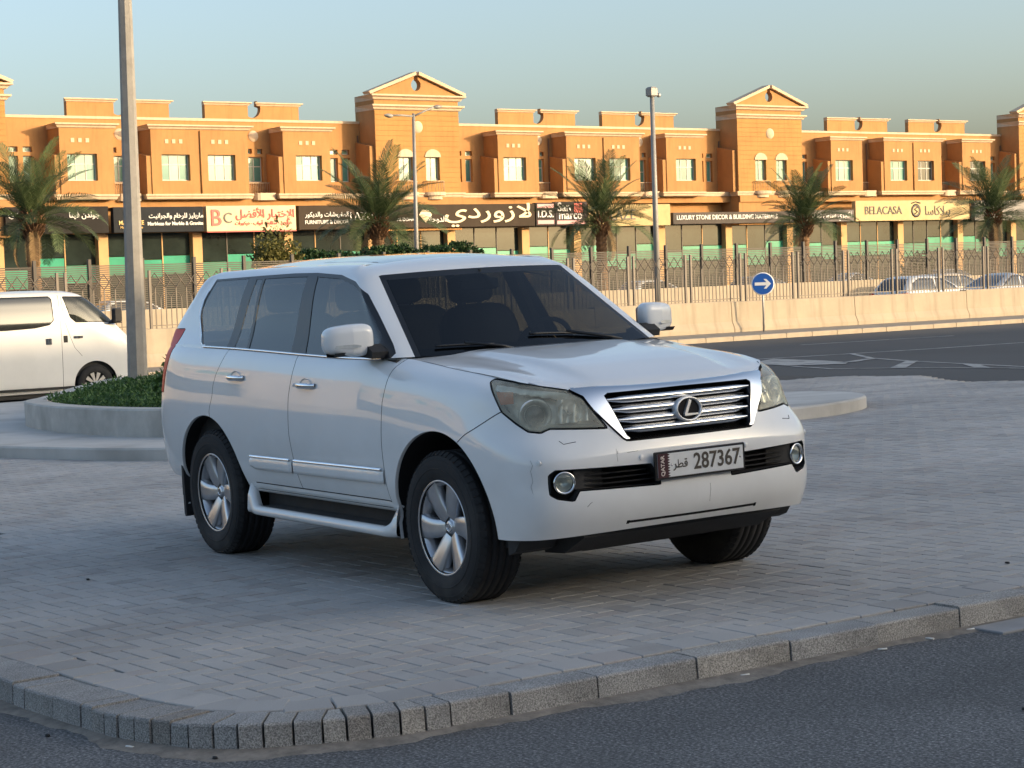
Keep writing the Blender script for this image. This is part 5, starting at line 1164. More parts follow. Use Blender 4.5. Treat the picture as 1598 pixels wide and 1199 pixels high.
# ---------------------------------------------------------------- underside, wheel wells, floor
mb = MB()
mb.box((-3.6, -.78, .30), (.55, .78, .47)); mb.build('underbody', M_BLKM, CAR)
mb = MB(); mb.prism([(.45, .26), (.62, .27), (.80, .36), (.80, .46), (.45, .46)], -.60, .60, lambda u, v, d: (u, d, v)); mb.build('under_tray', M_BLKM, CAR, fix=True)
mb = MB(); mb.prism([(.40, .245), (.52, .25), (.55, .30), (.40, .32)], -.42, .36, lambda u, v, d: (u, d, v)); mb.tube([(.5, .1, .29), (.5, .62, .30)], 0.03, 8); mb.build('skid_plate', M_BLKM, CAR, fix=True)
for sd in (1, -1):
    MB().prism([(.50, .28), (.56, .30), (.62, .37), (.50, .38)], sd*.62, sd*.84, lambda u, v, d: (u, d, v)).build('air_deflector', M_BLKM, CAR, fix=True)
    for (ax, az, ar) in (FAX, RAX):
        # painted lip turned inwards then dark liner
        ths = np.linspace(-0.04 if ax > -1 else -0.13, math.pi+(0.2 if ax > -1 else 0.3), 60); lip = []; lin = []
        Vb = np.array(lb.V); Vb = Vb[(Vb[:, 1] > .8)]
        for th in ths:
            x, z = ax+ar*math.cos(th), max(az+ar*math.sin(th), 0.28); q = Vb[np.argmin((Vb[:, 0]-x)**2+(Vb[:, 2]-z)**2)]; yb = q[1] if math.hypot(q[0]-x, q[2]-z) < 0.06 else 0.90
            lip.append([(x, sd*(yb+0.001), z), (x-0.003*math.cos(th), sd*(yb-0.006), z-0.003*math.sin(th)), (x-0.003*math.cos(th), sd*(yb-0.016), z-0.003*math.sin(th))])
            lin.append([(x-0.002*math.cos(th), sd*(yb-0.010), z-0.002*math.sin(th)), (x+0.03*math.cos(th), sd*.60, z+0.03*math.sin(th)), (ax, sd*.58, az+0.05)])
        MB().grid(lip).build('arch_lip', M_PNT, CAR, fix=True); MB().grid(lin).build('wheel_well', M_GAP, CAR, fix=True)
    # mud flap
    MB().prism([(-3.275, .60), (-3.25, .60), (-3.235, .21), (-3.255, .20), (-3.27, .22)], sd*.66, sd*.915, lambda u, v, d: (u, d, v)).build('mud_flap', M_BLKM, CAR, fix=True)
# ---------------------------------------------------------------- front: grille, emblem, bumper details
def xfront(y, z):
    """x of the front surface at (y,z)"""
    num = den = 0.0
    for co, i, d in KD_F.find_n((abs(y), z, 0), 4): w = 1/(1e-5+d); num += XF_V[i, 0]*w; den += w
    return num/den
XF_V = LBP.reshape(-1, 3); XF_V = XF_V[XF_V[:, 0] > 0.2]
def kd2(A, f):
    t = kdtree.KDTree(len(A))
    for i, p in enumerate(A): a, b = f(p); t.insert((a, b, 0), i)
    t.balance(); return t
KD_F = kd2(XF_V, lambda p: (p[1], p[2])); KD_U = kd2(XF_V, lambda p: ((p[1]-p[0])/math.sqrt(2), p[2]))
GR = cpart('grille', *both(lb, 'grille_frame', 0.010), M_CHR)
# inner return of the chrome frame + dark backing
ring = GRI[1:-1]; ringL = [(-y, z) for y, z in reversed(ring)]; full = ring+ringL
P = []
for (y, z) in full+[full[0]]: x = xfront(y, z); P.append([(x+0.012, y, z), (x-0.015, y*0.985, z), (x-0.07, y*0.98, z)])
MB().grid(P, smooth=False).build('frame_return', M_DKCH, GR, fix=True)
P = [[(xfront(y, z)-0.065, y, z) for z in np.linspace(.80, 1.045, 8)] for y in np.linspace(-.46, .46, 24)]
MB().grid(P).build('grille_backing', M_GAP, GR, fix=True)
for i, z in enumerate((.998, .948, .899, .852)):
    ymax = np.interp(z, [.822, .835, 1.02, 1.031], [.357, .374, .444, .422])-0.004; P = []
    for y in np.linspace(-ymax, ymax, 41):
        x = xfront(y, z); e = 1-sstep(ymax-0.10, ymax, abs(y)); hh = 0.006+0.0125*e; lf = 0.006*(1-e)
        P.append([(x-0.05, y, z+0.010), (x-0.012, y, z+hh+0.003+lf), (x-0.001, y, z+hh*0.5+lf), (x-0.001, y, z-hh*0.4+lf), (x-0.014, y, z-hh), (x-0.05, y, z-0.012)])
    MB().grid(P).build('grille_bar', M_SAT, GR, fix=True)
    if i < 3:
        zq = z-0.026; P = []
        for y in np.linspace(-ymax+.03, ymax-.03, 31): x = xfront(y, zq)-0.022; P.append([(x-0.02, y, zq+0.003), (x, y, zq+0.0028), (x, y, zq-0.0028), (x-0.02, y, zq-0.003)])
        MB().grid(P, smooth=False).build('grille_slat', M_DKCH, GR, fix=True)
EM = MB(); ex, ez = xfront(0, .927)+0.006, .927; TE = Matrix.Translation((ex, 0, ez)) @ Matrix.Rotation(R_(84), 4, 'Y')
def oval_ring(mb, a, b, w, d, M, n=40, off=(0, 0)):
    P = []
    for k in range(n+1):
        t = 2*math.pi*k/n; c, s = math.cos(t), math.sin(t); P.append([tuple(M @ Vector((-(off[1]+b*s*q), off[0]+a*c*q, h))) for q, h in ((1+w, -0.02), (1+w, d*0.4), (1+w*0.45, d), (1-w*0.3, d*0.6), (1-w*0.35, -0.01))])
    mb.grid(P)
oval_ring(EM, .070, .053, .16, .018, TE)
# slanted letter inside the ring
def bar3(mb, M, a, b, w0, w1, d=0.016):
    a, b = np.array(a, float), np.array(b, float); t = (b-a)/np.linalg.norm(b-a); n = np.array([-t[1], t[0]]); pts = [a+n*w0, b+n*w1, b-n*w1, a-n*w0]
    mb.prism([tuple(p) for p in pts], 0.0, d, lambda u, v, q: tuple(M @ Vector((-v, u, q))))
bar3(EM, TE, (-.026, -.026), (.010, .043), .0075, .0075); bar3(EM, TE, (-.030, -.027), (.051, -.027), .0068, .004, 0.0155)
EM.build('emblem', M_EMB, GR, fix=True)
eb = MB(); P = [[tuple(TE @ Vector((-.052*math.sin(t)*q, .068*math.cos(t)*q, 0.002))) for q in (0.0, .5, 1.0)] for t in np.linspace(0, 2*math.pi, 37)]; eb.grid(P); eb.build('emblem_back', M_GAP, GR, fix=True)
# intake recess
for sd in (1, -1):
    poly = INT; P = []
    for (y, z) in poly+[poly[0]]: x = xfront(y, z); P.append([(x+0.001, sd*y, z), (x-0.03, sd*y, z), (x-0.09, sd*(y*.98), z)])
    MB().grid(P, smooth=False).build('intake_edge', M_BLKM, CAR, fix=True)
    P = [[(xfront(y, z)-0.075, sd*y, z) for z in np.linspace(.53, .71, 6)] for y in np.linspace(.2, .80, 14)]; MB().grid(P).build('intake_backing', M_BLKM if False else M_GAP, CAR, fix=True)
    for z in (.614, .638, .662):
        P = [[(xfront(y, z)-0.07, sd*y, z+.004), (xfront(y, z)-0.026, sd*y, z+.003), (xfront(y, z)-0.026, sd*y, z-.003), (xfront(y, z)-0.07, sd*y, z-.004)] for y in np.linspace(.225, .60, 14)]; MB().grid(P, smooth=False).build('intake_slat', M_BLK, CAR, fix=True)
    # smooth blank beside the fog lamp
    P = [[(xfront(y, z)-0.02-0.03*sstep(.66, .5, y), sd*y, z) for z in np.linspace(.60, .69, 5)] for y in np.linspace(.50, .66, 8)]; MB().grid(P).build('intake_blank', M_BLKM, CAR, fix=True)
    fx, fy, fz = xfront(.705, .637)-0.012, .707, .636
    FM = Matrix.Translation((fx, sd*fy, fz)) @ Matrix.Rotation(sd*R_(16), 4, 'Z') @ Matrix.Rotation(R_(90), 4, 'Y')
    FL = MB().lathe([(.040, -.05), (.052, -.03), (.056, 0.0), (.054, .008), (.047, .009), (.043, 0.0)], FM, 32).build('fog_lamp', M_CHR, CAR, fix=True)
    MB().lathe([(.044, -.002), (.03, .004), (0.0001, .007)], FM, 28).build('lens', M_GLOBE, FL, fix=True); MB().lathe([(.044, -.012), (.034, -.03), (.012, -.045), (.0001, -.046)], FM, 24).build('reflector', M_LAMPIN, FL, fix=True)
    pl = MB(); pl.lathe([(.057, -.03), (.085, -.045), (.11, -.06)], FM, 24); pl.build('fog_bezel', M_BLKM, CAR, fix=True)
    # parking sensors
    for (y, z) in ((.811, .736), (.318, .723)):
        x = xfront(y, z); a = R_(62) if y > .6 else R_(6)
        SM = Matrix.Translation((x+0.0035, sd*(y+(.002 if y > .6 else 0)), z)) @ Matrix.Rotation(sd*a, 4, 'Z') @ Matrix.Rotation(R_(88), 4, 'Y')
        MB().lathe([(.0125, -.006), (.0125, .0015), (.0105, .003), (.0095, .0022), (.0088, .0026), (.0001, .0032)], SM, 20).build('parking_sensor', M_PNT, CAR, fix=True)
    # washer cover outline below the headlamp
    P = []
# plate
PLT = MB().cbox((-.012, -.272, .606), (.0, .272, .742), .004).build('plate_holder', M_BLK, CAR); PLT.location = (.944, .006, 0)
M_PLW = mat('plate_white', (0.66, 0.67, 0.67), 0.4, var=0.06, vscale=20); M_MAR = mat('plate_maroon', (0.045, 0.01, 0.018), 0.4)
plt = MB().cbox((0.0, -.259, .617), (.003, .259, .731), .001).build('number_plate', M_PLW, PLT)
mp_ = [(-.2595, .6165), (-.200, .6165)]
for k in range(9): z0 = .6165+k*.1150/9; mp_ += [(-.200, z0+.0005), (-.186, z0+.1150/18)]
mp_ += [(-.200, .7315), (-.2595, .7315)]
MB().prism(mp_, .0032, .0042, lambda u, v, d: (d, u, v)).build('maroon_band', M_MAR, PLT, fix=True)
TPL = lambda y, z, r=0: Matrix.Translation((.0045, y, z)) @ Matrix.Rotation(R_(90), 4, 'Z') @ Matrix.Rotation(R_(90), 4, 'X') @ Matrix.Rotation(r, 4, 'Z')
text_mesh('lettering', '287367', .098, M_DARKL, PLT, TPL(.098, .675), .0006, width=.285, stretch=1.12, bold=0.0016)
text_mesh('lettering', arabic('قطر'), .075, M_DARKL, PLT, TPL(-.125, .675), .0006, width=.088, bold=0.001)
text_mesh('lettering', 'QATAR', .026, mat('plate_letter', (.62, .55, .5), .5), PLT, TPL(-.230, .674, R_(90)), .0012, width=.10, bold=0.0006)
for sy in (-.247, .240): MB().lathe([(.0001, .002), (.005, .0018), (.006, 0)], Matrix.Translation((.004, sy if sy > 0 else -.176, .675)) @ Matrix.Rotation(R_(90), 4, 'Y'), 12).build('screw', M_SAT, PLT, fix=True)
def surf_line(name, pts, r, m):
    MB().tube([(xfront(y, z)+.0006, y, z) for y, z in pts], r, 5).build(name, m, CAR)
M_SCUFF = mat('scuff', (0.10, 0.10, 0.10), 0.9)
for sd in (1, -1): surf_line('washer_cover_edge', [(sd*.70, .832), (sd*.688, .816), (sd*.63, .823)], .0016, M_GAP)
surf_line('scuff', [(-.835+.004*math.sin(k*2.1), .75-.025*k) for k in range(9)], .0006, M_SCUFF); surf_line('scuff', [(-.815, .748), (-.80, .742), (-.81, .735)], .0007, M_SCUFF)
surf_line('scuff', [(.075, .56), (.076, .53), (.073, .50), (.075, .47)], .0008, M_SCUFF); surf_line('scuff', [(-.445, .775), (-.447, .74), (-.446, .715)], .0006, M_SCUFF); surf_line('scuff', [(-.44, .765), (-.441, .75)], .0008, M_SCUFF); surf_line('scuff', [(-.615, .515), (-.60, .53), (-.59, .536)], .0012, M_SCUFF); surf_line('scuff', [(-.39, .752), (-.33, .756)], .0007, M_SCUFF)
# slit backing in the lower lip
P = [[(xfront(y, .418)-0.012, y, z) for z in (.408, .428)] for y in np.linspace(-.40, .40, 20)]; MB().grid(P).build('lower_slit', M_GAP, CAR, fix=True)
# ---------------------------------------------------------------- headlamps
def lamp_pt(u, z, dep):
    """point on the headlamp surface at (u,z), pushed in by dep"""
    p = np.mean([XF_V[i] for co, i, d in KD_U.find_n((u, z, 0), 3)], axis=0); return np.array([p[0]-dep*.75, p[1]-dep*.45, p[2]])
for sd in (1, -1):
    HLp = cpart('headlamp', *lb.part('headlight', 0.003, sd), M_LENS)
    # bucket
    P = []
    for (u, z) in HL+[HL[0]]: P.append([tuple(lamp_pt(u, z, 0.002)*[1, sd, 1]), tuple(lamp_pt(u*.96, z+(.98-z)*.04, 0.05)*[1, sd, 1]), tuple(lamp_pt(u*.90, z+(.98-z)*.12, 0.075)*[1, sd, 1])])
    MB().grid(P).build('bucket_wall', M_LAMPDK, HLp, fix=True)
    cpart('bucket', *lb.part('headlight', -0.072, sd), M_LAMPDK, HLp)
    def disc(name, u, z, dep, prof, m, yaw=24, n=30):
        q = lamp_pt(u, z, dep); MM = Matrix.Translation((q[0], sd*q[1], q[2])) @ Matrix.Rotation(sd*R_(yaw), 4, 'Z') @ Matrix.Rotation(R_(90), 4, 'Y'); return MB().lathe(prof, MM, n).build(name, m, HLp, fix=True)
    disc('projector_ring', .055, .952, .052, [(.078, -.03), (.082, 0), (.076, .012), (.062, .004), (.050, -.02)], M_LAMPIN)
    disc('projector_lens', .055, .952, .050, [(.048, -.012), (.046, .004), (.036, .018), (.02, .026), (.0001, .029)], mat('projector_glass', (.16, .17, .165), .05, coat=1.0))
    disc('main_reflector', -.10, .958, .070, [(.062, .03), (.055, .006), (.03, -.008), (.0001, -.012)], M_LAMPIN)
    disc('bulb_shield', -.10, .958, .045, [(.016, -.02), (.016, .008), (.0001, .014)], M_CHR, n=16)
    # ribbed inner reflector and amber corner
    P = [[tuple(lamp_pt(-.02-.21*a, .905+.125*b*(1-.55*a)+.01*a, .055+.012*math.sin(a*22))*[1, sd, 1]) for b in np.linspace(0, 1, 5)] for a in np.linspace(0.1, 1, 30)]; MB().grid(P).build('ribbed_reflector', M_LAMPIN, HLp, fix=True)
    q = [(.262, 1.068), (.176, 1.062), (.170, 1.012), (.236, 1.008)]
    MB().add([tuple(lamp_pt(u, z, .004)*[1, sd, 1]) for u, z in q], [(0, 1, 2, 3)]).build('amber_reflector', M_AMB, HLp, fix=True)
    P = [[tuple(lamp_pt(u, np.interp(u, [-.2, -.076, .121, .29], [1.0, 1.045, 1.078, 1.1])-b, .03+.03*b/.03)*[1, sd, 1]) for b in (0, .016, .03)] for u in np.linspace(-.16, .27, 24)]; MB().grid(P).build('upper_shelf', M_LAMPIN, HLp, fix=True)
# ---------------------------------------------------------------- side: moulding, handles, running board, belt chrome, mirrors
def yside(x, z):
    return sum(YS_V[i, 1] for co, i, d in KD_Y.find_n((x, z, 0), 3))/3
YS_V = np.array([v for v in LBP.reshape(-1, 3) if v[1] > .7 and v[0] < .3]); KD_Y = kd2(YS_V, lambda p: (p[0], p[2]))
for sd in (1, -1):
    fd, rd = DOOR[sd]
    for par, x0, x1, z0, z1 in ((fd, -.555, -1.605, .612, .607), (rd, -1.645, -2.19, .607, .605)):
        P = []
        for x in np.linspace(x0, x1, 30):
            zc = np.interp(x, [x1, x0], [z1, z0]); tp = 1.0 if par is fd else 1-sstep(-2.10, -2.19, x)*.35; y = yside(x, zc); h = .040*tp; e = .018*(1-sstep(x0-.02, x0, x)*.6)
            P.append([(x, sd*(yside(x, zc-h)-.004), zc-h-.002), (x, sd*(y+e*.8), zc-h), (x, sd*(y+e), zc-h*.5), (x, sd*(y+e*1.05), zc+h*.35), (x, sd*(y+e*.75), zc+h*.75), (x, sd*(yside(x, zc+h)-.004), zc+h+.004)])
        MB().grid(P).build('side_moulding', M_PNT, par, fix=True)
        P = []
        for x in np.linspace(x0-.01, x1+.01, 30):
            zc = np.interp(x, [x1, x0], [z1, z0])+.033; y = yside(x, zc)+.0135; P.append([(x, sd*(y-.004), zc+.009), (x, sd*(y+.004), zc+.004), (x, sd*(y+.0045), zc-.005), (x, sd*(y-.003), zc-.008)])
        MB().grid(P).build('chrome_strip', M_CHR, par, fix=True)
    for par, hx, hz in ((fd, -1.415, 1.070), (rd, -2.345, 1.098)):
        y = yside(hx, hz); P = []
        for t in np.linspace(0, 1, 17):
            x = hx+.118-.236*t; e = math.sin(math.pi*min(1, max(0, (t*1.16-.08))))**.5 if 0.07 < t < 0.93 else 0.0; off = .006+.030*e; hh = .0125+.004*math.sin(math.pi*t)
            P.append([(x, sd*(y+off-.010), hz+hh*.4), (x, sd*(y+off-.002), hz+hh), (x, sd*(y+off+.006), hz+hh*.5), (x, sd*(y+off+.006), hz-hh*.4), (x, sd*(y+off-.002), hz-hh), (x, sd*(y+off-.012), hz-hh*.4)])
        H = MB().grid(P).build('door_handle', M_CHR, par, fix=True)
        # finger scoop
        M0 = Matrix.Translation((hx-.005, sd*(y+.0005), hz-.006)) @ Matrix.Rotation(-sd*R_(90), 4, 'X') @ Matrix.Diagonal((1.45, .92, 1, 1))
        MB().lathe([(.050, .0012), (.044, -.004), (.03, -.016), (.0001, -.02)], M0, 26).build('handle_scoop', M_PNT, par, fix=True)
        if par is fd: MB().lathe([(.010, 0), (.009, .004), (.0001, .005)], Matrix.Translation((hx-.155, sd*(y+.002), hz)) @ Matrix.Rotation(-sd*R_(90), 4, 'X'), 14).build('key_cover', M_PNT, par, fix=True)
    # belt chrome
    P = []
    for x in np.linspace(-.62, -2.92, 60):
        zb = np.interp(x, [-3.1, -2.8, -2.45, -2.1, -1.7, -1.3, -1.0, -.72, -.5], [1.275, 1.27, 1.262, 1.251, 1.237, 1.224, 1.217, 1.214, 1.222])+.004; y = .862; P.append([(x, sd*(y+.004), zb-.006), (x, sd*(y+.007), zb), (x, sd*(y+.004), zb+.006), (x, sd*(y-.012), zb+.008)])
    MB().grid(P).build('belt_chrome', M_CHR, CAR, fix=True)
    # chrome continuing round the rear of the quarter window
    P = []
    GS = GHP.reshape(-1, 3)
    for (x, z) in [(-2.92, 1.276), (-3.0, 1.302), (-3.06, 1.348), (-3.12, 1.405), (-3.165, 1.455), (-3.186, 1.50), (-3.178, 1.56), (-3.148, 1.62)]:
        q = GS[np.argmin((GS[:, 0]-x)**2+(GS[:, 2]-z)**2+(GS[:, 1] < .4)*9)]; P.append([(x+.006, sd*(q[1]+.002), z+.003), (x, sd*(q[1]+.006), z), (x-.007, sd*(q[1]+.001), z-.004)])
    MB().grid(P).build('quarter_chrome', M_SAT, CAR, fix=True)
    P = []
    for x in np.linspace(-2.9, -3.385, 24):
        q = GS[np.argmin((GS[:, 0]-x)**2+(GS[:, 2]-1.279)**2+(GS[:, 1] < .4)*9)]; P.append([(x, sd*(q[1]+.0055), q[2]-.012), (x, sd*(q[1]+.0025), q[2]), (x, sd*(q[1]-.0035), q[2]+.014)])
    MB().grid(P).build('belt_joint', M_PNT, CAR, fix=True)
    # running board
    RB = MB(); P = []
    for t in np.linspace(0, 1, 60):
        x = -.455-1.815*t; e0 = 1-sstep(0, .05, t); e1 = sstep(.90, 1.0, t); yo = .968-.04*e0-.035*e1; zl = .325+.05*e0*0+.035*e1
        if e0 > 0 or e1 > 0: pass
        up = .115*e0**1.5+.115*e1**1.4; yi = .955-.03*(e0+e1)
        P.append([(x, sd*.80, .29), (x, sd*(yo-.035), .292), (x, sd*(yo-.004), .304), (x, sd*yo, .322), (x, sd*(yo-.008), .345+up*.5), (x, sd*(yo-.03), .352+up), (x, sd*(yi-.035), .349+up*1.02), (x, sd*(yi-.055), .338+up*1.02)])
    RB.grid(P); rbo = RB.build('running_board', M_PNT, CAR, fix=True)
    tr = MB(); 
    tr.add([(-.52, sd*.93, .345), (-2.18, sd*.93, .345), (-2.10, sd*.80, .345), (-.52, sd*.80, .345)], [(0, 1, 2, 3)])
    for k in range(5): y = .825+.022*k; tr.box((-2.05, min(sd*y, sd*(y+.011)), .346), (-.56, max(sd*y, sd*(y+.011)), .3505))
    tr.build('tread_mat', M_BLKM, rbo)
    MB().box((-2.22, min(sd*.79, sd*.81), .28), (-.50, max(sd*.79, sd*.81), .44)).build('sill', M_BLKM, CAR)
    P = [[(x, sd*.885, .44), (x, sd*.878, .425), (x, sd*.84, .418), (x, sd*.80, .42)] for x in np.linspace(-.48, -2.27, 20)]; MB().grid(P).build('rocker', M_PNT, CAR, fix=True)
    # mirror: rounded housing on a stalk
    mir = MB(); n1, n2 = 22, 30; P = []; ez_ = .42
    def sgnp(v, e): return math.copysign(abs(v)**e, v)
    for i in range(n1+1):
        a = -math.pi/2+math.pi*i/n1; row = []
        for j in range(n2+1):
            b = 2*math.pi*j/n2; x = sgnp(math.cos(a), ez_)*sgnp(math.cos(b), .6); y = sgnp(math.cos(a), ez_)*sgnp(math.sin(b), .5); z = sgnp(math.sin(a), .55)
            yy = y*.125; zz2 = z*.084; xx = x*.074
            if x > 0: xx *= 1.15-.25*max(0, y)
            else: xx *= .55
            zz2 *= 1-.16*max(0, y)+.06*max(0, -y); zz2 += .010*(-y)*0
            row.append((-.742+xx-.03*y, sd*(1.0+yy), 1.327+zz2))
        P.append(row)
    mir.grid(P); MO = mir.build('mirror', M_PNT, CAR, fix=True)
    lowP = [[(-.742+dx*.066, sd*(1.0+y*.115), z) for dx, z in ((-.6, 1.268), (-.55, 1.246), (.6, 1.244), (.95, 1.266))] for y in np.linspace(-.98, .9, 12)]; MB().grid(lowP).build('mirror_base', M_BLKM, MO, fix=True)
    MB().prism([(-.60, 1.225), (-.79, 1.24), (-.80, 1.265), (-.66, 1.30), (-.59, 1.26)], sd*.84, sd*.93, lambda u, v, d: (u, d, v)).build('mirror_stalk', M_BLKM, MO, fix=True)
    MB().add([(-.778+.006*sd*0, sd*(1.0+y*.100), 1.327+z*.066) for y, z in ((-1, -1), (1, -.9), (1, .75), (.8, .95), (-.8, 1), (-1, .8))], [(0, 1, 2, 3, 4, 5)]).build('mirror_glass', M_MIRG, MO, fix=True)
    P = [[(-.742+np.interp(t, [0, .8, 1], [.079, .064, .035])-.03*(t*2-1), sd*(1.0-.03+.148*t), 1.296+dz*np.interp(t, [0, .2, 1], [.004, .010, .007])) for dz in (-1, 0, 1)] for t in np.linspace(0, 1, 14)]; MB().grid(P).build('indicator', M_LAMPIN, MO, fix=True)
# wipers
for (x0, y0, x1, y1, x2, y2) in ((-.40, -.30, -.47, -.62, -.55, -.40), (-.42, .42, -.44, -.05, -.56, .28)):
    def wz(x, y): return 1.222+max(0, (-x-.36-.12*(abs(y)/.8)**2))*.66+.012
    w = MB(); pts = [(x0+(x1-x0)*t, y0+(y1-y0)*t) for t in np.linspace(0, 1, 12)]
    w.tube([(x, y, wz(x, y)+.012) for x, y in pts], .007, 6); w.tube([(x0+.03, y0+.1*(1 if y0 > 0 else 1), 1.232), (x0+.01, y0+.04, 1.25), ((x0+x1)/2, (y0+y1)/2, wz((x0+x1)/2, (y0+y1)/2)+.022)], .009, 6); w.build('wiper', M_BLK, CAR)
# ---------------------------------------------------------------- wheels
def make_wheel():
    t = bpy.data.objects.new('wheel', None); link(t, CAR)
    ty = MB(); pr = [(.228, -.105), (.245, -.122), (.290, -.134), (.335, -.132), (.362, -.122), (.378, -.108), (.384, -.095)]
    grooves = [-.062, -.022, .022, .062]; y = -.095; tread = []
    for g_ in grooves: tread += [(.3855, g_-.006), (.377, g_-.004), (.377, g_+.004), (.3855, g_+.006)]
    prof = pr+tread+[(r, -y_) for r, y_ in reversed(pr)]
    RXm = Matrix.Rotation(R_(-90), 4, 'X')   # local z -> +y (outwards is +y here)
    ty.lathe(prof, RXm, 84); o = ty.build('tyre', M_TYRE, t, fix=True)
    sh = MB()
    for k in range(58):
        a = 2*math.pi*k/58
        for s_ in (-1, 1):
            Mk = Matrix.Rotation(a, 4, 'Y') @ Matrix.Translation((.371, s_*.106, 0)) @ Matrix.Rotation(s_*R_(38), 4, 'Z'); sh.box((-.012, -.017, -.0135), (.0085, .017, .0135), Mk)
    sh.build('tread_blocks', M_TYRE, o); tag(o.children[0], kind='stuff')
    for r_, h_ in ((.300, .1352), (.345, .1285)): MB().lathe([(r_-.006, h_-.004), (r_-.002, h_+.001), (r_+.002, h_+.001), (r_+.006, h_-.004)], RXm, 60).build('sidewall_rib', M_TYRE, o, fix=True)
    rim = MB(); rim.lathe([(.232, .120), (.240, .124), (.243, .120), (.240, .112), (.226, .104), (.215, .09), (.205, .02), (.205, -.10)], RXm, 72); ro = rim.build('rim', M_ALLOY, t, fix=True)
    for k in range(6):
        a0 = 2*math.pi*k/6; P = []
        for u in np.linspace(0, 1, 16):
            r = .045+.183*u; th = a0+.12*u**1.6-.04; w = (.042+.003*math.sin(math.pi*u)+.026*u**2.2); yf = .076+.036*u**.8+.003*math.sin(math.pi*u); cxx, czz = r*math.cos(th), r*math.sin(th); nx, nz = -math.sin(th), math.cos(th); row = []
            for q, dy in ((-1.0, -.042), (-.985, -.007), (-.88, -.0005), (-.3, .0), (.3, .0), (.86, -.001), (.985, -.008), (1.0, -.042)): row.append((cxx+nx*w*q, yf+dy, czz+nz*w*q))
            P.append(row)
        MB().grid(P).build('spoke', M_ALLOY, ro, fix=True)
    MB().lathe([(.0001, .082), (.028, .082), (.033, .078), (.036, .070), (.060, .072), (.078, .060), (.080, .03)], RXm, 40).build('hub', M_ALLOY, ro, fix=True)
    cp = MB(); Mh = Matrix.Translation((0, .0825, 0)) @ Matrix.Rotation(R_(-90), 4, 'X') @ Matrix.Rotation(R_(90), 4, 'Z'); oval_ring(cp, .024, .019, .16, .003, Mh, 24); bar3(cp, Mh, (-.009, -.010), (.004, .014), .003, .003, .003); bar3(cp, Mh, (-.010, -.010), (.018, -.010), .0025, .002, .003); cp.build('cap_emblem', M_CHR, ro, fix=True)
    for k in range(6):
        a = 2*math.pi*k/6; Ml = Matrix.Translation((.058*math.cos(a), .066, .058*math.sin(a))) @ RXm; MB().lathe([(.0125, -.012), (.0125, .004), (.0105, .004), (.0100, -.008)], Ml, 12).build('lug_hole', M_GAP, ro, fix=True); MB().lathe([(.0001, .006), (.006, .006), (.0085, .001), (.0085, -.01)], Ml, 6, smooth=False).build('lug_nut', M_SAT, ro, fix=True)
    MB().lathe([(.06, .02), (.165, .02), (.168, .005), (.06, .0)], RXm, 40).build('brake_disc', mat('brake_iron', (.12, .11, .10), .45, metal=.8) if 'brake_iron' not in bpy.data.materials else bpy.data.materials['brake_iron'], t, fix=True)
    MB().lathe([(.0001, -.06), (.204, -.06), (.204, -.02)], RXm, 40).build('wheel_back', M_GAP, t, fix=True)
    return t
W1 = make_wheel()
for k, (x, sd, rot) in enumerate(((0, -1, 6), (-2.79, -1, 3), (0, 1, 5), (-2.79, 1, 20))):
    w = W1 if k == 0 else copy_tree(W1, CAR)
    w.location = (x, sd*.792, .381); w.rotation_euler = (0, R_(rot), math.pi if sd < 0 else 0)
# ---------------------------------------------------------------- cabin
MB().box((-3.55, -.80, .50), (-.45, .80, .56)).build('cabin_floor', M_INT, CAR)
db = MB(); P = [[(-.42, y, 1.10), (-.50, y, 1.195), (-.78, y, 1.21+.02*math.exp(-((y-.37)/.2)**2)), (-.95, y, 1.17+.03*math.exp(-((y-.37)/.2)**2)), (-.98, y, 1.02), (-.85, y, .75)] for y in np.linspace(-.80, .80, 20)]; db.grid(P); db.build('dashboard', M_INT, CAR, fix=True)
SW = MB(); Mw = Matrix.Translation((-1.0, .40, 1.185)) @ Matrix.Rotation(R_(-66), 4, 'Y'); P = []
for k in range(37):
    a = 2*math.pi*k/36; P.append([tuple(Mw @ Vector(((.185+.015*math.cos(b))*math.cos(a), (.185+.015*math.cos(b))*math.sin(a), .015*math.sin(b)))) for b in np.linspace(0, 2*math.pi, 9)])
SW.grid(P); SW.box((-.05, -.18, -.015), (.04, .18, .005), Mw); SW.build('steering_wheel', M_INT, CAR, fix=True)
def seat(y, x, w=.27, hr=True):
    S = bpy.data.objects.new('seat', None); link(S, CAR); S.location = (x, y, 0)
    def pad(name, cs, rx, ry, rz, tilt=0, e=.45):
        P = []; Mr = Matrix.Translation(cs) @ Matrix.Rotation(tilt, 4, 'Y')
        for i in range(13):
            a = -math.pi/2+math.pi*i/12; P.append([tuple(Mr @ Vector((rx*math.copysign(abs(math.cos(a))**e, 1)*math.copysign(abs(math.cos(b))**e, math.cos(b)), ry*abs(math.cos(a))**e*math.copysign(abs(math.sin(b))**e, math.sin(b)), rz*math.copysign(abs(math.sin(a))**e, math.sin(a))))) for b in np.linspace(0, 2*math.pi, 21)])
        MB().grid(P).build(name, M_SEAT, S, fix=True)
    pad('cushion', (0, 0, .82), .26, w, .10); pad('backrest', (-.34, 0, 1.13), .09, w*.95, .33, R_(-16))
    if hr: pad('headrest', (-.47, 0, 1.545), .05, .14, .085, R_(-10))
    if hr: MB().tube([(-.45, -.06, 1.40), (-.46, -.06, 1.52)], .008, 6).tube([(-.45, .06, 1.40), (-.46, .06, 1.52)], .008, 6).build('headrest_posts', M_SAT, S)
for y in (.38, -.38): seat(y, -1.28)
for y in (.40, -.40): seat(y, -2.18, .33)
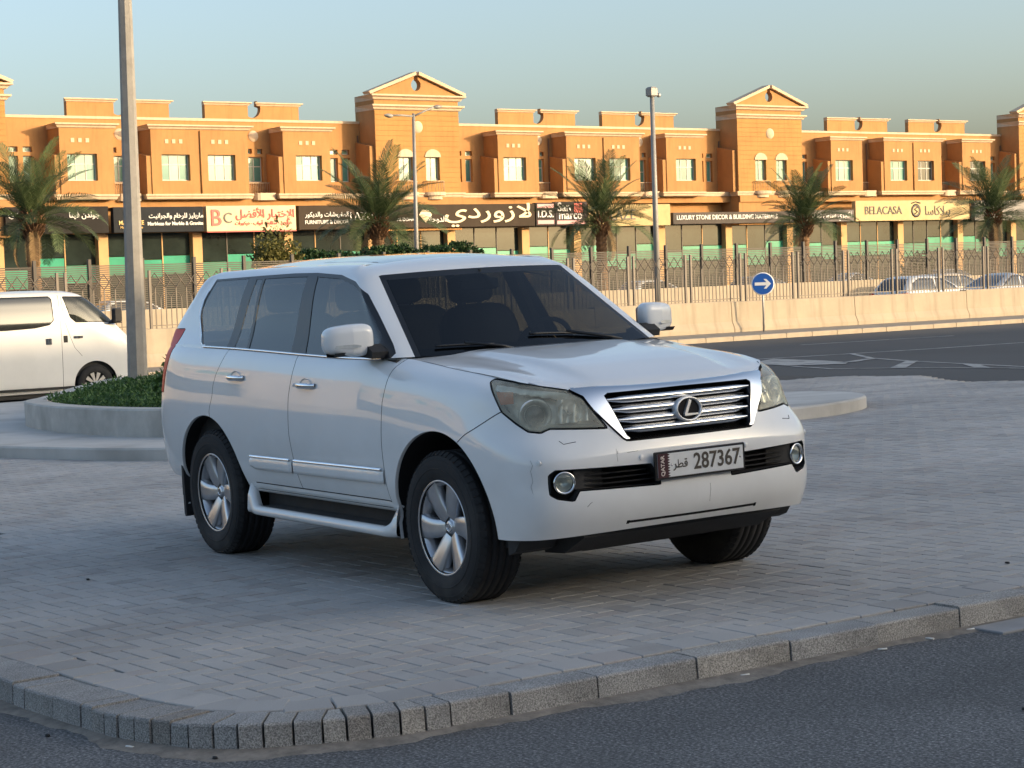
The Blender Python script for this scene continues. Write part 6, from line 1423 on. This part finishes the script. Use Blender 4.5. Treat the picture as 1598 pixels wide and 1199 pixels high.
MB().tube([(-1.0, 0, 1.66), (-1.0, 0, 1.60)], .012, 8).build('mirror_stem', M_INT, CAR); MB().cbox((-1.03, -.12, 1.545), (-1.0, .12, 1.61), .01).build('inside_mirror', M_INT, CAR)
MB().grid([[(x, y, 1.715-.075*(y/.6)**2-.06*sstep(-1.5, -1.1, x)) for y in np.linspace(-.6, .6, 9)] for x in np.linspace(-1.12, -3.2, 12)]).build('headlining', M_INT, CAR)
for sd in (1, -1):   # inner trims so the doors are not paper
    MB().box((-3.4, min(sd*.78, sd*.84), .55), (-.5, max(sd*.78, sd*.84), 1.215)).build('door_card', M_INT, CAR)
    MB().prism([(-1.56, 1.2), (-1.66, 1.2), (-1.76, 1.67), (-1.64, 1.67)], sd*.80, sd*.66, lambda u, v, d: (u, (sd*(.815-.17*(v-1.2)/.47)) if abs(d) > .7 else sd*(.77-.17*(v-1.2)/.47), v)).build('pillar_trim', M_INT, CAR, fix=True)
# ================================================================ other vehicles, palms, street furniture
def shell_pm(rows, nu=150, nv=70, cf=0.30, roof=True):
    """rows: (z, x_rear, x_front, half_width); closed round body as half control grid"""
    cols = None; C = []
    for (z, xr, xf, w) in rows:
        L = xf-xr; c = min(cf, w*0.6, L*0.3); r = min(0.2, w*.5, L*.25)
        pts = [(xr, 0), (xr+.004, w*.6), (xr+r*.15, w-r*.45), (xr+r*.6, w-r*.1), (xr+r*1.3, w)]+[(xr+r*1.3+(L-r*1.3-c*1.4)*k/7, w) for k in range(1, 7)]+[(xf-c*1.4, w*.998), (xf-c*.75, w*.965), (xf-c*.32, w*.86), (xf-c*.1, w*.62), (xf-c*.02, w*.3), (xf, 0)]
        C.append([(x, y, z) for x, y in pts])
    C = np.swapaxes(np.array(C, float), 0, 1); P = dense(C, nu, nv); pm = PM(P, 1)
    V = np.array(pm.V); Nn = np.array(pm.N); c0 = np.array([V[:, 0].mean(), 0, V[:, 2].mean()*.8])
    if np.mean(np.sum((V-c0)*Nn, 1)) < 0: pm.N = [tuple(-np.array(n)) for n in pm.N]; pm.F = [tuple(reversed(f)) for f in pm.F]
    return pm
def vpart(root, pm, tg, name, m, push=0.0):
    if name == 'body' or 'screen' in name or name == 'rear_window' or name == 'window_seal':
        V, F, N = both(pm, tg, push)
        if F:
            o = cpart(name, V, F, N, m, root)
            if name == 'window_seal': tag(o, kind='stuff')
        return
    for sd in (1, -1):
        V, F, N = pm.part(tg, push, sd)
        if F: cpart(name, V, F, N, m, root)
M_VAN = mat('van_white', (0.72, 0.72, 0.70), 0.35, coat=0.8, coat_r=0.05, var=0.04, vscale=2); M_SILV = mat('car_silver', (0.50, 0.51, 0.52), 0.35, metal=0.3, coat=0.8); M_CWHITE = mat('car_white', (0.70, 0.70, 0.68), 0.35, coat=0.8); M_BEIGE = mat('car_beige', (0.55, 0.47, 0.36), 0.4, coat=0.6)
M_VGL = mat('vehicle_glass', (0.02, 0.022, 0.022), 0.06, coat=1.0); M_VGL2 = glass_mat('cab_glass', (0.35, 0.39, 0.36), 1.0, 0.0, (0.06, 0.065, 0.06), 0.4); M_HUB = mat('wheel_cover', (0.45, 0.45, 0.45), 0.35, metal=0.7)
def simple_wheel(root, x, y, r, w, sd, ns=10):
    wh = bpy.data.objects.new('wheel', None); link(wh, root); wh.location = (x, y, r); RXm = Matrix.Rotation(R_(-90), 4, 'X')
    MB().lathe([(r*.62, -w/2), (r*.72, -w/2-.01), (r*.93, -w/2), (r, -w/2+.03), (r, w/2-.03), (r*.93, w/2), (r*.72, w/2+.01), (r*.62, w/2)], RXm, 36).build('tyre', M_TYRE, wh, fix=True)
    MB().lathe([(.0001, w/2-.05), (r*.55, w/2-.06), (r*.6, w/2-.015), (r*.64, w/2)], RXm, 36).build('rim', M_BLK, wh, fix=True)
    sp = MB()
    for k in range(ns):
        a = 2*math.pi*k/ns; Mk = Matrix.Rotation(a, 4, 'Y'); sp.prism([(.03, -.012), (r*.60, -r*.105), (r*.60, r*.105), (.03, .012)], w/2-.03, w/2-.012, lambda u, v, d: tuple(Mk @ Vector((u, d, v))))
    sp.lathe([(.0001, w/2), (.05, w/2-.002), (.06, w/2-.02)], RXm, 16); sp.build('wheel_cover', M_HUB, wh, fix=True)
    if sd < 0: wh.rotation_euler = (0, 0, math.pi)
    return wh
def vehicle(name, label, M, rows, wheels, windows, paint, glass, group=None, seams=(), lamps=(), ncell=(150, 70), wr=.32, ww=.2, archr=None, cat='car', cf=.3):
    root = thing(name, label, cat, M, group); pm = shell_pm(rows, *ncell, cf=cf)
    ar = archr or wr*1.18
    for wx in wheels: pm.region(lambda P: np.where(P[:, 1] > .3, np.hypot(P[:, 0]-wx, P[:, 2]-wr)-ar, 1.0), 'arch')
    for (pl, poly, rr, nm) in windows:
        if pl == 'side': pm.region(lambda P: np.where(P[:, 1] > .35, sd_poly(XZ(P), poly, rr), 1.0), nm, gap=.014, gapname='seal')
        elif pl == 'front': pm.region(lambda P: np.where(P[:, 0] > poly[0], sd_poly(YZ(P), poly[1], rr), 1.0), nm, gap=.014, gapname='seal')
        elif pl == 'rear': pm.region(lambda P: np.where(P[:, 0] < poly[0], sd_poly(YZ(P), poly[1], rr), 1.0), nm, gap=.014, gapname='seal')
    for f, mk in seams: pm.seam(f, mk, .008, name='seal')
    for k in range(len(pm.T)):
        if not pm.T[k]: pm.T[k] = 'body'
    vpart(root, pm, 'body', 'body', paint); vpart(root, pm, 'seal', 'window_seal', M_GAP, -.003)
    for nm in sorted({w[3] for w in windows}): vpart(root, pm, nm, nm, glass.get(nm, M_VGL), -.004)
    W_ = max(r[3] for r in rows)
    for wx in wheels:
        for sd in (1, -1):
            simple_wheel(root, wx, sd*(W_-ww/2-.02), wr, ww, sd)
            lin = [[(wx+ar*math.cos(t), sd*(W_-.03), max(.15, wr+ar*math.sin(t))), (wx+ar*math.cos(t), sd*(W_-.3), max(.15, wr+ar*math.sin(t))), (wx, sd*(W_-.32), wr)] for t in np.linspace(-.4, math.pi+.4, 30)]; MB().grid(lin).build('wheel_well', M_GAP, root, fix=True)
    MB().box((rows[0][1]+.1, -W_+.1, .16), (rows[0][2]-.15, W_-.1, rows[0][0]+.08)).build('underbody', M_BLKM, root)
    return root
# --- white van passing behind the pole (local x = forward along the street)
vr = [(.24, -3.85, .86, .80), (.32, -3.9, .92, .835), (.55, -3.92, .96, .85), (.80, -3.92, .95, .855), (1.0, -3.91, .90, .855), (1.14, -3.90, .80, .853), (1.30, -3.89, .64, .845), (1.5, -3.88, .44, .825), (1.7, -3.87, .22, .795), (1.84, -3.86, .05, .765), (1.93, -3.84, -.10, .725), (1.985, -3.78, -.30, .62), (2.01, -3.7, -.55, .42), (2.02, -3.2, -1.2, .1)]
vw = [('side', [(-3.5, 1.90), (-.80, 1.895), (-.76, 1.86), (-.755, 1.50), (-.83, 1.43), (-1.1, 1.385), (-1.6, 1.365), (-3.5, 1.365)], .012, 'side_window'), ('side', [(-.52, 1.885), (-.10, 1.87), (.10, 1.76), (.33, 1.52), (.37, 1.44), (-.33, 1.46), (-.42, 1.54)], .012, 'cab_window'),
      ('front', (.0, [(-.6, 1.20), (.66, 1.20), (.62, 1.5), (.56, 1.82), (-.6, 1.84)]), .02, 'windscreen')]
vseam = [(lambda P: P[:, 0]+.62-.0*P[:, 2], lambda P: np.where((P[:, 1] > .5) & (P[:, 2] > .28) & (P[:, 2] < 1.93), -1, 1)), (lambda P: P[:, 0]-np.interp(P[:, 2], [.3, .75, 1.0, 1.2, 1.5, 1.93], [-.02, -.16, -.38, -.46, -.55, -.57]), lambda P: np.where((P[:, 1] > .5) & (P[:, 2] > .85) & (P[:, 2] < 1.9), -1, 1))]
VAN = vehicle('white_van', 'white van driving past on the road behind the planter at the left edge', street_M(15.6, 34.06, 0.0), vr, (0.0, -2.85), vw, M_VAN, {'side_window': M_VGL, 'cab_window': M_VGL2, 'windscreen': M_VGL2}, seams=vseam, wr=.345, ww=.2, archr=.41, cat='van', ncell=(230, 90))
for sd in (-1, 1):
    for (x0, x1, z, m, nm) in ((-.92, -.80, 1.13, M_CHR, 'sliding_door_handle'), (-.40, -.22, 1.185, M_CHR, 'door_handle')):
        P = [[(x0+(x1-x0)*t, sd*(.852+.028*math.sin(math.pi*t)**.5), z+dz*(2.6 if nm[0] == 's' else 1)) for dz in (-.02, -.008, .008, .02)] for t in np.linspace(0, 1, 9)]; MB().grid(P).build(nm, m, VAN, fix=True)
    MB().cbox((-.585, min(sd*.848, sd*.858), 1.1), (-.51, max(sd*.848, sd*.858), 1.22), .003).build('fuel_flap_edge', M_BLKM, VAN)
    mbm = MB(); mbm.cbox((.33, min(sd*.87, sd*1.03), 1.42), (.45, max(sd*.87, sd*1.03), 1.66), .02); mbm.prism([(.28, 1.40), (.52, 1.40), (.40, 1.50)], sd*.80, sd*.90, lambda u, v, d: (u, d, v)); mbm.build('mirror', M_BLKM, VAN, fix=True)
    MB().cbox((-3.7, min(sd*.852, sd*.862), .30), (.3, max(sd*.852, sd*.862), .34), .003).build('sill_trim', M_BLKM, VAN)
    MB().prism([(.80, .78), (.93, .80), (.90, 1.0), (.72, 1.08)], sd*.62, sd*.84, lambda u, v, d: (u, d, v)).build('headlamp', M_LAMPIN, VAN, fix=True)
MB().box((-3.8, -.78, .5), (.4, .78, .9)).build('cabin_floor', M_INT, VAN)
# --- cars glimpsed beyond the railing
def hatch_rows(): return [(.20, -.78, 2.95+.3, .74), (.30, -.83, 3.32, .83), (.5, -.86, 3.38, .87), (.7, -.86, 3.36, .875), (.85, -.84, 3.25, .865), (.93, -.82, 2.9, .85), (.98, -.78, 2.2, .83), (1.1, -.70, 1.95, .79), (1.25, -.58, 1.65, .73), (1.38, -.42, 1.30, .67), (1.45, -.25, 1.05, .58), (1.485, .05, .75, .35), (1.49, .2, .5, .05)]
def sedan_rows(): return [(.20, -.95, 3.45, .74), (.30, -1.02, 3.55, .84), (.5, -1.05, 3.6, .88), (.7, -1.05, 3.57, .885), (.86, -1.02, 3.4, .87), (.93, -.98, 2.9, .855), (.98, -.35, 2.25, .83), (1.1, -.05, 1.98, .79), (1.25, .25, 1.65, .73), (1.37, .55, 1.30, .66), (1.43, .72, 1.10, .55), (1.455, .85, .98, .3), (1.46, .9, .95, .05)]
hw = [('side', [(-.50, 1.02), (.62, 1.0), (.66, 1.36), (-.05, 1.38), (-.42, 1.22)], .015, 'rear_side_window'), ('side', [(.72, 1.0), (1.72, 1.0), (1.60, 1.12), (1.10, 1.36), (.76, 1.37)], .015, 'front_side_window'), ('rear', (-.3, [(-.5, 1.02), (.60, 1.02), (.50, 1.36), (-.5, 1.38)]), .02, 'rear_window'), ('front', (1.0, [(-.5, 1.02), (.68, 1.02), (.52, 1.37), (-.5, 1.38)]), .02, 'windscreen')]
sw_ = [('side', [(.05, 1.02), (.95, 1.0), (.97, 1.34), (.70, 1.35), (.35, 1.2)], .015, 'rear_side_window'), ('side', [(1.05, 1.0), (1.80, 1.0), (1.6, 1.15), (1.25, 1.34), (1.08, 1.35)], .015, 'front_side_window'), ('rear', (.6, [(-.5, 1.0), (.62, 1.0), (.5, 1.34), (-.5, 1.35)]), .02, 'rear_window'), ('front', (1.3, [(-.5, 1.02), (.66, 1.02), (.5, 1.34), (-.5, 1.35)]), .02, 'windscreen')]
far = []
far.append(vehicle('hatchback', 'white hatchback beyond the railing, nearest the round blue sign', street_M(53.1, 48.6), hatch_rows(), (0, 2.5), hw, M_CWHITE, {}, 'cars beyond the railing', ncell=(90, 50)))
far.append(vehicle('sedan', 'silver sedan beyond the railing at the right edge of the view', street_M(57.6, 48.9), sedan_rows(), (0, 2.6), sw_, M_SILV, {}, 'cars beyond the railing', ncell=(90, 50)))
far.append(vehicle('beige_hatchback', 'beige car behind the white hatchback by the slatted screen', street_M(59.0, 52.6), hatch_rows(), (0, 2.5), hw, M_BEIGE, {}, 'cars beyond the railing', ncell=(70, 44)))
for o in far:
    x = -.86 if 'hatch' in o.name else -1.03; w = .84
    for sd in (-1, 1): MB().cbox((x-.01, min(sd*(w-.2), sd*w), .72), (x+.12, max(sd*(w-.2), sd*w), .92), .01).build('tail_lamp', M_REDL, o)
# parked beyond the screen, only roofs showing
M_CDARK = mat('car_dark', (0.05, 0.055, 0.06), 0.35, coat=0.8); M_CGREY = mat('car_grey', (0.22, 0.22, 0.22), 0.4, coat=0.8)
parked = [(37.5, 'hatch', M_CWHITE, 'white hatchback parked at the shops left of the concrete pole'), (58.6, 'sedan', M_CDARK, 'dark sedan parked at the shops seen through the windscreen side'), (66.0, 'hatch', M_CWHITE, 'white hatchback parked at the shops behind the far door mirror'), (73.5, 'hatch', M_CGREY, 'grey hatchback parked at the shops left of the blue sign'), (80.0, 'sedan', M_CWHITE, 'white sedan parked at the shops right of the blue sign'), (88.0, 'hatch', M_CGREY, 'grey hatchback parked under the cream sign with the crest')]
for s_, kd, pmn, lab in parked: vehicle('parked_hatchback' if kd == 'hatch' else 'parked_sedan', lab, street_M(s_, 78.0), hatch_rows() if kd == 'hatch' else sedan_rows(), (0, 2.5), hw if kd == 'hatch' else sw_, pmn, {}, 'cars parked at the shops', ncell=(56, 34))
# ---------------------------------------------------------------- date palms
M_FROND = leaf_mat('palm_frond', (0.052, 0.085, 0.032), (0.14, 0.175, 0.075), 0.5, 0.25); M_DEAD = mat('dead_frond', (0.26, 0.17, 0.08), 0.9, var=0.3, vscale=4); M_TRUNK = mat('palm_trunk', (0.20, 0.115, 0.06), 0.95, var=0.35, vscale=9, bump=0.6, bscale=20); M_BOOT = mat('palm_boots', (0.17, 0.09, 0.045), 0.95, var=0.35, vscale=6)
random.seed(11)
def frond_mesh(i, L, droop, dead=False):
    V, F, A = [], [], []; n = 30; pts = []
    p = Vector((0, 0, 0)); a = 0.0
    for k in range(n+1):
        u = k/n; ang = -droop*(u**1.5); pts.append((p.copy(), ang)); p += Vector((math.cos(ang), 0, math.sin(ang)))*L/n
    def quad(q): b = len(V); V.extend(q); F.append((b, b+1, b+2, b+3) if len(q) == 4 else (b, b+1, b+2)); A.extend([random.random()]*len(q))
    for k in range(n):
        (p0, a0), (p1, a1) = pts[k], pts[k+1]; w0, w1 = .028*(1-k/n)+.006, .028*(1-(k+1)/n)+.006
        for s in (-1, 1): quad([p0+Vector((0, 0, .02*(1-k/n))), p0+Vector((0, s*w0, 0)), p1+Vector((0, s*w1, 0)), p1+Vector((0, 0, .02*(1-(k+1)/n)))])
    for k in range(3, n+1):
        u = k/n; q, an = pts[k]; ln = L*(.20*math.sin(math.pi*min(1, .12+u*.88))**.7+.045)
        for rep in range(2):
          q2 = q+(pts[min(n, k+1)][0]-q)*rep*.5
          for s in (-1, 1):
            fw = math.cos(R_(34+22*u)); dr = -.30*random.uniform(.5, 1.5)-.25*(1 if dead else 0); up = .55*random.uniform(.3, 1.2)*(1-u)+.12
            d = Vector((math.cos(an)*.85, s*.9*random.uniform(.8, 1.1), math.sin(an)*.85+up*.75)).normalized(); tip = q2+d*ln*.6; d2 = Vector((d.x, d.y*.9, d.z+dr)).normalized(); tip2 = tip+d2*ln*.45; wv = Vector((math.cos(an), 0, math.sin(an)))*.020
            quad([q2-wv*.6, q2+wv*.6, tip+wv, tip-wv]); quad([tip-wv, tip+wv, tip2])
    me = new_mesh('frond', V, F, M_DEAD if dead else M_FROND); at = me.attributes.new('rnd', 'FLOAT', 'POINT'); at.data.foreach_set('value', np.array(A, dtype=np.float32)); return me
FR = [frond_mesh(0, 3.2, .4), frond_mesh(1, 3.2, .75), frond_mesh(2, 3.1, 1.05), frond_mesh(3, 3.0, 1.35)]; FRD = [frond_mesh(4, 2.3, 1.2, True)]
def palm(label, s, t, trunk_h, crown_s, seed, nfr=38):
    random.seed(seed); T_ = thing('palm_tree', label, 'palm tree', street_M(s, t, 0), 'date palms in front of the shops')
    mb = MB(); n = 13; prof = []; rows = int(trunk_h/.11)
    for k in range(rows+1):
        z = trunk_h*k/rows; r = .24+.05*(1-k/rows)**3+.05*sstep(.8, 1, k/rows)+(.022 if k % 2 else -.012); prof.append((r, z))
    mb.lathe(prof, n=n, smooth=False); V2 = [(x*(1+random.uniform(-.05, .05)), y*(1+random.uniform(-.05, .05)), z+random.uniform(-.02, .02)) for x, y, z in mb.v]; mb.v = V2; mb.build('trunk', M_TRUNK, T_, fix=True)
    bt = MB()
    for k in range(70):
        a = k*2.4; z = trunk_h-.5+.95*(k/70); r = .26+.10*math.sin(math.pi*k/70)
        d = Vector((math.cos(a), math.sin(a), 1.2)); p = Vector((math.cos(a)*r, math.sin(a)*r, z)); bt.tube([p-d*.05, p+d*.16], [.06, .03], 4, smooth=False)
    bt.build('leaf_boots', M_BOOT, T_); tag(T_.children[-1], kind='stuff')
    for k in range(nfr):
        u = (k+.5)/nfr; a = k*2.39996+random.uniform(-.2, .2); el = R_(84-88*u**.9+random.uniform(-9, 9)); me = FR[0 if u < .3 else 1 if u < .6 else 2 if u < .85 else 3]
        if random.random() < .25: me = FR[random.randint(0, 3)]
        o = bpy.data.objects.new('frond', me); link(o, T_); sc_ = crown_s*random.uniform(.82, 1.1); o.scale = (sc_, sc_*random.choice([1, -1]), sc_); o.location = (.1*math.cos(a), .1*math.sin(a), trunk_h+.35-.35*u)
        o.rotation_euler = (Matrix.Rotation(a, 4, 'Z') @ Matrix.Rotation(-el, 4, 'Y') @ Matrix.Rotation(random.uniform(-.5, .5), 4, 'X')).to_euler()
    for k in range(3):
        a = random.uniform(0, 6.28); o = bpy.data.objects.new('dead_frond', FRD[0]); link(o, T_); o.location = (.2*math.cos(a), .2*math.sin(a), trunk_h-.1); o.scale = [crown_s*.8]*3; o.rotation_euler = (Matrix.Rotation(a, 4, 'Z') @ Matrix.Rotation(R_(52), 4, 'Y')).to_euler()
    return T_
palm('date palm at the left edge beside the concrete pole', 31.5, 72, 4.45, .92, 3)
palm('date palm in front of the big gabled tower above the car roof', 46.8, 72, 4.15, .98, 5)
palm('date palm left of the grey camera mast', 58.8, 72, 4.1, .9, 8, 34)
palm('date palm right of the camera mast in front of the second gabled tower', 71.6, 72, 3.85, .88, 13)
palm('date palm at the right edge in front of the cream sign', 85.6, 72, 4.1, .97, 17)
# ---------------------------------------------------------------- masts and lamps
M_MAST = mat('mast_grey', (0.30, 0.285, 0.26), 0.55, metal=0.2, var=0.1, vscale=4)
LP = thing('street_lamp', 'thin double-arm street lamp in front of the gabled tower', 'street lamp', street_M(40.55, 60, 0) @ Matrix.Rotation(R_(.9), 4, 'Y'))
MB().tube([(0, 0, 0), (0, 0, 4), (0, 0, 7.75)], [.10, .075, .05], 10).build('pole', M_MAST, LP)
for sd, zt in ((-1, -.10), (1, .28)):
    MB().tube([(0, 0, 7.65), (sd*.5, 0, 7.72+zt*.5), (sd*.95, 0, 7.75+zt)], .035, 8).build('arm', M_MAST, LP)
    h = MB(); P = []
    for k in range(9):
        u = k/8; P.append([(sd*(.88+.36*u), .10*math.sin(math.pi*min(1, .15+u*.8))*math.cos(b), 7.73+zt+.02*u+.075*math.sin(math.pi*min(1, .2+u*.75))*math.sin(b)) for b in np.linspace(0, 2*math.pi, 13)])
    h.grid(P); h.build('lamp_head', M_MAST, LP, fix=True)
CM = thing('camera_mast', 'grey camera mast standing between the two gabled towers', 'mast', street_M(43.1, 50, 0))
MB().tube([(0, 0, 0), (0, 0, 4), (0, 0, 7.55)], [.10, .088, .07], 14).build('pole', M_MAST, CM)
cm = MB(); cm.cbox((-.14, -.14, 7.5), (.12, .14, 7.82), .05); cm.build('head_box', M_MAST, CM); MB().tube([(.1, 0, 7.62), (.24, 0, 7.60)], .03, 8).lathe([(.0001, -.09), (.06, -.07), (.075, 0), (.05, .05), (.0001, .06)], Matrix.Translation((.28, 0, 7.58)), 14).build('camera', M_STEEL, CM, fix=True)
# ---------------------------------------------------------------- hedge and bush beyond the screen
M_HEDGE = leaf_mat('hedge_leaf', (0.012, 0.035, 0.010), (0.04, 0.085, 0.025)); M_BUSHL = leaf_mat('bush_leaf', (0.075, 0.08, 0.02), (0.19, 0.17, 0.05))
HG = thing('hedge', 'clipped dark green hedge showing above the car roof', 'hedge', street_M(35.3, 59, 0)); pts = []
for _ in range(9000):
    x = random.uniform(0, 7.2); top = 2.86+.10*math.sin(x*2.3)+.08*math.sin(x*5.1)+.14*sstep(0, 5, x); pts.append((x, random.uniform(-.5, .5), top-random.random()**2*1.4))
leaves('foliage', pts, .13, M_HEDGE, HG, kind='stuff', aspect=.6); st = MB()
for k in range(9): st.tube([(.4+k*.8, 0, 0), (.4+k*.8, .05, 2.6)], [.05, .02], 5)
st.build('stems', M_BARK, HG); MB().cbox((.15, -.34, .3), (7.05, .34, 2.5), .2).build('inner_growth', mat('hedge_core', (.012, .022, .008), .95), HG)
random.seed(31)
shrub('bush', 'yellow-green rounded bush left of the hedge above the screen', street_M(34.1, 58.5, 1.3), 1.1, .9, 2.15, 3400, .15, M_BUSHL, lumps=14)
random.seed(33)
for k, (s_, lab, sc_) in enumerate(((66.5, 'low shrub behind the slatted screen right of the camera mast', .9), (24.5, 'low shrub behind the screen between the van and the concrete pole', .8))): shrub('low_shrub', lab, street_M(s_, 60, .8), 1.1*sc_, .8*sc_, 1.5*sc_, 1500, .14, M_HEDGE, 'low shrubs behind the screen')

bpy.data.scenes.remove(TXT)
